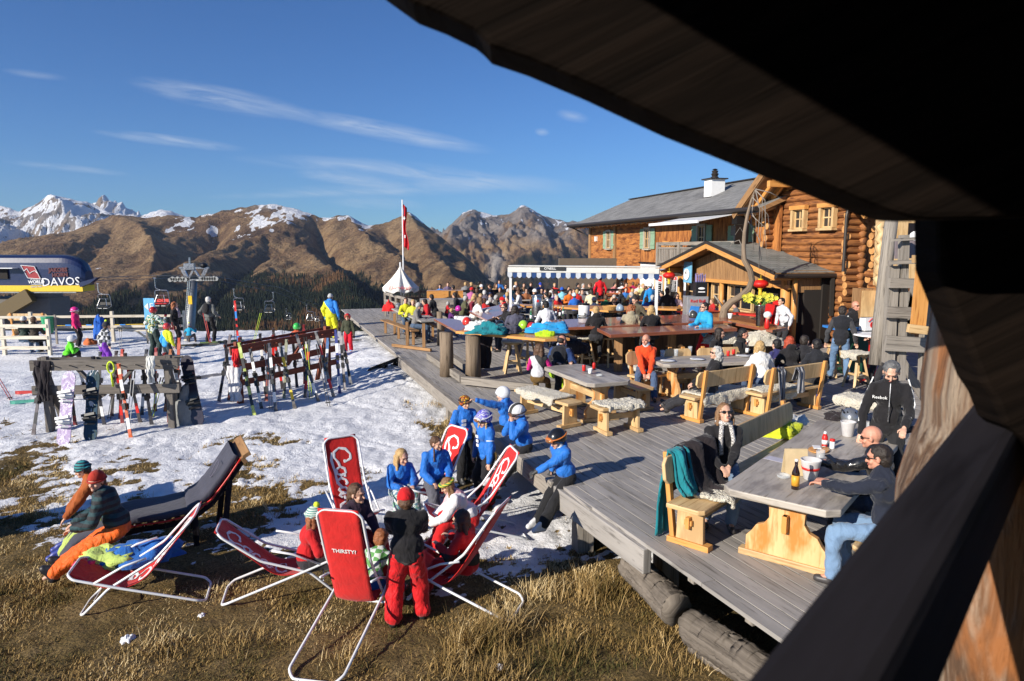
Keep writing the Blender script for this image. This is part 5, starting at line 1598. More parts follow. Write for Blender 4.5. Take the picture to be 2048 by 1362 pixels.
def helmet_thing(p,col,label,rz=0,s=1.0,stripe=None,group='ski helmets lying about'):
 h=empty('ski_helmet',p,rz,label,'helmet',group)
 m=MB();m.ell((0,0,.07*s),(.115*s,.135*s,.13*s),n=16,m=10)
 m.v=[(x,y,max(z,0.004))for x,y,z in m.v]
 m.build('shell',plain('helmet_%d%d%d'%tuple(int(c*99)for c in col),col,.25,var=.05,coat=.4),h,smooth=True)
 m=MB()
 for k in(-1,0,1):m.ell((k*.045*s,.01,.185*s-abs(k)*.012),(.009*s,.045*s,.018*s),n=6,m=4)
 m.build('vent',M_black,h)
 if stripe:
  m=MB();m.path([(math.cos(t)*.118*s,.03+math.sin(t)*.0,.07*s+.133*s*math.sin(t))for t in[math.pi*i/12 for i in range(13)]],.016*s,6,squash=.4);m.build('stripe',stripe,h)
 return h
# people
SKIN=plain('fair_skin',(.62,.36,.25),.5,var=.06,bump=.05)
SKIN_R=plain('ruddy_skin',(.58,.27,.18),.5,var=.08)
LIP=plain('lips',(.45,.12,.10),.5,var=0)
WRINKLE=tex_clouds('cloth_wrinkles',.11)
CURL=tex_clouds('hair_locks',.035)
HAIR={k:plain('%s_hair'%k,c,.55,var=.35,nscale=40,bump=.8,bscale=90)for k,c in dict(brown=(.10,.05,.025),dark=(.025,.017,.013),blond=(.48,.31,.13),grey=(.42,.41,.39),black=(.012,.010,.010),red=(.38,.055,.02),lightbrown=(.24,.13,.06),white=(.6,.58,.55),steel=(.13,.13,.13),ginger=(.30,.10,.035)).items()}
def two_tone(name,a,b,mode,scale=6.0):
 if name in MATS:return MATS[name]
 m,t,bs=newmat(name)
 tc=t.n('ShaderNodeTexCoord').outputs['Object']
 if mode=='camo':
  n=t.noise(tc,scale,2,.5,1.5)
  c=t.ramp(n,[(.0,a),(.44,b[0]),(.50,b[1]),(.56,b[2]),(.62,a)],'CONSTANT')
 elif mode=='check':
  c=t.n('ShaderNodeTexChecker',{'Vector':tc,'Color1':(*a,1),'Color2':(*b,1),'Scale':scale}).outputs[0]
 elif mode=='bands':
  z=t.n('ShaderNodeSeparateXYZ',{0:tc}).outputs[2]
  c=t.mix(t.math('GREATER_THAN',t.math('FRACT',t.math('MULTIPLY',z,scale)),.5),a,b)
 elif mode=='vbands':
  z=t.n('ShaderNodeSeparateXYZ',{0:tc}).outputs[0]
  c=t.mix(t.math('GREATER_THAN',t.math('FRACT',t.math('MULTIPLY',z,scale)),.5),a,b)
 else:
  sp=t.n('ShaderNodeSeparateXYZ',{0:tc})
  c=t.mix(t.math('GREATER_THAN',t.math('ADD',sp.outputs[2],t.math('MULTIPLY',sp.outputs[0],mode[0])),mode[1]),a,b)
 m.node_tree.links.new(c,bs.inputs['Base Color'])
 bs.inputs['Roughness'].default_value=.75
 m.node_tree.links.new(t.bump(t.noise(tc,9,3,.5,1.0),.5,.04),bs.inputs['Normal'])
 MATS[name]=m
 return m
def ik(a,b,L1,L2,pole):
 a,b=V(a),V(b);d=b-a;D=min(max(d.length,.05),(L1+L2)*.999)
 if d.length<1e-4:d=V((0,0,-1))
 d.normalize();b=a+d*D
 x=(L1*L1-L2*L2+D*D)/(2*D);h=math.sqrt(max(L1*L1-x*x,0))
 p=V(pole);p=p-d*p.dot(d)
 if p.length<1e-4:p=d.orthogonal()
 return a+d*x+p.normalized()*h,b
NP=[0]
def person(loc,face,label,H=1.74,pose='stand',top=(.1,.1,.1),bot=(.03,.03,.035),hair='brown',style='short',hat=None,hatc=None,lean=None,side=0,head=(0,0),hands=None,feet=None,seat=.45,near=0,hs=1.0,shoes=None,glasses=False,gog=None,skin=None,vest=None,gloves=None,hood=None,group=None,wide=1.0,badge=False,scarf=None,backpack=None,twist=0,boots=False,curl=False,legs=True,collar=None,band=None,bulk=1.32):
 face_r=R(face-90)
 root=empty('person',loc,face_r,label,'person',group)
 s=H/1.75;skin=skin or SKIN
 if lean is None:lean={'stand':3,'sit':14,'stool':16,'floor':20}[pose]
 sit=pose!='stand'
 pz={'stand':.92*s,'sit':seat+.10*s,'stool':seat+.10*s,'floor':seat+.10*s}[pose]
 pel=V((0,0,pz))
 bk=bulk if boots else 1.0;bj=.018 if boots else 0
 la,lb=R(lean),R(side)
 up=V((math.sin(lb),math.sin(la)*math.cos(lb),math.cos(la)*math.cos(lb)))
 ta=R(twist)
 X=V((math.cos(ta),math.sin(ta),0));X=(X-up*X.dot(up)).normalized();F=up.cross(X)*-1
 F=V((-X.y,X.x,0));F=(F-up*F.dot(up)).normalized()
 ch=pel+up*(.30*s);nk=pel+up*(.50*s)
 M3=Matrix((X,F,up)).transposed()
 sh={sg:nk+X*(sg*.158*s*wide)-up*.062*s for sg in(-1,1)}
 hp={sg:pel+V((math.cos(ta*.5)*sg*.09*s,0,-.02*s))for sg in(-1,1)}
 if hands is None:
  hands=((-.27*s,.08,pz-.06),(.27*s,.08,pz-.06))if pose=='stand' else((-.14,.40*s,seat+.31),(.16,.40*s,seat+.31))
 if feet is None:
  feet=((-.10*s,-.03,0),(.11*s,.05,0))if pose=='stand' else((-.13,.44*s,0 if pose!='stool' else .25),(.13,.40*s,0 if pose!='stool' else .25))
 arms,lg={},{}
 for i,sg in enumerate((-1,1)):
  hd=V(hands[i]);el,w=ik(sh[sg],hd,.29*s,.26*s,X*(sg*.6)-F*.5-V((0,0,1.0)))
  arms[sg]=(el,w)
  ft=V(feet[i])+V((0,0,.085*s));kn,an=ik(hp[sg],ft,.43*s,.42*s,V((sg*.12,1,.45 if sit else .1)))
  lg[sg]=(kn,an)
 hy,hpit=head
 Mh=Matrix.Rotation(R(hy),3,'Z')@Matrix.Rotation(R(-hpit),3,'X')
 hc=nk+(up*.6+V((0,0,.4))).normalized()*(.118*s)+Mh@V((0,.02,.02))
 k=s*hs*(1.0 if H>1.5 else 1.22)
 hd_=lambda v:hc+Mh@(V(v)*k)
 seg=12 if near else 8
 vox=(.0085 if near>1 else .012)if near else .026
 b=MB()
 b.ell(hd_((0,-.012,.028)),(.076*k,.094*k,.088*k),Mh,seg,8)
 b.ell(hd_((0,.022,-.045)),(.056*k,.064*k,.066*k),Mh,seg,8)
 b.ell(hd_((0,.075,-.078)),(.026*k,.022*k,.022*k),Mh,8,6)
 b.cap(hd_((0,.083,.008)),hd_((0,.102,-.026)),.010*k,.015*k)
 if near:
  for sg in(-1,1):
   b.ell(hd_((sg*.079,-.005,-.005)),(.012*k,.020*k,.030*k),Mh,8,6)
   b.ell(hd_((sg*.040,.058,-.028)),(.024*k,.020*k,.022*k),Mh,8,6)
  b.ell(hd_((0,.074,.036)),(.05*k,.018*k,.012*k),Mh,8,6)
 b.cap(nk-up*.05*s,hd_((0,-.015,-.05)),.060*s,.052*s,seg)
 b.ell(ch+up*.06*s,(.135*s,.09*s,.17*s),M3,seg,8);b.ell(pel+up*.04*s,(.13*s,.095*s,.13*s),M3,seg,8)
 for sg in(-1,1):
  el,w=arms[sg]
  b.cap(nk-up*.06*s,sh[sg],.05*s,.045*s,seg)
  b.cap(sh[sg],el,.045*s,.036*s,seg);b.cap(el,w,.036*s,.026*s,seg)
  kn,an=lg[sg]
  b.cap(pel,hp[sg],.09*s,.08*s,seg)
  b.cap(hp[sg],kn,.072*s,.05*s,seg);b.cap(kn,an,.048*s,.034*s,seg)
  d=(w-el).normalized();hside=d.cross(V((0,0,1)))
  hside=hside.normalized()if hside.length>.2 else X.copy()
  pn=hside.cross(d).normalized()
  if pn.z<0:pn=-pn
  pc=w+d*.045*s
  Mp=Matrix((hside,pn,d)).transposed()
  b.ell(pc,(.036*s,.017*s,.048*s),Mp,8,6)
  if near:
   for q in range(4):
    o=(q-1.5)*.019*s;L=(.036,.042,.039,.031)[q]*s
    base=pc+d*.034*s+hside*o
    mid=base+d*L*.8-pn*.010*s
    tip=mid+d*L*.35-pn*L*(.7+.1*q)
    b.cap(base,mid,.0092*s,.0088*s,6);b.cap(mid,tip,.0088*s,.0078*s,6)
   tb=pc-d*.018*s-hside*sg*.030*s
   tm=tb-hside*sg*.022*s+d*.025*s-pn*.01;b.cap(tb,tm,.0115*s,.010*s,6);b.cap(tm,tm+d*.026*s-pn*.008*s,.010*s,.0085*s,6)
  else:
   b.cap(pc+d*.03*s,pc+d*.07*s-pn*.02*s,.022*s,.016*s,6)
  b.cap(an,an+V((0,.09*s,-.035*s)),.034*s,.028*s,6)
 b.build('body',skin,root,smooth=True,remesh=vox,smoothit=2)
 sv=.016 if near else .03
 g=.030*s if not near else .028*s
 def mkmat(c):return c if isinstance(c,bpy.types.Material)else cloth(tuple(c))
 tm_=mkmat(top)
 def torso(mb,inf,arm=True,neck=True):
  mb.ell(ch+up*.07*s,((.150+inf)*s*wide,(.105+inf*1.1)*s,.185*s),M3,seg,8)
  mb.ell(pel+up*.10*s,((.140+inf)*s*wide,(.105+inf*1.3)*s,.17*s),M3,seg,8)
  if pose=='stand':mb.ell(pel+up*-.02*s,((.140+inf)*s*wide,(.112+inf)*s,.12*s),M3,seg,6)
  for sg in(-1,1):mb.cap(nk-up*.055*s,sh[sg],(.060+inf*.5)*s,(.050+inf*.5)*s,seg)
  if neck:mb.cap(nk-up*.05*s,nk+up*.035*s,.082*s,.070*s,seg)
 j=MB();torso(j,.022+bj)
 short=False
 for sg in(-1,1):
  el,w=arms[sg]
  j.cap(sh[sg],el,(.066+bj)*s,(.058+bj)*s,seg);j.cap(el,el.lerp(w,.93),(.058+bj)*s,(.046+bj*.6)*s,seg)
 if hood:j.ell(nk-F*.075*s+up*.02*s,(.11*s,.055*s,.075*s),M3,seg,6)
 j.build('jacket',tm_,root,smooth=True,remesh=sv,smoothit=3,disp=(WRINKLE,.045*s)if near else None)
 if vest:
  q=MB();torso(q,.036+bj);q.build('vest',mkmat(vest),root,smooth=True,remesh=sv,smoothit=3,disp=(WRINKLE,.03))
 if collar:
  q=MB();q.cap(nk-up*.02*s,nk+up*.055*s,.088*s,.078*s,seg);q.build('collar',mkmat(collar),root,smooth=True,remesh=.014,smoothit=2)
 if legs:
  t=MB();t.ell(pel+V((0,0,.0)),(.158*s*wide,.128*s,.125*s),None,seg,8)
  for sg in(-1,1):
   kn,an=lg[sg]
   t.cap(pel+V((sg*.03,0,-.02)),hp[sg],.105*s,.105*s,seg)
   t.cap(hp[sg],kn,.096*s*(.5+.5*bk),.074*s*bk,seg);t.cap(kn,an.lerp(kn,.06),.074*s*bk,.064*s*bk*1.05,seg)
  t.build('trousers',mkmat(bot),root,smooth=True,remesh=sv,smoothit=3,disp=(WRINKLE,.045*s)if near else None)
  for i,sg in enumerate((-1,1)):
   kn,an=lg[sg]
   q=MB();f=(an-kn);fd=V((0,1,0))if abs(f.normalized().y)<.75 else V((0,.55,.8)).normalized()
   if f.normalized().y>.75 and not sit:fd=V((0,1,0))
   z0=-.05*s
   sc_=1.25 if boots else 1.0
   q.cap(an+V((0,-.02*s,z0)),an+fd*.13*s*sc_+V((0,0,z0)),.046*s*sc_,.040*s*sc_,8)
   q.cap(an,an+V((0,0,z0)),.05*s*sc_,.05*s*sc_,8)
   if boots:q.cap(an+(kn-an).normalized()*.14*s,an,.068*s,.062*s,8);q.cap(an+fd*.1*s,an+(kn-an).normalized()*.08*s,.045*s,.05*s,8)
   sm=shoes or(.05,.045,.045)
   q.build('boot' if boots else 'shoe',plain('footwear_%d_%d_%d'%tuple(int(c*99)for c in sm),sm,.45),root,smooth=True,remesh=.015 if near else .028,smoothit=2)
 hm=HAIR.get(hair)
 if style!='bald' and hm:
  h=MB()
  if not hat:
   h.ell(hd_((0,-.026,.042)),(.089*k,.096*k,.088*k),Mh,seg,8)
   h.ell(hd_((0,-.05,-.005)),(.083*k,.068*k,.085*k),Mh,seg,8)
  elif hat!='none':h.ell(hd_((0,-.045,-.02)),(.082*k,.062*k,.075*k),Mh,seg,8)
  if curl:
   for q in range(16):
    a=q*2.4;h.ell(hd_((.085*math.cos(a),-.04+.05*math.sin(a),.05-.012*q)),.048*k,None,8,6)
  if style in('long','bob'):
   n_=1.0 if style=='long' else .45
   for sx in(-.06,-.02,.03,.065):
    h.cap(hd_((sx,-.05,0)),hd_((sx*1.25,-.055,-.09))+V((0,-.01,-.16*n_*k)),.042*k,.028*k,8)
   for sg in(-1,1):h.cap(hd_((sg*.078,-.005,.02)),hd_((sg*.088,.01,-.09))+V((0,0,-.09*n_*k)),.030*k,.020*k,8)
  if style=='pony':h.cap(hd_((0,-.105,.01)),hd_((0,-.12,-.07))+V((0,-.01,-.08*k)),.030*k,.016*k,8)
  if style=='braids':
   for sg in(-1,1):
    a_=hd_((sg*.075,.01,-.05));
    for q in range(7):h.ell(a_+V((sg*.01,.035,-.036*q*k)),(.019*k,.019*k,.024*k),None,8,6)
  h.build('hair',hm,root,smooth=True,remesh=.011 if near else .024,smoothit=1,disp=(CURL,.022 if not curl else .05)if near else None)
 elif style=='bald' and hm:
  h=MB();h.ell(hd_((0,-.040,.016)),(.084*k,.082*k,.072*k),Mh,seg,8)
  h.build('hair',hm,root,smooth=True,remesh=.012 if near else .024,smoothit=1)
 if band:q=MB();q.path([hd_((.094*math.cos(a),-.024+.108*math.sin(a),.045+.02*math.sin(a)))for a in[math.pi*2*i/20 for i in range(21)]],.024*k,8,squash=1.0);q.build('headband',band,root,smooth=True)
 hcol=hatc or(.5,.02,.02)
 hmat=hcol if isinstance(hcol,bpy.types.Material)else None
 if hat in('beanie','beanie_pom','cap','helmet'):
  q=MB();
  R3=(.092,.108,.112)if hat!='helmet' else(.113,.134,.125)
  cz=.028 if hat!='helmet' else .026
  lowz=(.012 if hat!='helmet' else-.055)
  tmp=MB();tmp.ell((0,-.014,cz),R3,None,16,12)
  if hat=='helmet':low=lambda y:-.052+max(0,y+.02)*.85
  else:low=lambda y:.010+(y+.02)*.33
  vs=[(x,y,max(z,low(y)))for x,y,z in tmp.v]
  q.add([hd_(v)for v in vs],tmp.f)
  if hat=='cap':q.prism([(-.06*k,0),(.06*k,0),(.052*k,.07*k),(0,.09*k),(-.052*k,.07*k)],hd_((0,.078,.035)),Mh@V((1,0,0)),Mh@V((0,1,-.25)),.008)
  o=q.build({'cap':'cap','helmet':'helmet'}.get(hat,'beanie'),hmat or(cloth(hcol)if hat!='helmet' else plain('helmet_%d%d%d'%tuple(int(c*99)for c in hcol),hcol,.25,var=.04,coat=.4)),root,smooth=True)
  if hat=='beanie_pom':q=MB();q.ell(hd_((0,-.02,.155)),.036*k);q.build('pompom',hmat if False else cloth((.7,.85,.05)),root,smooth=True,disp=(CURL,.02))
  if hat in('beanie','beanie_pom')and near:
   q=MB();q.path([hd_((.094*math.cos(a),-.014+.109*math.sin(a),.022))for a in[math.pi*2*i/20 for i in range(21)]],.013*k,6);q.build('beanie_cuff',o.data.materials[0],root,smooth=True)
 if gog:
  fr=plain('goggle_frame_%d'%int(gog[0][0]*99+gog[0][1]*9),gog[0],.4)
  zz,rr=(.055,.132)if gog[1]=='up' else(.008,.108)
  q=MB()
  q.path([hd_(((.118)*math.cos(a),-.014+(.136 if hat=='helmet' else .110)*math.sin(a),zz-.018*math.sin(a)*-1))for a in[math.pi*2*i/20 for i in range(21)]],.013*k,6,squash=.6)
  q.build('goggle_strap',fr,root,smooth=True)
  q=MB();yy=.118 if gog[1]=='up' else .098
  q.ell(hd_((0,yy-.01,zz+.006)),(.080*k,.032*k,.040*k),Mh,14,8);gf=q.build('goggles',fr,root,smooth=True)
  q=MB();q.ell(hd_((0,yy+.006,zz+.006)),(.066*k,.026*k,.029*k),Mh,14,8);q.build('lens',plain('dark_mirror_lens',(.05,.03,.02)if gog[0][0]>.5 else(.25,.10,.03),.08,var=0,coat=1.0),root,smooth=True)
 if glasses:
  q=MB()
  for sg in(-1,1):
   q.ell(hd_((sg*.033,.083,.012)),(.030*k,.011*k,.018*k),Mh,10,6)
   q.path([hd_((sg*.058,.080,.016)),hd_((sg*.084,.0,.01))],.004*k,5)
  q.path([hd_((-.02,.094,.016)),hd_((.02,.094,.016))],.004*k,5)
  q.build('sunglasses',M_black,root,smooth=True)
 if near:
  if not glasses:
   for sg in(-1,1):
    q=MB();q.ell(hd_((sg*.032,.080,.010)),(.015*k,.008*k,.0085*k),Mh,8,6);q.build('eye',plain('dark_eye',(.03,.02,.015),.2,var=0),root,smooth=True)
  q=MB();q.ell(hd_((0,.090,-.053)),(.020*k,.007*k,.006*k),Mh,8,6);q.build('mouth',LIP,root,smooth=True)
 if gloves:
  q=MB()
  for sg in(-1,1):
   el,w=arms[sg];d=(w-el).normalized()
   q=MB();q.cap(w-d*.03,w+d*.03,.045*s,.042*s);q.ell(w+d*.08*s,(.048*s,.032*s,.062*s),d.to_track_quat('Z','Y').to_matrix(),10,8)
   for u in range(4):q.cap(w+d*.10*s+d.orthogonal().normalized()*(u-1.5)*.022,w+d*.15*s+d.orthogonal().normalized()*(u-1.5)*.024-V((0,0,.02)),.014,.012,6)
   q.build('glove',plain('glove_%d'%int(gloves[0]*99),gloves,.6),root,smooth=True,remesh=.012 if near else .02,smoothit=1)
 if scarf:
  q=MB();sm_=mkmat(scarf)
  q.path([nk+M3@V((.075*math.cos(a)*s,.07*math.sin(a)*s,.045*s))for a in[math.pi*2*i/14 for i in range(15)]],.030*s,8,wob=.2)
  for sg in(-1,1):q.path([nk+M3@V((sg*.05*s,.085*s,.03*s)),nk+M3@V((sg*.07*s,.145*s,-.12*s)),nk+M3@V((sg*.065*s,.155*s,-.30*s))],.026*s,8,wob=.25)
  q.build('scarf',sm_,root,smooth=True)
 if badge:
  for(x,z)in((.07,.30),(.07,.22),(.07,.14)):
   q=MB();c=pel+up*(z+.03)*s+X*x*s+F*(.142*s);q.box((0,0,0),(.085*s,.012,.05*s));q.v=[tuple(c+M3@V(v))for v in q.v];q.build('badge',M_white,root)
  for sg in(-1,1):
   el,w=arms[sg];d=(el-sh[sg]).normalized();c=sh[sg].lerp(el,.55)
   q=MB();a1,a2=d.orthogonal().normalized(),d.cross(d.orthogonal().normalized())
   q.path([c+(a1*math.cos(t)+a2*math.sin(t))*.066*s for t in[math.pi*2*i/14 for i in range(15)]],.011*s,5);q.build('sleeve_band',M_white,root,smooth=True)
 if backpack:
  q=MB();q.ell(ch+up*.05*s-F*.16*s,(.14*s,.085*s,.20*s),M3,12,8);q.ell(ch-up*.05*s-F*.19*s,(.11*s,.06*s,.10*s),M3,10,8)
  q.build('backpack',mkmat(backpack),root,smooth=True,remesh=.02,smoothit=2,disp=(WRINKLE,.02))
  q=MB()
  for sg in(-1,1):q.path([ch+M3@V((sg*.1*s,-.13*s,.17*s)),ch+M3@V((sg*.12*s,0,.235*s)),ch+M3@V((sg*.11*s,.12*s,.1*s)),ch+M3@V((sg*.14*s,-.05*s,-.12*s))],.014*s,6)
  q.build('strap',mkmat(backpack),root,smooth=True)
 NP[0]+=1
 return root
# placement on the terrace
def ang(a,b):return math.atan2(b[1]-a[1],b[0]-a[0])
def hp(px,py,face,hz,fwd=.17,g=0.0):
 if g=='m':
  g=-.7
  for _ in range(8):
   p=at(px,py,g+hz);g=gz(p.x-math.cos(R(face))*fwd,p.y-math.sin(R(face))*fwd)
 p=at(px,py,g+hz)
 return V((p.x-math.cos(R(face))*fwd,p.y-math.sin(R(face))*fwd,g))
def sitter(px,py,face,label,g=0.0,seat=.45,H=1.72,lean=14,pose='sit',**kw):
 s=H/1.75
 hz=seat+.10*s+.64*s*math.cos(R(lean));fwd=.60*s*math.sin(R(lean))+.02
 return person(hp(px,py,face,hz,fwd,g),face,label,H=H,pose=pose,seat=seat,lean=lean,**kw)
def stander(px,py,face,label,g=0.0,H=1.74,lean=3,**kw):
 s=H/1.75
 return person(hp(px,py,face,.92*s+.64*s*math.cos(R(lean))-.0,.60*s*math.sin(R(lean))+.02,g),face,label,H=H,lean=lean,**kw)
c0=[at(1443,965,.75),at(1678,1038,.75),at(1812,858,.75),at(1652,836,.75)]
mid0,mid1=(c0[0]+c0[1])/2,(c0[2]+c0[3])/2
az=ang(mid0,mid1);Lt=(mid1-mid0).length;cen=(mid0+mid1)/2;cen.z=0
trestle_table(cen,az-math.pi/2,Lt,1.05,'large greyed trestle table in the foreground with an ornate orange end board')
def T(px,py,z=.75):return at(px,py,z+.002)
b0,b1=at(1327,925,.86),at(1583,808,.86)
ba=ang(b0,b1);bc=(b0+b1)/2;bc.z=0
bc+=V((math.sin(ba),-math.cos(ba),0))*.24
bench(bc,ba-math.pi/2,(b1-b0).length,'long pine bench with backrest beside the foreground table, coats over its near end',group='benches with backrests')
bside=V((math.sin(ba),-math.cos(ba),0));bdir=V((math.cos(ba),math.sin(ba),0))
nb=bc-bdir*((b1-b0).length/2)
sheepskin(nb+bdir*.78+bside*.0+V((0,0,.455)),ba-math.pi/2+.15,.95,.60,'thick curly cream sheepskin on the near end of the foreground bench',lump=.05)
rb_=cen+V((math.sin(az),-math.cos(az),0))*.82
bench(rb_,az+math.pi/2,Lt*.95,'pine bench without backrest under the two men at the foreground table',back=False,group='plain pine benches')
sheepskin(rb_+V((math.cos(az),math.sin(az),0))*-.95+V((0,0,.455)),az-math.pi/2,.8,.7,'cream sheepskin hanging from the near end of the right-hand bench')
sheepskin(at(1735,800,.5),.6,.9,.7,'rumpled pale sheepskin on the bench end behind the standing man in the black jacket',lump=.06)
k0=nb+bdir*.28-bside*.26
m_teal=cloth((.012,.20,.24),'teal_fleece',b=.8);m_blk=cloth((.022,.017,.020),'black_wool',b=.8)
drape([k0-bside*.10+V((0,0,.02)),k0-bside*.10+V((0,0,.30)),k0-bside*.08+V((0,0,.60)),k0-bside*.02+V((0,0,.94)),k0+bside*.06+V((0,0,.92)),k0+bside*.12+V((0,0,.62)),k0+bside*.2+V((0,0,.50))],bdir*.36,m_teal,'jacket','teal fleece jacket hanging over the back of the foreground bench','jacket',.025,3,fold=.05)
k1=k0+bdir*.40
drape([k1-bside*.07+V((0,0,.45)),k1-bside*.06+V((0,0,.75)),k1+V((0,0,.97)),k1+bside*.10+V((0,0,.93)),k1+bside*.17+V((0,0,.66)),k1+bside*.27+V((0,0,.50)),k1+bside*.38+V((0,0,.49))],bdir*.80,m_blk,'coat','black wool coat thrown over the foreground bench beside the teal jacket','coat',.03,8,fold=.06)
heap(at(1560,868,.47),(.5,.45,.2),cloth((.55,.62,.03),'lime_jacket'),'jacket','lime yellow jacket bundled on the far end of the foreground bench','jacket',seed=4)
heap(at(1590,848,.5),(.55,.22,.12),cloth((.62,.62,.60),'white_cloth_heap'),'towel','white and lime cloth lying beside the lime jacket','towel',rz=.7,seed=9)
bottle(T(1590,978),plain('brown_bottle_glass',(.025,.010,.006),.08,var=0,coat=.6),'brown swing-top beer bottle with orange label on the foreground table',plain('orange_beer_label',(.75,.36,.03),.5),M_white,1.05)
lathe_thing('ice_bucket',T(1620,958),[(0,.055),(.004,.06),(.19,.095),(.20,.10),(.20,.092),(.02,.055)],plain('frosted_plastic',(.72,.70,.70),.35,alpha=.85),'frosted white bucket cup with red mark behind the beer bottle','bucket',extra=(('red_mark',[(.10,.0815),(.125,.0868)],M_red),))
lathe_thing('ice_bucket',T(1695,872),[(0,.055),(.004,.06),(.17,.085),(.18,.09),(.18,.082),(.02,.055)],MATS['frosted_plastic'],'frosted white bucket near the black cycle helmet at the far end of the table','bucket')
mn=empty('menu_stand',T(1598,955),az-.9,'blank upright wooden menu board beside the bucket','menu')
m=MB();m.bar((0,.05,0),(0,.10,.26),.22,.015,(0,1,0));m.bar((0,.17,0),(0,.11,.26),.22,.012,(0,1,0));m.build('board',plain('pale_plywood',(.62,.48,.28),.5),mn)
glass(T(1640,927),'empty stemmed glass between the menu board and the phone',1.3,'glasses on the foreground table')
glass(T(1752,856),'round glass next to the black cycle helmet',1.1,'glasses on the foreground table')
glass(T(1738,862),'clear tumbler at the far end of the foreground table',1.0,'glasses on the foreground table')
o=lathe_thing('ashtray',T(1567,955),[(0,.05),(.004,.06),(.03,.065),(.03,.055),(.008,.048)],M_clear,'round glass ashtray on the near left of the foreground table','ashtray')
ks=lathe_thing('sauce_bottle',T(1649,893),[(0,.028),(.01,.032),(.11,.032),(.15,.018)],M_red,'red ketchup bottle with white cap on the foreground table','bottle',extra=(('cap',[(.15,.02),(.175,.014),(.178,.001)],M_white),('label',[(.03,.0325),(.08,.0325)],M_white)))
lathe_thing('shaker',T(1664,897),[(0,.025),(.005,.027),(.085,.027)],M_white,'white pepper shaker with red lid beside the ketchup','shaker',extra=(('lid',[(.085,.029),(.11,.028),(.115,.01)],M_red),))
m=MB();m.bar(T(1533,914),T(1585,926),.14,.002);tag(m.build('printed_sheet',plain('pale_violet_paper',(.50,.48,.55),.7),None),'pale printed paper sheet lying on the foreground table','paper')
pl=empty('wooden_plate',T(1638,901),az,'oval wooden board with cutlery and napkin on the foreground table','plate')
m=MB();m.ell((0,0,.012),(.17,.11,.012),n=20);m.build('plate',M_orange,pl,smooth=True)
m=MB();m.bar((-.12,-.02,.028),(.1,.02,.028),.02,.004);m.bar((-.08,.03,.028),(.12,-.03,.028),.016,.004);m.build('cutlery',M_steel,pl)
m=MB();m.box((.02,.03,.03),(.12,.08,.008),.4);m.build('napkin',M_paper,pl)
hc=empty('cycle_helmet',T(1700,842),az+1.9,'silver-black vented cycle helmet at the far end of the foreground table','helmet')
m=MB();m.ell((0,0,.05),(.12,.16,.13),n=18,m=10);m.v=[(x,y,max(z,.01))for x,y,z in m.v];m.build('shell',plain('silver_helmet_shell',(.30,.32,.34),.25,.6),hc,smooth=True)
m=MB()
for i in range(-2,3):m.path([(i*.045,-.13,.10),(i*.05,-.02,.182-abs(i)*.02),(i*.045,.11,.13)],.011,6)
m.build('vent',M_black,hc)
heap(T(1672,838),(.26,.2,.09),m_blk,'glove','crumpled black gloves in front of the cycle helmet','gloves',seed=5)
heap(T(1786,862),(.62,.28,.08),m_blk,'jacket','black jacket folded on the far right edge of the foreground table','jacket',seed=12,rz=az-.6)
NEAR=2
BLK=(.014,.013,.015)
def face_of(d):return math.degrees(d)
sitter(1450,828,-100,'woman in black sweater, patterned white scarf, jeans and sunglasses tilting her face to the sun',seat=.47,H=1.68,lean=2,top=BLK,bot=(.16,.24,.36),hair='lightbrown',style='bob',head=(8,-16),glasses=True,near=NEAR,scarf=two_tone('patterned_scarf',(.62,.60,.57),(.25,.23,.22),'check',60),hands=((-.02,.40,.70),(.06,.42,.69)),feet=((-.06,.40,0),(.20,.30,.0)),twist=8)
mens=math.degrees(az)+90
sitter(1742,874,mens,'bald man in black leather jacket and sunglasses at the foreground table',seat=.47,lean=16,top=plain('black_leather',(.012,.012,.013),.28,coat=.3,bump=.5,bscale=18),bot=(.05,.06,.09),hair='none',style='none',glasses=True,skin=SKIN_R,near=NEAR,head=(4,12),hands=((-.05,.62,.84),(.12,.58,.82)))
sitter(1757,915,mens+4,'dark-haired balding man in navy jacket and jeans reading his phone at the table',seat=.47,lean=10,top=(.016,.02,.035),bot=(.17,.27,.42),hair='dark',style='short',glasses=True,skin=SKIN_R,near=NEAR,head=(0,10),hands=((.02,.56,.86),(.12,.52,.86)),feet=((-.16,.40,0),(.18,.36,0)))
def phone(p,lab,rz):
 h=empty('mobile_phone',p,rz,lab,'phone');m=MB();m.box((0,0,0),(.07,.14,.009),rx=.4);m.build('case',M_black,h,bevel=.003)
 m=MB();m.box((0,-.001,.0065),(.06,.12,.002),rx=.4);m.build('screen',M_glass,h)
phone(at(1664,918,.92),'black smartphone held over the foreground table by the man in navy',.4)
blk=stander(1783,742,-118,'grey-haired man in black tracksuit jacket looking down at the phone in his hand',H=1.80,lean=8,top=BLK,bot=(.02,.02,.022),hair='steel',near=NEAR,head=(0,34),hands=((-.16,.42,1.02),(.27,.20,.86)),collar=(.012,.012,.013),twist=6)
for sg,pts in((-1,[(-.19,.02,1.50),(-.235,.02,1.36),(-.27,.08,1.22),(-.23,.25,1.10)]),(1,[(.19,.02,1.50),(.235,.02,1.36),(.30,.03,1.16),(.31,.12,.98)])):
 m=MB();m.path([V(q)+V((sg*-.012,.045,.01))for q in pts],.008,6);m.build('sleeve_piping',M_white,blk)
text('chest_lettering','Reebok',.05,M_white,(.10,.215,1.30),(-1,.1,0),(0,-.25,1),blk,.004)
m=MB();m.path([(0,.135,1.50),(.0,.185,1.35),(0,.215,1.20),(0,.19,1.02)],.006,6);m.build('zip',M_steel,blk)
phone(at(1812,822,1.08),'small black phone in the hand of the standing man in the black jacket',.3)
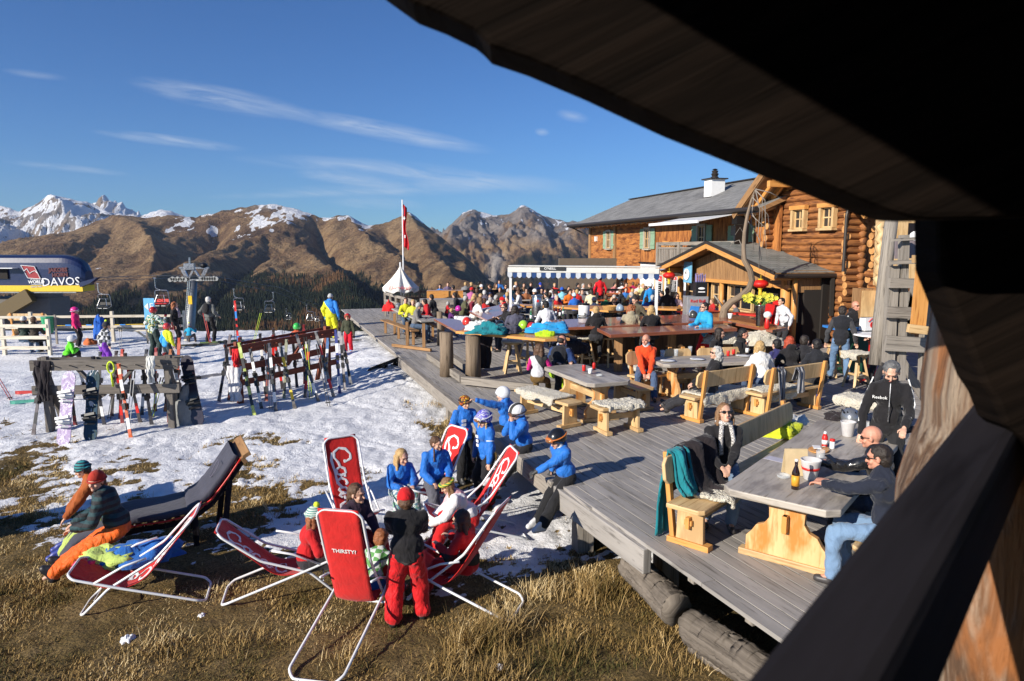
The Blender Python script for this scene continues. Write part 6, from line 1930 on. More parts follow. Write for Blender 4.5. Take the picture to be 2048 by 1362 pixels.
BLUE=cloth((.018,.155,.56),'ski_school_blue',.6,.6)
kid_b=dict(top=BLUE,bot=(.014,.014,.016),near=NEAR,H=1.46,hat='helmet',boots=True,hood=True)
stander(930,806,-62,'smiling child in blue ski jacket wearing a black, yellow and red flame helmet',g='m',**{**kid_b,'H':1.52},hatc=two_tone('flame_helmet',(.01,.01,.01),((.7,.42,.02),(.55,.05,.01),(.01,.01,.01)),'camo',9),gog=((.01,.01,.01),'up'),gloves=(.5,.5,.5),head=(10,8),shoes=(.03,.03,.03),badge=True,hands=((-.26,.34,.72),(.22,.08,.74)))
stander(968,838,214,'child in blue ski jacket with a purple and white helmet looking down',g='m',**{**kid_b,'H':1.50},hatc=two_tone('purple_helmet',(.09,.07,.52),((.6,.62,.7),(.09,.07,.52),(.3,.3,.6)),'camo',6),gog=((.55,.55,.58),'up'),hair='blond',style='braids',head=(10,22),shoes=(.6,.02,.02),badge=True,hands=((-.24,.12,.62),(.25,.10,.62)))
def edge_sit(px,py,face,label,**kw):
 p=at(px,py,0)
 a=dict(top=BLUE,bot=(.014,.014,.016),near=NEAR,H=1.42,hat='helmet',boots=True,hood=True,shoes=(.62,.62,.62),seat=0.0,pose='sit')
 a.update(kw)
 return person(p,face,label,**a)
edge_sit(1014,862,130,'child in blue with white helmet seen from behind, one arm stretched out to the left',hatc=(.75,.75,.76),lean=10,head=(25,10),hands=((-.62,.16,.60),(.26,.18,.20)),feet=((-.1,.52,-.42),(.15,.5,-.45)),twist=20)
edge_sit(1050,900,205,'child in blue with striped white helmet raising both hands to the mouth',hatc=two_tone('white_striped_helmet',(.75,.75,.76),(.03,.03,.03),'vbands',9),lean=14,head=(0,18),gog=((.05,.03,.03),'down'),hands=((-.05,.24,.46),(.08,.22,.44)),feet=((-.1,.48,-.5),(.12,.5,-.52)))
edge_sit(1133,962,212,'child in blue with black helmet and orange goggles sitting on the deck edge',hatc=(.012,.012,.014),lean=16,head=(0,26),gog=((.55,.16,.03),'up'),hands=((.16,.40,.13),(.30,.02,.07)),feet=((-.10,.50,-.62),(.14,.42,-.66)),gloves=(.04,.04,.04),collar=(.7,.7,.7))
sitter(803,915,-62,'fair-haired girl in blue ski jacket holding black gloves, seated low',g='m',seat=.28,H=1.46,lean=14,top=BLUE,bot=two_tone('white_camo_trousers',(.55,.58,.6),((.2,.4,.25),(.1,.2,.3),(.5,.5,.5)),'camo',8),hair='blond',style='long',near=NEAR,head=(20,14),feet=((-.12,.42,0),(.16,.40,0)),boots=True,shoes=(.03,.03,.03),hands=((-.1,.34,.5),(.1,.34,.5)))
sitter(872,888,-66,'girl with long brown braids and hair clips in blue ski jacket, smiling to the right',g='m',seat=.46,H=1.52,lean=10,top=BLUE,bot=(.10,.10,.12),hair='brown',style='braids',near=NEAR,head=(32,6),feet=((-.12,.40,0),(.14,.46,0)),boots=True,shoes=(.1,.1,.1),hands=((-.12,.30,.62),(.12,.32,.6)))
sitter(893,972,192,'girl in white and pink jacket with striped headband and very long brown hair',g='m',seat=.34,H=1.52,lean=36,top=two_tone('white_pink_jacket',(.78,.76,.78),(.75,.42,.45),(.9,.72)),bot=(.55,.012,.015),hair='lightbrown',style='long',near=NEAR,head=(0,34),feet=((-.12,.5,0),(.16,.46,0)),boots=True,shoes=(.5,.02,.02),band=two_tone('striped_headband',(.10,.30,.06),(.70,.50,.05),'bands',40),hands=((-.1,.55,.42),(.14,.52,.40)))
sitter(922,1040,158,'dark-haired child in black top and red dungarees seen from behind in the right-hand chair',g='m',seat=.30,H=1.42,lean=10,top=two_tone('black_red_top',(.012,.010,.011),(.45,.012,.015),(.25,.52)),bot=(.50,.012,.015),hair='dark',style='bob',near=NEAR,head=(10,14),feet=((-.12,.5,0),(.14,.5,0)),boots=True,shoes=(.3,.02,.02))
stander(812,1000,98,'standing child in red cap, black sweater and red ski trousers seen from behind',g='m',H=1.50,lean=10,top=(.013,.012,.014),bot=cloth((.60,.010,.014),'bright_red_ski_trousers',.6,.8),hair='brown',hat='cap',hatc=(.55,.012,.015),near=NEAR,head=(0,30),hands=((-.13,.42,.86),(.14,.42,.86)),feet=((-.16,-.02,0),(.15,.10,0)),boots=True,shoes=(.02,.02,.02),wide=1.22,bulk=1.62)
sitter(713,988,-38,'girl in dark plum jacket with brown ponytail looking right from her deck chair',g='m',seat=.34,H=1.50,lean=6,top=(.035,.018,.035),bot=(.42,.012,.015),hair='brown',style='pony',near=NEAR,head=(20,8),feet=((-.12,.5,.0),(.16,.5,0)),boots=True,shoes=(.35,.02,.02),hands=((-.1,.38,.42),(.24,.36,.40)),collar=(.03,.02,.03))
sitter(630,1034,18,'child in red jacket with a lime pompom beanie and long ginger hair',g='m',seat=.32,H=1.40,lean=12,top=(.50,.014,.012),bot=(.03,.025,.03),hair='ginger',style='long',hat='beanie_pom',hatc=two_tone('striped_wool',(.62,.68,.60),(.12,.30,.26),'bands',45),near=NEAR,head=(-6,16),feet=((-.1,.5,0),(.14,.5,0)),boots=True)
person(atg(712,1250)+V((.12,.26,0)),74,'ginger boy in green plaid jacket sitting in the THIRSTY? deck chair',pose='sit',seat=.26,H=1.30,lean=34,top=two_tone('green_plaid',(.55,.60,.58),(.10,.30,.08),'check',14),bot=(.02,.12,.38),hair='ginger',near=NEAR,head=(-10,22),feet=((-.1,.5,0),(.14,.5,0)),hands=((-.2,.5,.4),(.42,.0,.12)),shoes=(.3,.1,.08))
p_=atg(212,1112)
sitter(190,962,200,'boy in orange trousers, striped dark jacket and red beanie on the big lounger',g='m',seat=.54,H=1.70,lean=20,top=two_tone('dark_teal_stripes',(.012,.014,.018),(.012,.05,.06),'bands',12),bot=cloth((.80,.13,.01),'neon_orange_trousers',.6,.8),hair='brown',hat='beanie',hatc=(.42,.035,.02),near=NEAR,head=(60,8),feet=((-.10,.86,.0),(.20,.82,.0)),hands=((-.10,.46,.70),(.16,.50,.68)),boots=True,shoes=(.02,.02,.025))
sitter(164,940,206,'boy in teal striped beanie and lime trousers behind the boy in the red beanie',g='m',seat=.56,H=1.55,lean=30,top=(.35,.09,.02),bot=(.45,.55,.14),hair='brown',hat='beanie',hatc=two_tone('teal_bands_wool',(.02,.03,.05),(.03,.28,.30),'bands',30),near=NEAR,head=(0,20),feet=((-.12,.62,0),(.18,.60,0)),hands=((-.16,.52,.55),(.1,.5,.58)),boots=True,shoes=(.04,.06,.3))
dc=lambda px,py:atg(px,py)
deckchair(dc(268,1204),R(196-90),'deck chair at the far left of the group loaded with lime and blue jackets',head=(-.72,1.02))
deckchair(dc(592,1178),R(14-90),'deck chair with white script at the left of the ring, back leaning low',head=(-.80,.86))
deckchair(dc(712,1250),R(80-90),'deck chair seen from behind with the word THIRSTY? on its red back',back_text='THIRSTY?',head=(-.34,1.40),width=.48,rear=-1.0)
deckchair(dc(705,1070),R(-58-90),'deck chair at the back of the ring with large white script facing the viewer',head=(-.40,1.30))
deckchair(dc(935,1080),R(196-90),'right-hand deck chair of the girl with the striped headband',head=(-.66,1.22))
deckchair(dc(905,1200),R(160-90),'near right deck chair occupied by the dark-haired child in red dungarees',head=(-.62,1.22))
deckchair(dc(868,1018),R(224-90),'small visible deck chair behind the girl with the braids',head=(-.5,1.18))
heap(dc(228,1176)+V((-.02,.0,.33)),(.70,.48,.17),cloth((.50,.64,.16),'lime_green_fleece'),'jacket','lime green jacket piled on the far left deck chair','jacket',seed=21,rough=.45)
heap(dc(281,1174)+V((.05,.05,.33)),(.74,.40,.20),cloth((.02,.13,.45),'royal_blue_jacket'),'jacket','royal blue jacket piled on the far left deck chair','jacket',rz=.4,seed=33,rough=.45)
heap(dc(158,1200)+V((.08,0,.36)),(.20,.3,.10),cloth((.65,.02,.14),'pink_lining'),'scarf','bright pink cloth hanging from the front of the far left deck chair','scarf',seed=2)
helmet_thing(dc(222,1150)+V((.0,.12,.42)),(.22,.02,.03),'dark red ski helmet lying on the lime and blue jackets',.5,.8)
lo=empty('sun_lounger',dc(300,1090),R(28),'large wooden lounger with thick dark mattress curving up to its headrest','sun lounger')
prof_l=[(-.90,.08),(-.76,.26),(-.5,.38),(-.15,.43),(.2,.42),(.5,.45),(.76,.62),(.96,.86),(1.16,1.14)]
def lp(t):
 n=len(prof_l)-1;s=min(t*n,n-1e-6);i=int(s);f=s-i;f=f*f*(3-2*f)*.4+f*.6
 return[prof_l[i][j]*(1-f)+prof_l[i+1][j]*f for j in(0,1)]
def mat_s(w,up,th):
 def fn(a,b):
  x,z=lp(b);x2,z2=lp(min(b+.02,1));x1,z1=lp(max(b-.02,0));d=V((x2-x1,0,z2-z1)).normalized();n=V((-d.z,0,d.x))
  ca=2*math.pi*a;cx,cy=math.cos(ca),math.sin(ca)
  sx=math.copysign(abs(cx)**.25,cx)*w;sz=math.copysign(abs(cy)**.5,cy)*th
  wr=.012*math.sin(b*60)*max(0,cy)if .62<b<.8 else 0
  q=V((x,sx,z))+n*(sz+up+wr)
  return q
 return fn
m=MB();m.grid(mat_s(.39,.07,.05),28,48);m.build('mattress',cloth((.055,.055,.075),'slate_grey_mattress',.8,.2),lo,smooth=True)
m=MB()
for sg in(-1,1):m.path([V((lp(t/20)[0],sg*.40,lp(t/20)[1]+.015))for t in range(21)],.012,6)
m.build('piping',M_red,lo,smooth=True)
for sg in(-.34,.34):
 m=MB()
 for i in range(12):a,b=lp(i/12),lp((i+1)/12);m.bar((a[0],sg,a[1]-.05),(b[0],sg,b[1]-.05),.05,.09)
 m.build('side_rail',M_darkbeam,lo)
m=MB()
for i in range(24):a=lp(i/24+.02);a2=lp(i/24+.04);m.bar((a[0],-.40,a[1]-.0),(a[0],.40,a[1]-.0),.07,.02,(a[1]-a2[1],0,a2[0]-a[0]))
m.build('slat',M_brown,lo)
for x,z in((-.55,.28),(.55,.4),(1.0,.85)):
 for sg in(-.34,.34):
  m=MB();m.bar((x,sg,z),(x+(.0 if x<1 else-.12),sg,-.03),.07,.07,(0,1,0));m.build('leg',M_darkbeam,lo)
m=MB();m.bar((1.22,-.46,1.19),(1.22,.46,1.19),.10,.05,(-.6,0,1));m.bar((1.18,-.46,1.12),(1.18,.46,1.12),.05,.09,(-.6,0,1));m.build('head_board',M_brown,lo)
e=lp(.86);m=MB();dd=V((.5,0,.86)).normalized();c_=V((e[0]-.10,-.12,e[1]+.13))
pts=[c_+V((0,y,0))+dd*z for y,z in((-.09,.10),(.09,.10),(.10,0),(.05,-.10),(0,-.13),(-.05,-.10),(-.10,0),(-.09,.10))]
m.path(pts,.006,5);m.build('stitched_crest',plain('grey_stitching',(.16,.15,.20),.6),lo)
lo2=copy_tree(lo,None,loc=dc(-330,1120),rz=R(28),label='second wooden lounger just outside the left of the view')
lo2['group']='wooden loungers';lo['group']='wooden loungers'
heap(dc(870,985)+V((0,0,.02)),(.35,.3,.2),cloth((.1,.1,.1)),'gloves','dark gloves and cloth between the two girls in blue','gloves',seed=6)
for i,(px,py,s)in enumerate(((256,1280,.05),(404,1232,.03),(1000,1335,.03))):
 tag(heap(dc(px,py)-V((0,0,.01)),(s*2.4,s*2.2,s*1.2),plain('old_snow',(.80,.81,.83),.6,bump=.3),'snow_lump','%s lump of old snow on the dry grass %s'%(('round','small','tiny','wide','flat','little','pebble-sized')[i],('below the far left deck chair','right of the far left chair foot','below the left chairs','left of the ring of chairs','at the rear leg of the THIRSTY? chair','by the dry tussocks','at the bottom left corner')[i]),'snow',seed=i),group='lumps of old snow')
# bar, tables and guests
def pseg(px0,px1,z=0):a,b=at(*px0,z),at(*px1,z);return a,b,ang(a,b)
t0,t1=at(1310,722,.75),at(1565,712,.75)
a2=ang(t0,t1)
trestle_table(V(((t0 .x+t1 .x)/2,(t0 .y+t1 .y)/2,0)),a2-math.pi/2,(t1-t0).length,.95,'pale trestle table with plates and cans in front of the red-brown high table')
def bb(px0,px1,z,lab,flip=1,back=True,off=.24,grp='benches with backrests'):
 a,b=at(*px0,z),at(*px1,z);r=ang(a,b);c=(a+b)/2;c.z=0
 s=V((-math.sin(r),math.cos(r),0))*flip
 c+=s*off
 rz=(r+math.pi/2 if flip>0 else r-math.pi/2)
 bench(c,rz,(b-a).length,lab,back=back,group=grp)
 return c,rz,(b-a).length,r
c1_,r1_,l1_,q1_=bb((1394,757),(1512,740),.80,'pine bench seen from behind with pale fleece, left of the scarf bench')
c2_,r2_,l2_,q2_=bb((1530,751),(1655,733),.80,'pine bench seen from behind with two scarves hanging over its back')
bb((1252,712),(1310,706),.82,'pine bench with backrest under the man in the orange-red jacket',flip=-1)
bb((1328,706),(1382,704),.82,'pine bench with empty backrest right of the man in the orange-red jacket',flip=-1)
bb((1394,704),(1500,700),.82,'pine bench with backrest on the far side of the pale trestle table, partly hidden',flip=-1)
sheepskin(c1_+V((0,0,.455)),r1_,l1_*.8,.8,'pale fleece over the left bench seen from behind',drop=.3)
sheepskin(c2_+V((-.3,.0,.455)),r2_,l2_*.6,.8,'yellowish fleece over the bench with the scarves',drop=.3)
sheepskin(at(1290,735,.47),.2,.7,.6,'grubby fleece on the bench of the man in the orange-red jacket')
m_scarf=two_tone('grey_striped_scarf',(.30,.30,.31),(.06,.06,.07),'vbands',14)
for i,(px,w)in enumerate(((1560,.26),(1598,.22))):
 p=at(px,738,.88);f=V((math.sin(q2_),-math.cos(q2_),0))
 drape([p-f*.05-V((0,0,.2)),p+V((0,0,.04)),p+f*.06-V((0,0,.05)),p+f*.07-V((0,0,.35)),p+f*.06-V((0,0,.62-.2*i))],V((math.cos(q2_),math.sin(q2_),0))*w,m_scarf,'scarf',('long dark grey fringed scarf over the bench back','shorter light striped scarf over the bench back')[i],'scarf',.012,5+i,fold=.03,group='scarves over the bench')
heap(at(1612,797,0),(.5,.35,.10),cloth((.02,.07,.55),'cobalt_cloth'),'cloth','bright blue cloth lying on the deck under the scarf bench','cloth',seed=14)
t0,t1=at(1180,748,.75),at(1218,766,.75)
u0,u1=at(1160,750,.75),at(1250,752,.75)
a3=ang(at(1150,757,.75),at(1225,737,.75))
cc=at(1203,753,.75);cc.z=0
trestle_table(cc+V((-.25,.35,0)),math.radians(112)-math.pi/2,1.9,.85,'small pale trestle table where the man in lime trousers sits')
def small_bench(px,rz,L,lab,z=0):
 p=at(*px,z);bench(p,rz,L,lab,back=False,group='plain pine benches',W=.36);return p
p=small_bench((1237,862),R(-68),.9,'small bench covered by a curly sheepskin standing alone on the deck')
sheepskin(p+V((0,0,.455)),R(-68),.80,.56,'curly cream sheepskin draped over the lone small bench',lump=.05,drop=.16)
p=small_bench((1095,840),R(36),1.5,'pale bench under the girl in magenta and the man in lime trousers')
sheepskin(p+V((-.05,.1,.455)),R(36),1.1,.66,'shaggy yellowish sheepskin under the man in lime trousers',drop=.25)
small_bench((1262,812),R(22),1.1,'low pale bench to the right of the small trestle table')
bar=empty('bar_counter',(0,0,0),0,'large angular open-air bar with red-brown counter tops around steel urns','bar')
slab('counter_top',[(868,637),(912,661),(940,658),(975,652),(905,637)],1.08,.06,M_bartop,bar)
slab('counter_top',[(911,662),(1090,678),(1140,676),(1090,664),(935,655)],1.075,.06,M_orange,bar)
slab('counter_top',[(938,622),(975,640),(1005,628),(1045,614),(1018,606)],1.08,.06,M_bartop,bar)
slab('counter_top',[(1098,640),(1124,655),(1222,652),(1450,642),(1520,634),(1440,626),(1240,634)],1.08,.07,M_bartop,bar)
slab('counter_top',[(1445,641),(1545,660),(1574,655),(1480,632)],1.09,.07,M_bartop,bar)
slab('counter_top',[(1040,608),(1050,612),(1100,612),(1228,622),(1290,616),(1395,619),(1400,613),(1230,612)],1.08,.06,M_orange,bar)
m=MB()
def front(px0,px1,z=.54,h=1.0,inset=.25):
 a,b=at(*px0,1.04),at(*px1,1.04);d=(b-a).normalized();n=V((d.y,-d.x,0))
 L=(b-a).length;s=0
 while s<L:
  w=random.uniform(.1,.16);q=a+d*(s+w/2)-n*inset
  m.bar(V((q.x,q.y,.04)),V((q.x,q.y,1.0)),w*.97,.03,n);s+=w
front((1128,655),(1220,652));front((1225,652),(1448,643));front((1452,645),(1540,661),inset=.15)
m.build('boarded_front',wood('bar_front_wood',(.10,.055,.03),(.22,.125,.06),.75,18,(.04,.02,.012)),bar)
m=MB();m.box(at(1285,645,.62),(3.4,.5,.06),.0);m.build('inner_shelf',M_steel,bar)
for px,py,r in((893,752,.16),(946,762,.17),(880,690,.09),(1195,700,.1)):
 q=at(px,py,0);m=MB();m.path([q,q+V((.01,0,.5)),q+V((0,0,1.04))],[r*1.04,r,r*.98],16,wob=.07);m.build('log_post',M_barpost,bar,smooth=True)
m=MB();q=at(1078,742,0);m.bar(q,q+V((0,0,1.04)),.2,.2,(0,1,0));m.build('square_post',M_orange,bar)
for a,b in(((858,712),(925,757)),((925,760),(1075,776)),((905,715),(945,745)),((1100,770),(1250,765)),((1290,762),(1500,745))):
 m=MB();p,q=at(*a,.12),at(*b,.12);m.bar(p,q,.14,.16);m.build('kick_rail',M_grey,bar)
ht=empty('high_table',(0,0,0),0,'long red-brown high table on square dark posts behind the man in orange-red','high table')
slab('tabletop',[(1194,656),(1221,669),(1475,656),(1447,648)],1.10,.08,M_bartop,ht)
for px,py in((1236,742),(1342,738),(1452,728)):
 m=MB();q=at(px,py,0);m.bar(q,q+V((0,0,1.06)),.2,.2,(.2,1,0));m.build('leg',M_brown,ht)
for i,(px,py,rz,pelt,lab)in enumerate(((968,700,.3,1,'bar stool draped with a grey pelt behind the bar corner post'),(1025,745,.1,1,'bar stool with light fabric and fleece in the middle of the bar front'),(1055,738,.8,0,'bare bar stool right of the fleece-covered one'),(1172,735,.2,1,'bar stool with fleece under the blond woman in black'),(1215,732,.7,0,'bar stool half hidden by the left leg of the high table'),(1262,722,.3,1,'bar stool with fleece under the woman in khaki'),(1300,722,.5,1,'bar stool with fleece under the blond woman near the high table'),(1712,775,.2,1,'tall stool with big cream fleece beside the man in the black vest'),(1665,752,.6,0,'tall stool left behind the man in the black vest'))):
 q=at(px,py,0);stool(q,rz,lab)
 if pelt:sheepskin(q+V((0,0,.745)),rz,.55,.62,'fleece pelt over the %s'%('bar stool behind the corner post','bar stool in the middle of the bar front','','stool of the blond woman in black','','stool of the woman in khaki','stool of the blond woman at the high table','tall stool beside the man in the vest')[i],drop=.32 if i!=7 else .4,seat=.36,group='pelts on the bar stools')
for(x0,w,lab,y)in((1445,.9,'long cream fleece over the bench behind the woman with dark red hair',678),(1520,.9,'mottled grey fleece over the bench right of the ponytail man',682)):
 q=at(x0,y,.80);heap(q-V((0,0,.1)),(w,.3,.32),fleece_mat(),'sheepskin',lab,'sheepskin',seed=int(x0),group='sheepskins on the seats')
ADG=dict(near=1)
def seated(*a,**k):return sitter(*a,near=1,**k)
seated(1293,680,-96,'bearded man in orange-red jacket and jeans sitting sideways at the pale trestle table',top=(.72,.07,.015),bot=(.07,.11,.20),hair='ginger',style='bald',lean=12,head=(-30,4),skin=SKIN_R,collar=(.6,.6,.62),hands=((-.05,.40,.52),(.05,.40,.50)),feet=((-.15,.5,.0),(.2,.34,0)))
seated(1432,706,168,'curly grey-haired woman in black coat leaning back on the left bench seen from behind',top=BLK,bot=(.03,.03,.035),hair='grey',lean=-8,curl=True,glasses=True,head=(20,0),feet=((-.1,.95,0),(.15,.9,.05)),hands=((-.1,.3,.6),(.15,.3,.6)))
seated(1440,667,-40,'woman with dark red-brown hair in black top behind the pale trestle table',top=BLK,hair='dark',style='bob',lean=16,head=(20,10),hands=((-.1,.35,.74),(.15,.3,.8)))
seated(1488,668,-35,'man with dark ponytail in black shirt, arms folded, behind the trestle table',top=BLK,hair='black',style='pony',lean=14,head=(20,5),hands=((.1,.26,.95),(-.05,.34,.80)),skin=SKIN_R)
seated(1518,694,100,'blond woman in white sweater seen from behind at the pale trestle table',top=(.74,.73,.71),hair='blond',style='bob',lean=20,bot=(.06,.09,.16))
seated(1552,690,110,'dark-haired child in navy top seated between the white sweater and the red hair',top=(.03,.03,.12),hair='black',H=1.4,lean=14)
seated(1578,684,95,'woman with long bright red hair and grey hood seen from behind',top=BLK,hair='red',style='long',lean=16,hood=True,collar=(.4,.4,.41))
seated(1608,682,85,'man with short dark hair and glasses behind the red-haired woman',top=(.02,.02,.025),hair='dark',lean=10,glasses=True,head=(-50,5))
seated(1632,690,95,'person in black padded jacket at the right end of the scarf bench',top=(.016,.017,.022),hair='black',lean=12)
sitter(1124,682,62,'man in black vest and lime ski trousers seen from behind at the small table',near=2,seat=.46,top=(.02,.05,.16),vest=(.018,.018,.022),bot=cloth((.42,.68,.02),'lime_ski_trousers',.6,.8),hair='dark',style='bald',glasses=True,skin=SKIN_R,lean=18,head=(-25,8),boots=True,feet=((-.1,.35,0),(.26,.30,0)),shoes=(.05,.05,.05))
seated(1079,700,75,'girl in magenta sleeves and black-white vest beside the man in lime trousers',H=1.45,top=(.70,.02,.22),vest=two_tone('white_black_vest',(.55,.55,.57),(.03,.03,.03),(1.4,.85)),bot=(.14,.08,.02),hair='brown',style='bob',lean=12,head=(-20,8))
seated(1124,694-14,-82,'man with dark hair and black sunglasses facing the camera behind the man in lime trousers',top=(.02,.02,.025),hair='dark',glasses=True,lean=8,scarf=(.6,.6,.62))
def barfly(px,py,face,label,**k):
 k.setdefault('H',1.70);return sitter(px,py,face,label,seat=.74,pose='stool',near=1,**k)
barfly(962,602,15,'woman in white sweater leaning on the bar corner with both arms',top=(.76,.75,.72),bot=(.12,.12,.12),hair='lightbrown',style='bob',lean=26,hands=((-.1,.42,1.12),(.2,.45,1.12)))
barfly(1007,616,200,'man in black with sunglasses seated sideways at the bar',top=BLK,hair='dark',lean=24,glasses=True,head=(30,0),hands=((-.1,.4,1.12),(.2,.4,1.12)))
barfly(1030,620,92,'woman with long dark brown hair in grey-violet jacket seen from behind',top=(.085,.085,.125),bot=(.12,.12,.13),hair='dark',style='long',lean=12)
barfly(1092,611,95,'man in white shirt with dark hair and raised sunglasses seen from behind',top=(.70,.70,.74),bot=(.1,.1,.1),hair='black',lean=20)
barfly(1192,622,88,'blond short-haired woman in black hooded jacket seen from behind at the bar',top=BLK,hair='blond',lean=12,hood=True)
barfly(1262,618,80,'woman in khaki parka with grey hood and ginger curls at the bar',top=(.33,.29,.20),hair='ginger',lean=14,hood=True,collar=(.4,.4,.42),curl=True,bot=(.09,.09,.08))
barfly(1302,620,95,'blond woman in short black coat at the bar next to the khaki parka',top=BLK,hair='blond',style='bob',lean=10)
ST=lambda*a,**k:stander(*a,near=1,**k)
ST(1270,600,215,'man in dark brown jacket bending over the bar between the two women',top=(.10,.085,.055),hair='dark',lean=18,head=(0,25))
ST(1408,615,205,'man in bright blue and white ski jacket with black visor and red trousers',top=two_tone('cyan_white_jacket',(.02,.33,.62),(.02,.33,.62),(.3,9)),bot=(.68,.012,.02),hair='black',lean=12,glasses=True,hands=((-.2,.42,1.12),(.2,.4,1.10)),boots=True,H=1.76)
ST(1685,622,62,'man in black quilted vest and jeans walking away with one arm swinging',top=(.05,.05,.055),vest=(.018,.018,.020),bot=cloth((.13,.22,.36),'denim_blue',.8,.6),hair='dark',H=1.78,lean=4,feet=((-.18,.22,0),(.18,-.12,0)),hands=((-.30,.10,.86),(.32,.14,.88)))
ST(1712,612,-70,'bald man in black puffer jacket and sunglasses at the round white table',top=BLK,hair='none',style='none',glasses=True,skin=SKIN_R,H=1.82,hood=True,lean=2,hands=((-.25,.25,1.05),(.25,.3,1.05)))
ST(1740,595,-80,'waiter with short dark hair and visor glasses holding a tray by the plywood cupboard',top=(.02,.02,.022),hair='dark',glasses=True,H=1.76,hands=((-.22,.34,1.10),(.2,.34,1.12)))
seated(1768,642,190,'person in black reaching an arm to the round table from beside the log post',top=BLK,hair='lightbrown',seat=.72,lean=18,hands=((-.1,.5,1.05),(.2,.4,1.0)))
stander(1562,604,200,'kitchen helper in white shirt behind the red counter of the hut',near=1,top=(.72,.72,.75),hair='black',H=1.68,lean=16)
cw=(.74,.74,.74)
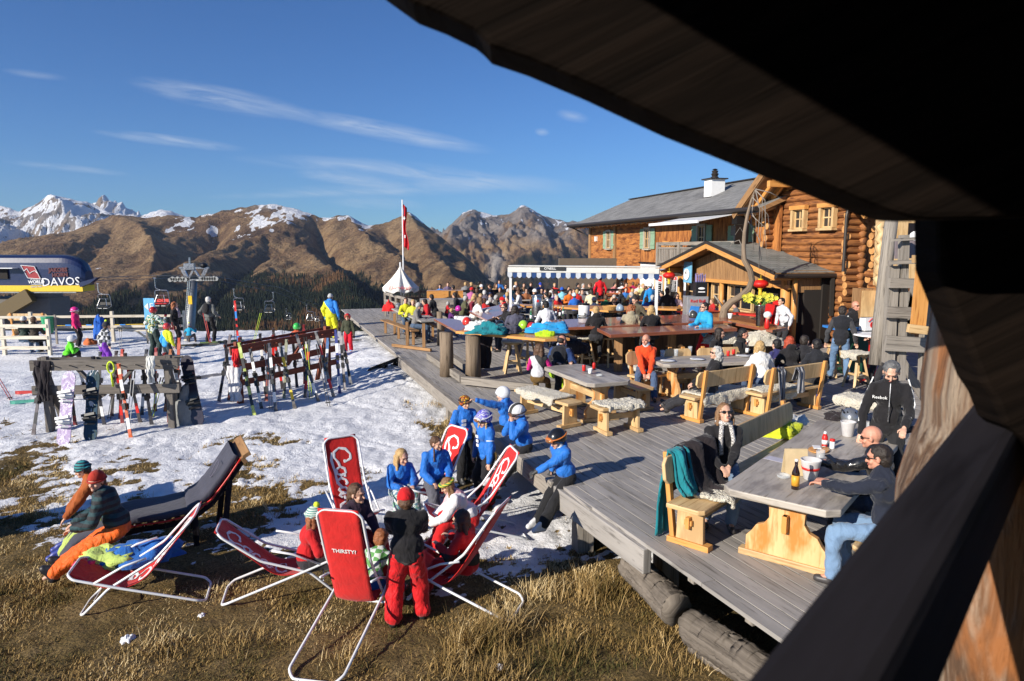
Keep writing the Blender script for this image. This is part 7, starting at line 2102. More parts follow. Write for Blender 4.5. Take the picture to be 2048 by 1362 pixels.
crowd=[(812,602,-60,(.62,.60,.02),'brown',None,'man in yellow jacket at the outer end of the picnic table'),(826,606,-100,(.60,.58,.05),'blond',None,'fair person in yellow and grey vest beside the yellow jacket'),(848,605,200,(.45,.014,.02),'dark',None,'man in bright red hooded sweater and jeans at the picnic table'),(838,612,0,(.20,.19,.18),'grey',None,'grey-haired person in grey with sunglasses at the picnic table'),(862,595,170,(.02,.02,.022),'black',None,'person in black with back turned behind the picnic table'),(897,608,10,(.50,.014,.02),'grey',None,'grizzled man in red jacket beside a small blond child'),(904,622,20,(.10,.02,.14),'blond',None,'small blond child in purple'),(908,591,180,(.025,.025,.03),'dark',None,'man in black leather jacket facing left by the grey tables'),(880,573,-90,(.02,.18,.55),'dark',None,'person in blue shirt and red trousers at the far railing'),(896,569,-80,(.16,.12,.20),'brown',None,'person in dull violet at the far railing'),(906,575,120,(.035,.04,.05),'black',None,'person in charcoal with back turned at the far railing'),(944,580,60,(.45,.13,.30),'brown',('beanie',(.60,.02,.02)),'person in pink jacket with scarlet wool hat'),(954,582,90,(.05,.04,.04),'brown',None,'brown-haired guest right of the scarlet hat'),(963,574,-60,(.10,.13,.13),'none',('beanie',cw),'guest in grey-green with white wool hat left of centre'),(969,586,90,(.14,.12,.16),'white',None,'white-haired guest in mauve vest'),(949,593,80,(.35,.25,.20),'blond',None,'balding guest in beige behind the woman in white'),(981,594,-110,(.5,.5,.5),'brown',None,'guest in pale grey hooded top looking down'),(992,571,-75,(.36,.22,.11),'brown',None,'woman in tan jacket facing the camera'),(1000,580,-120,(.06,.05,.04),'brown',None,'brown-haired guest in dark top right of the tan jacket'),(1011,573,-90,(.02,.02,.025),'dark',None,'guest in sunglasses left of the white awning post'),(994,596,20,(.1,.09,.08),'grey',None,'grey curly-haired guest leaning on an arm'),(1004,601,200,(.60,.015,.02),'brown',('beanie',(.60,.015,.02)),'person with scarlet hood pulled up near the bar corner'),(1015,590,70,(.72,.72,.70),'blond',None,'guest in white fleece bending beside the awning post'),(1030,576,-90,(.03,.03,.03),'none',('beanie',cw),'guest with white hat just right of the awning post'),(1032,568,-80,(.3,.22,.16),'blond',None,'far blond guest above the white hat'),(1053,582,-70,(.32,.12,.05),'dark',None,'man in sunglasses and rust shirt'),(1046,580,120,(.20,.22,.26),'lightbrown',None,'guest in pale blue-grey turned away'),(1069,584,140,(.02,.02,.02),'none',('beanie',(.78,.78,.78)),'guest in black with big white wool hat'),(1084,582,-90,(.02,.02,.02),'black',None,'man in black with dark glasses facing the camera'),(1092,590,160,(.02,.02,.02),'black',None,'guest in black seen from the side left of the white hood'),(1081,570,-80,(.05,.1,.3),'none',('cap',(.02,.06,.5)),'guest with royal blue cap in the back row'),(1102,586,100,(.72,.72,.74),'white',None,'guest in white hooded jacket in the middle of the crowd'),(1112,588,-70,(.12,.03,.22),'black',('cap',(.02,.02,.02)),'man in black cap with lime harness and purple sleeves'),(1109,571,-100,(.6,.03,.03),'blond',None,'red-clad guest with blond hair in the back row'),(1124,580,95,(.25,.60,.72),'black',('cap',(.02,.1,.5)),'guest in pale turquoise jacket with blue visor'),(1148,592,105,(.02,.14,.55),'none',('beanie',(.55,.72,.8)),'person in blue jacket with white and blue knitted hat'),(1167,572,-70,(.6,.6,.6),'grey',None,'guest in black-and-white top at the back by the orange tables'),(1183,584,70,(.70,.62,.40),'dark',None,'woman in pale yellow blouse'),(1190,570,-90,(.10,.015,.05),'brown',None,'guest in dark wine-red at the back'),(1188,601,100,(.62,.62,.65),'none',('beanie',(.35,.37,.42)),'guest in white with grey wool hat near the white urn'),(1211,596,110,(.04,.18,.07),'brown',None,'man in bottle green sweater with bare neck'),(1224,600,-120,(.3,.2,.12),'blond',None,'blond girl leaning on her hand'),(1229,604,-60,(.03,.03,.03),'blond',None,'fair woman with sunglasses low beside the wicker basket'),(1220,566,-90,(.05,.06,.08),'none',('cap',cw),'guest with white cap behind the red instructor'),(1240,583,150,(.02,.022,.025),'brown',None,'young man in black with back turned right of centre'),(1230,570,-60,(.55,.2,.2),'black',None,'guest in salmon pink top'),(1244,569,90,(.72,.72,.74),'none',('helmet',(.03,.03,.03)),'guest in white jacket with black ski helmet'),(1253,570,-90,(.75,.12,.02),'dark',None,'guest in orange fleece behind the black helmet'),(1266,568,80,(.35,.01,.07),'brown',None,'guest in raspberry sweater with back turned'),(1262,590,160,(.10,.10,.11),'grey',None,'grey-haired man in grey with reddish cheek'),(1278,572,-80,(.6,.55,.55),'black',None,'woman in white top with dark glasses at the right'),(1273,596,180,(.12,.10,.09),'dark',None,'brown-jacketed guest bowing his head'),(1286,572,-90,(.5,.5,.25),'blond',None,'guest with pale scarf in the back row right'),(1301,592,200,(.02,.025,.05),'blond',None,'blond woman with sunglasses facing left near the awning leg'),(1316,576,0,(.05,.05,.06),'black',None,'guest with black and white jacket right of the awning leg'),(1137,577,-80,(.02,.02,.02),'dark',None,'dark guest behind the turquoise jacket'),(1062,570,-90,(.04,.04,.05),'brown',None,'guest in dark blue in the back row centre'),(1354,592,-80,(.55,.42,.48),'dark',None,'woman with sunglasses in black and pale pink scarf near the energy drink fridge'),(1424,603,200,(.45,.02,.02),'lightbrown',None,'boy with fair hair in red sitting behind the bare tree trunk'),(1444,605,190,(.04,.03,.09),'white',None,'child with white visor cap next to the tree trunk'),(1470,610,170,(.12,.12,.13),'dark',None,'man in grey bending over the food at the counter'),(1510,600,-90,(.03,.03,.03),'dark',None,'dark guest behind the yellow flowers'),]
jeans,dk=(.07,.11,.18),(.03,.03,.035)
xr=random.Random(17)
pal=dict(black=(.018,.018,.02),charcoal=(.05,.05,.055),navy=(.02,.03,.09),grey=(.22,.22,.23),white=(.7,.7,.7),maroon=(.22,.02,.04),scarlet=(.55,.02,.02),olive=(.10,.10,.05),brown=(.12,.07,.04),teal=(.02,.18,.2),orange=(.65,.16,.02),blue=(.03,.15,.45))
combos=[(c,g_,h_)for g_ in('jacket','fleece','pullover')for c in pal for h_ in('black','brown','blond','grey')]
xr.shuffle(combos)
taken=[(c[0],c[1])for c in crowd]
for c,g_,h_ in combos:
 if len(crowd)>108:break
 px,py=xr.uniform(928,1336),xr.uniform(564,603)
 if min(math.hypot(px-a,(py-b)*1.6)for a,b in taken)<7.5 or(py>590 and 1120<px<1200):continue
 taken.append((px,py));crowd.append((px,py,xr.choice((-90,-70,90,100,0,180)),pal[c],h_,None,'%s-haired guest in %s %s amid the terrace crowd'%(h_,c,g_)))
for i,(px,py,f,c,hr,hat,lab)in enumerate(crowd):
 kw={}
 if hat:kw=dict(hat=hat[0],hatc=hat[1])
 h=1.05 if 'small' in lab else(1.35 if('boy' in lab or 'child' in lab or 'girl' in lab)else 1.68+.1*((i*7)%5)/5)
 if 'sunglasses' in lab or 'glasses' in lab:kw['glasses']=True
 bt=(.5,.02,.02)if 'red trousers' in lab else(jeans if i%3==0 else dk)
 sitter(px,py,f+(i*37%21)-10,lab+', seated',H=h,top=c,bot=bt,hair=hr if hr!='none' else 'brown',style='long' if('woman' in lab or 'girl' in lab)and i%2 else 'short',lean=10+(i*5)%12,head=((i*23)%40-20,(i*11)%18),seat=.45,hood='hood' in lab,**kw)
stander(1200,557,100,'standing instructor in scarlet jacket with white print seen from behind',top=(.66,.012,.02),bot=dk,hair='black',hat='helmet',hatc=(.02,.02,.02),H=1.8)
stander(1300,572,110,'standing person in bright blue jacket with white cap beside the awning leg',top=(.02,.26,.66),bot=dk,hair='brown',hat='beanie',hatc=cw,H=1.75)
stander(1334,583,95,'standing man in long black coat in front of the white wall',top=BLK,bot=dk,hair='black',H=1.74)
orange_t=plain('orange_beer_table',(.52,.13,.03),.55,bump=.1)
def beertable(c,rz,L,lab,mat,grp,tables=True):
 t=empty('beer_table',c,rz,lab,'table',grp)
 m=MB();m.box((0,0,.76),(.55,L,.03));m.build('tabletop',mat,t)
 for sg in(-1,1):
  m=MB();y=sg*(L/2-.3)
  for sx in(-.2,.2):m.bar((sx,y,0),(sx,y,.745),.04,.04,(0,1,0))
  m.bar((-.2,y,.3),(.2,y,.3),.03,.03);m.build('leg_frame',M_darksteel,t)
 for sx in(-.62,.62):
  b=empty('beer_bench',V(c)+V((math.cos(rz)*sx,math.sin(rz)*sx,0)),rz,'narrow bench %s of the %s'%('left' if sx<0 else 'right',lab),'bench',grp+' (benches)')
  m=MB();m.box((0,0,.45),(.26,L,.03));m.build('seat',mat,b)
  for sg in(-1,1):
   m=MB();y=sg*(L/2-.3);m.bar((-.1,y,0),(-.1,y,.435),.03,.03,(0,1,0));m.bar((.1,y,0),(.1,y,.435),.03,.03,(0,1,0));m.bar((-.1,y,.2),(.1,y,.2),.03,.03);m.build('leg_frame',M_darksteel,b)
k=0
for(px,py,n)in((1150,600,'first'),(1180,592,'second'),(1215,600,'third'),(1150,585,'fourth'),(1250,587,'fifth'),(1290,600,'sixth'),(1330,600,'seventh'),(1200,580,'eighth')):
 beertable(V((at(px,py,.76).x,at(px,py,.76).y,0)),R(90+8),2.2,('orange beer table %s'%('left of the blue knitted hat','under the pale yellow blouse','before the bottle green sweater','at the back left under the awning','behind the grey-haired man','by the awning leg','before the white wall','farthest under the awning')[k]),orange_t,'orange beer tables');k+=1
gt=wood('grey_table_wood',(.30,.28,.25),(.46,.43,.39),.7,14,(.16,.14,.12))
k=0
for(px,py)in((925,588),(960,596),(1000,610),(905,600),(1075,600),(1040,592)):
 q=at(px,py,.76);beertable(V((q.x,q.y,0)),R(90+5),2.2,'grey wooden table %s'%('near the far railing','under the scarlet wool hat','beside the scarlet hood','in front of the black leather jacket','right of the big white wool hat','behind the awning post')[k],gt,'grey wooden tables');k+=1
pt=empty('picnic_table',(0,0,0),0,'long weathered picnic table with plank benches at the snowy deck corner','picnic table')
slab('tabletop',[(783,617),(815,615),(884,640),(842,642)],.75,.05,gt,pt)
for(a,b)in(((790,668),(792,640)),((815,690),(818,650)),((848,694),(850,652))):
 q=at(*a,0);m=MB();m.bar(q,q+V((0,0,.72)),.09,.09,(0,1,0));m.build('leg',M_brown,pt)
for(A,B)in(((768,640),(830,662)),((845,640),(888,656))):
 a,b=at(*A,.45),at(*B,.45);bn=MB();bn.bar(a,b,.26,.04);bn.build('bench_plank',M_brown,pt)
 for t in(.05,.5,.95):q=a.lerp(b,t);m=MB();m.bar(V((q.x,q.y,0)),V((q.x,q.y,.43)),.08,.07,(0,1,0));m.build('bench_leg',M_brown,pt)
a,b=at(785,690,.06),at(862,700,.06);m=MB();m.bar(a,b,.07,.08);m.build('ground_rail',M_brown,pt)
helmet_thing(at(797,617,.77),(.16,.17,.19),'dark grey ski helmet on the end of the picnic table')
heap(at(780,622,.5),(.5,.3,.35),cloth((.66,.02,.02)),'bag','red bag at the outer end of the picnic table','bag',seed=44)
cup(at(832,630,.775),M_white,'white coffee cup in front of the red sweater',1.2)
def railing(pts,lab,h=1.0,n=3,mat=M_grey,posts=6):
 r=empty('terrace_railing',(0,0,0),0,lab,'railing','terrace railings')
 for a,b in zip(pts,pts[1:]):
  for i in range(n):z=h*(1-i*.3);m=MB();m.bar(a+V((0,0,z)),b+V((0,0,z)),.05,.11);m.build('rail',mat,r)
 for a,b in zip(pts,pts[1:]):
  for k in range(posts):q=a.lerp(b,k/(posts-1));m=MB();m.bar(q,q+V((0,0,h+.04)),.09,.09,(0,1,0));m.build('post',mat,r)
railing([V((-5.6,30.5,0)),V((-3.6,25.8,0))],'grey plank railing beside the white parasol')
railing([V((-5.6,31.5,0)),V((5.4,33.2,0))],'dark railing along the far edge of the terrace',posts=9,mat=M_darkbeam)
m=MB();m.box((-3.0,31.0,.55),(1.6,.8,1.1),.1);tag(m.build('planter_box',M_orange),'orange-brown wooden box by the far railing','box')
m=MB();m.box((-2.7,27.5,.5),(1.9,.9,.95),.15);tag(m.build('serving_cabinet',M_pinegrey),'pale wooden cabinet near the parasol','cabinet')
m=MB();m.box((3.9,36,1.25),(3.0,.3,2.4),.1);tag(m.build('wind_screen',plain('dull_olive_screen',(.14,.11,.08),.8,bump=.3)),'brown wind screen behind the guests at the left of the chalet','screen')
Z1=1.12
def urn(px,py,r,h,mat,lab,z=.9,lid=M_black):
 q=at(px,py,z);o=lathe_thing('drinks_urn',q,[(0,r*.9),(.02,r),(h*.94,r),(h,r*.92),(h+.005,.001)],mat,lab,'urn',n=26,group='drinks urns',extra=(('lid',[(h,r*1.03),(h+.04,r),(h+.05,.02)],lid),('band',[(.03,r*1.02),(.06,r*1.02)],lid)))
 m=MB();m.path([(0,-r,.12),(0,-r-.09,.12),(0,-r-.09,.07)],.015,8);m.build('tap',M_black,o);return o
u_=urn(1075,635,.155,.62,M_steel,'tall brushed steel drinks urn with red dot',z=.95,lid=M_steel)
m=MB();m.lathe([(0,.04),(.01,.04)],(0,-.155,.5),14,axis=(0,-1,0));m.build('red_dot',M_red,u_)
urn(1098,635,.14,.50,M_steel,'second steel urn behind the man in the white shirt',z=.95,lid=M_steel)
urn(1168,634,.165,.36,M_white,'white enamel urn with black lid and tap',z=.98)
bk=empty('wicker_basket',at(1220,620,Z1),0,'oval wicker basket on the orange counter','basket')
m=MB();m.lathe([(0,.2),(.12,.24),(.13,.23),(.13,.21),(.02,.18)],n=24);m.build('basket',plain('wicker',(.50,.27,.08),.7,bump=1.0,bscale=90),bk)
rnd=random.Random(3)
def scatter(px0,px1,y0,y1,z,n,kind,lab):
 for i in range(n):
  px=px0+(px1-px0)*(i+.5)/n;q=at(px,y0+(y1-y0)*rnd.random(),z)
  kind(q,lab[i%len(lab)]if isinstance(lab,list)else lab)
for i,(px,py,c)in enumerate(((1112,632,'b'),(1120,634,'b'),(1126,631,'g'),(1062,640,'g'),(1508,668,'k'),(1695,655,'g'),(1703,652,'w'))):
 if i==4:continue
 bottle(at(px,py,Z1 if px<1600 else 1.14),{'b':MATS['brown_bottle_glass'],'g':plain('green_bottle_glass',(.01,.16,.06),.08,var=0,coat=.6),'w':M_clear}[c],('first of the brown bottles left of the white urn','brown bottle close to the white urn','green bottle left of the white urn','green water bottle beside the steel urn','','green bottle on the round bar table','clear bottle on the round bar table')[i],M_paper)
bottle(at(1494,708,.76),MATS['brown_bottle_glass'],'brown beer bottle in front of the ponytail man',M_paper)
for px,py,l in((1456,712,'red and white drink can in front of the dark red-haired woman'),(1467,709,'red drink can in front of the ponytail man')):can(at(px,py,.76),M_red,l)
lathe_thing('shaker',at(1444,713,.76),[(0,.03),(.1,.03),(.12,.02)],M_orange,'orange mustard jar beside the red and white can','jar')
for px,py,l in((1325,714,'clear bottle-shaped glass near the left end of the pale trestle table'),(1352,712,'small glass with a straw on the pale trestle table'),(1380,706,'low glass right of the plates')):glass(at(px,py,.76),l,1.3)
def plate(p,lab,r=.13,mat=M_white):
 o=lathe_thing('plate',p,[(0,r*.6),(.012,r),(.016,r),(.006,r*.6),(.006,.001)],mat,lab,'plate',group='plates')
for px,py,l in((1336,722,'white plate with leftovers at the left end of the pale trestle table'),(1395,719,'round white tray in front of the grey-haired woman'),(1486,712,'white plate in front of the white sweater')):plate(at(px,py,.76),l,.15)
can(at(1168,742,.76),M_red,'red and white drink can on the small trestle table');cup(at(1180,747,.76),M_white,'white cup on the small trestle table');lathe_thing('shaker',at(1188,738,.76),[(0,.03),(.1,.03),(.12,.02)],M_red,'red ketchup pot on the small trestle table','pot')
lathe_thing('ashtray',at(1198,752,.76),[(0,.05),(.03,.055),(.03,.045),(.01,.04)],M_clear,'glass ashtray on the small trestle table','ashtray')
helmet_thing(at(934,650,1.12),(.62,.03,.02),'red and white striped ski helmet on the bar corner',.3,1,M_white)
helmet_thing(at(1000,657,1.12),(.015,.015,.018),'glossy black ski helmet on the orange counter',0)
helmet_thing(at(1047,658,1.12),(.35,.62,.05),'lime green ski helmet on the orange counter',.2,1.05)
helmet_thing(at(1063,661,1.12),(.45,.03,.03),'black and red ski helmet touching the lime helmet',.6,1,M_black)
helmet_thing(at(1386,636,1.12),(.05,.05,.05),'black and white ski helmet beside the man in the blue-white jacket',.6,1,M_white)
helmet_thing(at(1240,622,1.12),(.25,.33,.42),'blue-grey patterned ski helmet beside the wicker basket',.6,1,M_white)
helmet_thing(at(917,622,.78),(.55,.03,.35),'magenta ski helmet next to the small blond child',0)
heap(at(960,660,1.1),(.6,.35,.2),cloth((.66,.66,.64)),'jacket','white jacket heaped beside the red striped helmet','jacket',seed=51)
heap(at(980,667,1.1),(.75,.4,.22),m_teal,'jacket','teal jacket heaped on the orange counter','jacket',seed=52,rough=.6)
heap(at(1096,664,1.1),(.85,.40,.2),cloth((.02,.30,.62),'azure_jacket'),'jacket','azure blue jacket spread over the end of the orange counter','jacket',seed=53,rough=.6)
heap(at(1092,674,1.05),(.4,.16,.14),cloth((.42,.68,.02)),'jacket','lime garment hanging below the azure jacket','jacket',seed=54)
heap(at(1025,665,1.1),(.35,.3,.16),cloth((.06,.06,.09)),'scarf','dark bundled scarf behind the violet-grey jacket','scarf',seed=55)
p=at(1140,730,.76);heap(at(1140,706,.5),(.8,.4,.35),m_blk,'coat','black coat hanging over a stool under the bar','coat',seed=56)
q=at(963,742,0);drape([q+V((0,.15,1.0)),q+V((0,.1,.7)),q+V((0,.1,.4)),q+V((0,.1,.05))],(.55,0,0),m_blk,'jacket','long black jacket hanging beside the corner post of the bar','jacket',.06,4)
q=at(925,700,0);drape([q+V((0,.2,.98)),q+V((0,.1,.75)),q+V((.1,.1,.45))],(.5,0,0),cloth((.68,.68,.68)),'jacket','white jacket hanging under the bar corner','jacket',.03,9)
cn=lambda px,py,z,l:cup(at(px,py,z),M_white,l,1.5)
cn(1460,637,1.13,'pale bowl on the counter beside the tree trunk')
f=empty('drinks_cooler',at(1390,632,1.0),0,'silver drink cooler with red and blue print and a black box on top','cooler')
m=MB();m.box((0,0,.28),(.62,.5,.62));m.build('cabinet',plain('silver_cabinet',(.45,.46,.47),.35,.5),f,bevel=.01)
m=MB();m.prism([(-.27,.02),(.0,.02),(.05,.30),(-.2,.32)],(0,-.262,0),(1,0,0),(0,0,1),.008);m.build('blue_panel',M_blue,f)
text('lettering','Red Bull',.13,M_red,(-.0,-.265,.46),(1,0,0),(0,0,1),f,.003)
m=MB();m.box((.12,0,.80),(.34,.34,.40));bx=m.build('black_box',M_black,f,bevel=.01)
m=MB();m.ell((.12,-.175,.82),(.10,.01,.035));m.box((.12,-.175,.72),(.2,.01,.03));m.build('box_print',M_white,bx)
m=MB()
for i in range(14):m.path([(.0+(i%5)*.06,-.05+(i//5)*.06,.98),(-.01+(i%5)*.065,-.05+(i//5)*.06,1.2+.03*(i%3))],.01,5)
m.build('straws',plain('violet_straws',(.25,.22,.45),.4),bx)
fb=empty('flower_bucket',at(1519,652,1.12),0,'tall zinc bucket with yellow flowers on the bar','flower bucket')
m=MB();m.lathe([(0,.085),(.5,.115),(.51,.125),(.50,.11),(.1,.09)],n=20);m.build('bucket',M_steel,fb,smooth=True)
m=MB();rr=random.Random(5);lf=MB()
for i in range(34):
 sx=-1 if i%2 else 1
 c=V((sx*rr.uniform(.05,.36),rr.uniform(-.15,.15),.60+rr.uniform(-.02,.18)))
 lf.path([(0,0,.45),(c.x*.5,c.y*.5,.56),tuple(c)],.006,4)
 for k in range(7):a=k*.9;d=V((math.cos(a)*.075,-.02,math.sin(a)*.065));n_=V((-math.sin(a),0,math.cos(a)))*.024;m.add([c,c+d*.6+n_,c+d,c+d*.6-n_],[(0,1,2,3)])
 m.ell(c,.016,n=6,m=4)
 for k in range(3):d=V((rr.uniform(-.09,.09),rr.uniform(-.05,.05),-.05));lf.add([c,c+d*.5+V((.02,0,0)),c+d,c+d*.5-V((.02,0,0))],[(0,1,2,3)])
m.build('blossoms',plain('yellow_petals',(.75,.68,.08),.6),fb);lf.build('leaves',plain('flower_leaves',(.10,.22,.03),.6),fb)
q0,q1=at(1545,700,0),at(1592,715,0)
rp=empty('red_counter_front',(0,0,0),0,'bright red counter front panel beside the big log post','counter')
m=MB();d_=(q1-q0).normalized();m.bar(q0+V((0,1.2,.65)),q1+V((-.05,1.2,.65)),.08,1.35);m.build('front_panel',M_red,rp)
m=MB();m.bar(q0+V((-2.2,2.2,.98)),q1+V((-.2,1.4,.98)),.5,.1);m.bar(q0+V((-2.2,2.2,.6)),q1+V((-.2,1.4,.6)),.06,.8);m.build('counter',M_red,rp)
fg=empty('figurine',at(1534,655,1.12),0,'small garden figurine with white hat and red coat on the bar end','figurine')
m=MB();m.cap((0,0,.02),(0,0,.2),.07,.05);m.build('body',M_red,fg,smooth=True);m=MB();m.ell((0,0,.30),(.10,.09,.085));m.build('hat',M_white,fg,smooth=True);m=MB();m.ell((0,-.05,.235),(.045,.04,.045));m.build('face',SKIN,fg,smooth=True)
sc_=empty('side_counter',(0,0,0),0,'brown boarded serving counter with pale top and wooden crate right of the big log post','counter')
q=at(1635,690,0);m=MB();m.box(q+V((0,1.6,.5)),(1.0,.7,1.0),.15);m.build('front',M_brown,sc_);m=MB();m.box(q+V((0,1.55,1.02)),(1.15,.85,.05),.15);m.build('counter_top',M_pine,sc_)
cr_=MB()
for k in range(7):cr_.bar(q+V((-.38+k*.11,1.3,1.05)),q+V((-.38+k*.11,1.3,1.38)),.10,.025,(0,1,0))
cr_.box(q+V((-.05,1.5,1.21)),(.78,.36,.30),.0);tag(cr_.build('wooden_crate',M_brown),'rough wooden crate standing on the side counter','crate')
tr=empty('bare_tree',(0,0,0),0,'bent bare grey tree trunk rising through the bar with thin drooping twigs','tree')
D0=at(1444,640,1.0).y
tk=[(1444,668,0),(1446,640,0),(1449,618,0),(1462,604,0),(1480,594,0),(1498,578,0),(1504,560,0),(1500,540,0),(1488,520,0),(1487,495,.2),(1489,465,.5),(1495,430,.8),(1503,400,1.0),(1511,378,1.1)]
m=MB();m.path([atd(x,y,D0+dy)for x,y,dy in tk],[.14,.13,.115,.10,.095,.088,.082,.08,.07,.06,.052,.045,.036,.02],14,wob=.14);m.build('trunk',M_barpost,tr,smooth=True)
m=MB()
for(pts,r)in((((1446,615),(1436,600),(1428,590)),.04),(((1488,500),(1478,480),(1465,485),(1458,497)),.02),(((1511,380),(1520,420),(1516,470),(1523,520)),.018),(((1511,380),(1530,400),(1531,450),(1524,500)),.016),(((1505,395),(1520,410),(1536,430),(1540,470)),.014),(((1500,420),(1512,440),(1512,490)),.013),(((1511,378),(1540,385),(1560,395)),.014),(((1508,390),(1502,440),(1507,500)),.012),(((1495,440),(1520,480),(1518,540)),.012),(((1511,380),(1525,395),(1524,440),(1516,520),(1520,560)),.012),(((1489,470),(1480,455),(1470,470)),.012),(((1498,425),(1530,455),(1534,520)),.010)):
 m.path([atd(x,y,D0+.9+.02*i)for i,(x,y)in enumerate(pts)],[r*(1-.22*i)for i in range(len(pts))],6)
m.build('twigs',M_grey,tr,smooth=True)
bt=empty('round_bar_table',at(1742,765,0),0,'round white bar table on a red pedestal near the landing','bar table')
m=MB();m.lathe([(1.06,.42),(1.065,.44),(1.095,.44),(1.10,.43),(1.101,.001)],n=36);m.build('tabletop',M_white,bt)
m=MB();m.lathe([(0,.26),(.05,.24),(.08,.10),(.9,.10),(1.0,.2),(1.06,.26)],n=24);m.build('pedestal',M_red,bt,smooth=True)
bw=empty('bar_board',at(1712,655,1.1),0,'blue-edged serving board with bottles and a white carton beside the round table','serving table')
m=MB();m.box((0,0,0),(1.3,.7,.05));m.build('top',M_blue,bw);m=MB();m.box((0,0,-.55),(.8,.5,1.0));m.build('cabinet',plain('dark_green_cabinet',(.01,.06,.03),.5),bw)
ct=empty('carton',at(1738,660,1.13),.3,'white carton with a red round print on the serving board','carton')
m=MB();m.box((0,0,.14),(.40,.18,.28));m.build('box',M_white,ct);m=MB();m.lathe([(0,.07),(.01,.07)],(0,-.09,.13),18,axis=(0,-1,0));m.bar((-.12,-.1,.2),(-.02,-.1,.28),.02,.01);m.build('print',M_red,ct)
lathe_thing('ice_bucket',at(1735,642,1.14),[(0,.1),(.26,.15),(.27,.16),(.26,.14),(.04,.09)],M_steel,'steel champagne bucket held by the waiter','bucket')
# racks, skis and skiers on the snow
def rack(A,B,H,mat,lab,rails,bracez=True):
 r=empty('ski_rack',(0,0,0),0,lab,'ski rack','wooden ski racks')
 d=(B-A).normalized();n=V((-d.y,d.x,0));L=(B-A).length
 for t in(.08,.92):
  p=A.lerp(B,t)
  m=MB();m.bar(p+V((0,0,-.1)),p+V((0,0,H+.12)),.13,.11,n);m.build('post',mat,r)
  m=MB();m.bar(p+n*.55+V((0,0,-.1)),p+V((0,0,H*.92)),.10,.08,n);m.build('back_post',mat,r)
 for z,h,o in rails:
  m=MB();m.bar(A+V((0,0,z))-n*.09*o,B+V((0,0,z))-n*.09*o,.05,h);m.build('rail',mat,r)
 for i in range(9):q=A.lerp(B,(i+.5)/9)+V((0,0,H-.06))-n*.12;m=MB();m.path([q,q-n*.09+V((0,0,.02))],.012,6);m.build('peg',mat,r)
 for s in(.3,.68):
  q=A.lerp(B,s);m=MB();m.bar(q+V((0,0,H*.9)),q+d*.5*(1 if s>.5 else-1)*-1+V((0,0,H*.5)),.05,.11,n);m.build('brace',mat,r)
 return d,n
A1,B1=atg(78,862),atg(368,856)
d1,n1=rack(A1,B1,1.45,wood('dark_rack_wood',(.09,.08,.07),(.22,.195,.17),.8,20,(.035,.03,.025)),'grey weathered ski rack on the left with two snowboards standing against it',((1.40,.22,1),(.88,.19,1),(1.50,.05,-2)))
A2,B2=atg(462,812),atg(672,760)
d2,n2=rack(A2,B2,1.38,M_redwood,'reddish brown ski rack right of the grey one, crowded with skis',((1.32,.20,1),(.88,.16,1),(.52,.14,1),(1.42,.06,-2)))
def up(A,d,n,t,lean,foot,z,side=0):q=A+d*t;return(q-n*foot+V((side,0,.0))),(q-n*.12+V((lean,0,z)))
def skicol(c1,c2=None,nm=None):return plain('ski_%d%d%d'%tuple(int(x*99)for x in c1),c1,.3,var=.15,nscale=14,coat=.3)
L1_=(B1-A1).length
lil=two_tone('lilac_snowy_board',(.42,.33,.52),((.62,.58,.68),(.42,.33,.52),(.78,.78,.80)),'camo',5)
f0,tp=up(A1,d1,n1,.40,-.02,.42,1.02);board(atg(126,893),atg(126,893)+(V((-.02,.42,1.42))),.27,lil,'pale lilac snowboard dusted with snow on the grey rack',bmat=M_white)
board(atg(180,884),atg(180,884)+V((-.06,.40,1.38)),.27,two_tone('petrol_board',(.006,.045,.09),((.006,.045,.09),(.02,.05,.06),(.5,.52,.55)),'camo',2.6),'dark petrol snowboard right of the lilac one')
board(atg(398,852),atg(398,852)+V((-.36,.35,1.48)),.27,plain('black_board_base',(.02,.015,.03),.3),'black and white snowboard leaning at the right end of the grey rack',bmat=M_black)
sk=[(262,880,-.28,1.28,(.55,.10,.02),'orange and black ski leaning far in front of the grey rack',M_white),(240,838,-.02,1.30,(.50,.05,.02),'orange-red ski pair near the middle of the grey rack',M_black),(283,832,.03,1.26,(.04,.04,.05),'dark ski pair right of the lime pole handle',M_white),(223,835,.02,1.25,(.05,.03,.03),'black ski pair behind the lower rail',M_black),(198,838,-.05,1.25,(.05,.05,.05),'black-brown ski pair right of the petrol snowboard',M_black),(330,826,.05,1.22,(.45,.16,.05),'brown and orange ski pair near the right post',M_black),(310,826,-.04,1.25,(.3,.04,.04),'dull red ski pair between the right-hand skis',M_white),(352,835,.02,1.5,(.5,.08,.03),'orange-yellow ski pair behind the black snowboard',M_black),(66,870,.12,1.35,(.12,.10,.10),'brown ski pair at the left end of the grey rack',M_black),(95,862,-.03,1.2,(.03,.03,.03),'black ski pair behind the hanging black jacket',M_black)]
for px,py,dx,h,c,lab,c2 in sk:
 p=atg(px,py);ski_pair(skicol(c),p,p+V((dx*1.2,.33,h*1.17)),label=lab,L=None,col2=c2)
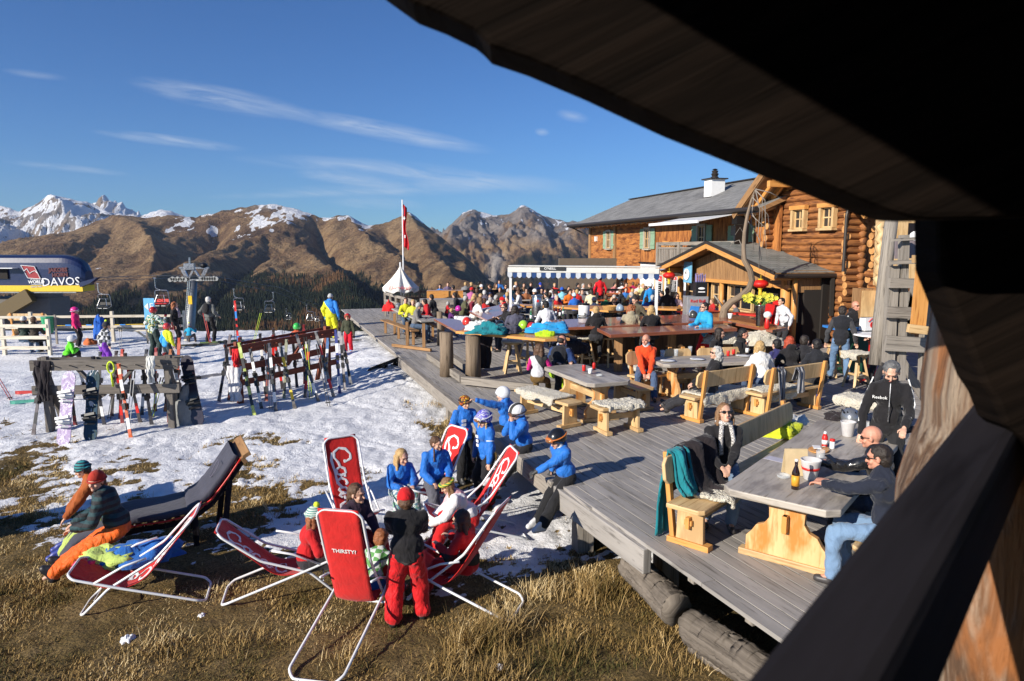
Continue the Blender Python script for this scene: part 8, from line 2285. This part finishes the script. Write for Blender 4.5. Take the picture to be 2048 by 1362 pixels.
sk2=[(437,806,.22,1.62,(.20,.17,.17),'grey ski pair leaning at the left end of the red rack',M_black),(509,832,-.42,1.62,(.40,.48,.10),'yellow-green ski pair leaning far to the left at the red rack',M_black),(552,824,-.22,1.55,(.06,.06,.07),'black and white ski pair left of centre of the red rack',M_white),(590,818,-.42,1.5,(.10,.09,.08),'brown-black ski pair with yellow tails',M_yellow),(638,806,-.60,1.62,(.03,.03,.04),'long black ski pair crossing in front of the red rack',M_white),(668,796,-.50,1.6,(.15,.14,.13),'grey-red ski pair with pinkish tips',M_red),(680,790,-.15,1.6,(.04,.05,.20),'navy ski pair at the right post',M_white),(690,782,-.16,1.45,(.35,.33,.33),'silver ski pair near the right end',M_black),(702,768,-.30,1.3,(.2,.2,.2),'short grey ski pair at the far right end of the red rack',M_black),(568,800,.0,1.45,(.3,.3,.2),'pale ski pair behind the lower rails',M_black),(610,795,.05,1.4,(.08,.08,.08),'black ski pair behind the middle of the rails',M_red),(532,805,.02,1.35,(.3,.08,.05),'rusty ski pair behind the left part of the red rack',M_black),(650,780,.02,1.3,(.1,.2,.4),'blue ski pair standing behind the right post',M_white),(524,822,-.35,1.4,(.05,.05,.05),'black ski pair next to the white pillowcase',M_white)]
for px,py,dx,h,c,lab,c2 in sk2:
 p=atg(px,py);ski_pair(skicol(c),p,p+V((dx,.38,h)),label=lab,L=None,col2=c2)
for(A_,d_,n_,hh,lab,k_)in((A1,d1,n1,1.5,'grey',9),(A2,d2,n2,1.55,'red',10)):
 L_=(B1-A1).length if k_==9 else(B2-A2).length
 for i in range(k_):
  q=A_+d_*(L_*(i+.6)/k_)+n_*(.28+.1*(i%3));q.z=gz(q.x,q.y)
  ski_pair(skicol(((.03,.03,.035),(.22,.03,.03),(.06,.05,.05))[i%3]),q,q+V((.12*math.sin(i*2.1),-.22,hh*(1+.06*math.sin(i*3)))),label='%s skis, %s from the left in the back row of the %s rack'%(('black','dark red','brown')[i%3],'first second third fourth fifth sixth seventh eighth ninth tenth'.split()[i],lab),L=None,col2=(M_black,M_white,M_red)[(i//2)%3])
pc=[plain('pole_'+n,c,.35,.3)for n,c in(('grey',(.3,.3,.3)),('black',(.03,.03,.03)),('lime',(.5,.65,.05)),('red',(.5,.03,.03)))]
for i,(px,py,dx,dy,h,lab)in enumerate(((252,872,.0,.4,1.28,'ski poles with lime yellow handle straps on the grey rack'),(215,840,.1,.3,1.1,'black ski poles behind the petrol snowboard'),(300,838,.2,.2,.9,'slanting black poles under the white cloth'),(20,800,-.5,.0,1.0,'single black pole stuck in the snow at the left edge'),(540,822,-.2,.4,1.5,'black poles in the left half of the red rack'),(655,812,-.35,.5,1.4,'white poles under the long black skis'),(620,800,-.2,.4,1.5,'thin dark poles in the middle of the red rack'),(420,690,-.35,.3,1.3,'crossed silver poles stuck in the snow left of the backpack man'),(425,686,.1,.3,1.3,'upright silver poles beside the backpack man'),(470,700,.0,.1,1.5,'poles next to the red upright ski'),(505,690,.3,.2,1.3,'poles in the snow right of the red upright ski'),(345,700,.0,.1,1.1,'poles held by the woman in the black coat'),(240,712,.0,.1,.9,'red poles beside the purple trousers'),(560,700,.2,.2,1.4,'poles leaning near the green helmet'))):
 p=atg(px,py);pole_pair(p,p+V((dx,dy,h)),pc[i%4],lab)
p=atg(478,700);ski_pair(M_red,p,p+V((-.1,.1,1.7)),label='bright red skis standing upright with blue tips behind the red rack',L=None,col2=M_blue)
q=A1+d1*1.62-n1*.16+V((0,0,1.30));m=MB();m.path([q+V((.07*math.cos(a),0,.12*math.sin(a)+.05))for a in[math.pi*2*i/14 for i in range(15)]],.02,6);m.path([q+V((0,0,-.06)),q+V((.02,0,-.35))],.025,6);tag(m.build('pole_strap',cloth((.62,.78,.05)),smooth=True),'bright lime pole strap looped over the grey rack','strap')
def hang(px,py,z,w,L,mat,nm,lab,cat,seed,th=.05):
 q=at(px,py,z);drape([q,q-V((0,.04,L*.35)),q-V((0,.05,L*.7)),q-V((0,.05,L))],(w,0,0),mat,nm,lab,cat,th,seed,fold=.05)
D1=(A1+B1).y/2
def hangd(px,py,D,*a):
 q=atd(px,py,D);hang_(q,*a)
def hang_(q,w,L,mat,nm,lab,cat,seed,th=.05):
 drape([q,q-V((0,.05,L*.35)),q-V((0,.06,L*.7)),q-V((0,.05,L))],(w,0,0),mat,nm,lab,cat,th,seed,fold=.05)
hangd(84,722,D1-.2,.34,.82,m_blk,'jacket','black jacket hanging on the left end of the grey rack','jacket',3)
hangd(302,712,D1-.2,.17,.55,cloth((.66,.66,.62)),'cloth','white cloth hanging from the grey rack','cloth',7,.03)
D2=A2 .y-.25
hangd(472,698,D2,.16,.42,cloth((.55,.015,.02)),'stocking','red upper part of a long cap hanging on the red rack','cap',2,.05)
hangd(469,732,D2-.02,.30,.82,cloth((.72,.71,.72)),'cloth_bag','white cloth sack hanging below the red cap on the rack','sack',5,.08)
heap(atg(368,850)+V((-.0,.1,.0)),(.46,.36,.85),cloth((.25,.26,.26)),'backpack','grey backpack leaning at the right end of the grey rack','backpack',seed=71,rough=.25)
heap(A1+d1*.15+V((0,0,1.2)),(.3,.2,.22),cloth((.10,.13,.05)),'bag','small olive basket bag on top of the left rack post','bag',seed=73,rough=.3)
p=atg(500,668);board(p+V((-.1,.2,.22)),p+V((1.35,.35,.25)),.27,M_red,'red snowboard lying on its edge at the far rim of the snow',bindings=False,side=(0,.2,1))
p=atg(735,745);board(p+V((0,0,.05)),p+V((1.0,.9,.35)),.27,plain('dark_board_topsheet',(.05,.045,.035),.4),'dark snowboard leaning on the deck edge',side=(.5,-.5,.6))
lying=[(330,768,.7,(.35,.33,.33),'pair of grey skis with bindings lying between the two racks'),(30,790,.1,(.5,.05,.04),'red skis lying at the left edge of the snow'),(20,810,.3,(.1,.4,.3),'red and green skis lying nearer at the left edge'),(350,695,.2,(.1,.1,.08),'dark skis lying behind the blue and yellow jacket child'),(400,690,.4,(.2,.3,.1),'skis with black bindings lying at the feet of the backpack man'),(640,688,.3,(.15,.15,.15),'skis lying near the child in the olive jacket'),(60,800,-.1,(.4,.4,.42),'silver skis lying parallel to the left fence'),(450,690,.1,(.06,.06,.07),'black skis lying left of the red upright ski')]
for px,py,a,c,lab in lying:
 p=atg(px,py);s=ski_pair(skicol(c),p+V((0,0,.05)),p+V((1.5*math.cos(a),1.5*math.sin(a),.09)),label=lab,L=None)
SM=lambda*a,**k:stander(*a,g='m',near=1,**k)
SM(150,622,15,'child in hot pink jacket and pink helmet looking right by the fence',H=1.45,top=(.80,.02,.16),bot=BLK,hat='helmet',hatc=(.72,.03,.25),gog=((.7,.7,.72),'down'),hood=True,boots=True,shoes=(.5,.5,.5),lean=-2)
sitter(146,680,40,'child in neon green jacket and white helmet crouching behind the grey rack',g='m',near=1,seat=.22,H=1.45,top=(.13,.72,.03),bot=BLK,hat='helmet',hatc=(.70,.70,.70),lean=24,hood=True)
SM(214,652,60,'child in black and white checked jacket and purple trousers bending forward',H=1.45,top=two_tone('checked_jacket',(.55,.56,.58),(.03,.035,.04),'check',9),bot=(.20,.04,.42),hat='beanie_pom',hatc=(.04,.04,.05),lean=18,boots=True)
SM(307,622,75,'skier in white, green and black camouflage jacket with red helmet carrying skis',H=1.70,top=two_tone('camo_jacket',(.62,.63,.60),((.05,.30,.20),(.02,.02,.02),(.62,.55,.10)),'camo',7),bot=(.03,.05,.045),hat='helmet',hatc=(.42,.02,.02),lean=6,boots=True,hands=((-.30,.30,1.25),(.28,.25,1.3)),gloves=(.40,.03,.03))
SM(335,655,70,'child in blue, yellow and black jacket with red and white helmet',H=1.35,top=two_tone('blue_yellow_jacket',(.03,.32,.70),(.62,.68,.02),(1.3,.92)),bot=(.03,.05,.06),hat='helmet',hatc=(.55,.05,.05),lean=8,boots=True)
SM(350,610,10,'woman with curly auburn hair in long black coat standing by the lift tower',H=1.72,top=BLK,bot=BLK,hair='ginger',style='bob',curl=True,lean=2,scarf=(.45,.35,.38))
SM(417,600,78,'grey-haired man in grey fleece with a black backpack looking over the valley',H=1.80,top=(.13,.135,.13),bot=BLK,hair='white',backpack=(.02,.02,.022),lean=2,hands=((-.30,.12,1.02),(.32,.12,1.02)))
sitter(379,652,90,'small child in turquoise jacket and striped bobble hat at the rim',g='m',near=1,seat=.2,H=1.05,top=(.02,.33,.55),bot=(.1,.08,.07),hat='beanie_pom',hatc=(.3,.3,.32))
sitter(594,655,90,'child with lime green helmet behind the red ski rack',g='m',near=1,seat=.55,H=1.4,top=(.55,.10,.04),bot=(.3,.3,.3),hat='helmet',hatc=(.05,.48,.08),lean=8)
SM(661,594,80,'tall person in a blue and yellow diagonal ski suit seen from behind',H=1.82,top=two_tone('diagonal_suit',(.72,.70,.02),(.02,.20,.62),(1.2,1.18)),bot=(.74,.70,.02),hat='beanie',hatc=(.45,.46,.45),lean=3,hood=True,gloves=(.03,.3,.5),boots=True,wide=1.1)
SM(695,635,-92,'boy in olive jacket, red trousers, red helmet and blue shoes facing the camera',H=1.32,top=(.055,.06,.035),bot=(.62,.012,.03),hat='helmet',hatc=(.55,.03,.03),gog=((.6,.1,.05),'up'),gloves=(.02,.02,.02),shoes=(.02,.25,.65),boots=True)
SM(714,576,20,'slim skier in navy and white jacket, white trousers and white helmet at the deck corner',H=1.78,top=two_tone('navy_white_jacket',(.02,.04,.16),(.70,.70,.72),(.6,1.42)),bot=(.72,.72,.73),hat='helmet',hatc=(.66,.67,.68),lean=6,boots=True,shoes=(.6,.6,.6),hands=((.0,.22,1.35),(.08,.2,1.4)))
for px,py,c,lab in((48,640,(.03,.05,.04),'person in white hat and dark green jacket on the bench behind the left fence'),(68,640,(.05,.04,.03),'brown-haired person in black on the bench behind the left fence')):
 sitter(px,py,85,lab,g='m',near=1,H=1.7,top=c,bot=(.15,.22,.32)if px<60 else BLK,hair='brown',lean=4,**({'hat':'beanie','hatc':(.66,.64,.60)}if px<60 else{}))
b=atg(58,672);bench(V((b.x,b.y+.25,b.z)),R(90),1.6,'bench with plank back behind the left fence')
heap(atg(192,700)+V((0,.3,.35)),(.42,.3,.8),cloth((.02,.12,.50)),'bag','royal blue ski bag standing behind the child in the checked jacket','bag',seed=81,rough=.3)
heap(atg(180,690),(.4,.3,.25),cloth((.55,.15,.05)),'bag','orange patterned bag on the snow behind the pink child','bag',seed=83,rough=.4)
# air
def haze():
 m=bpy.data.materials.new('valley_air');m.use_nodes=True;nt=m.node_tree;nt.nodes.clear()
 v=nt.nodes.new('ShaderNodeVolumePrincipled');o=nt.nodes.new('ShaderNodeOutputMaterial')
 v.inputs['Color'].default_value=(.62,.76,1,1);v.inputs['Density'].default_value=HAZE;v.inputs['Anisotropy'].default_value=.2
 nt.links.new(v.outputs[0],o.inputs['Volume'])
 b=MB();b.box((500,6300,340),(26500,13400,1600))
 h=b.build('haze',m,None,kind='stuff');tag(h,'thin blue mountain air between the terrace and the far slopes','haze')
HAZE=2.0e-5
haze()
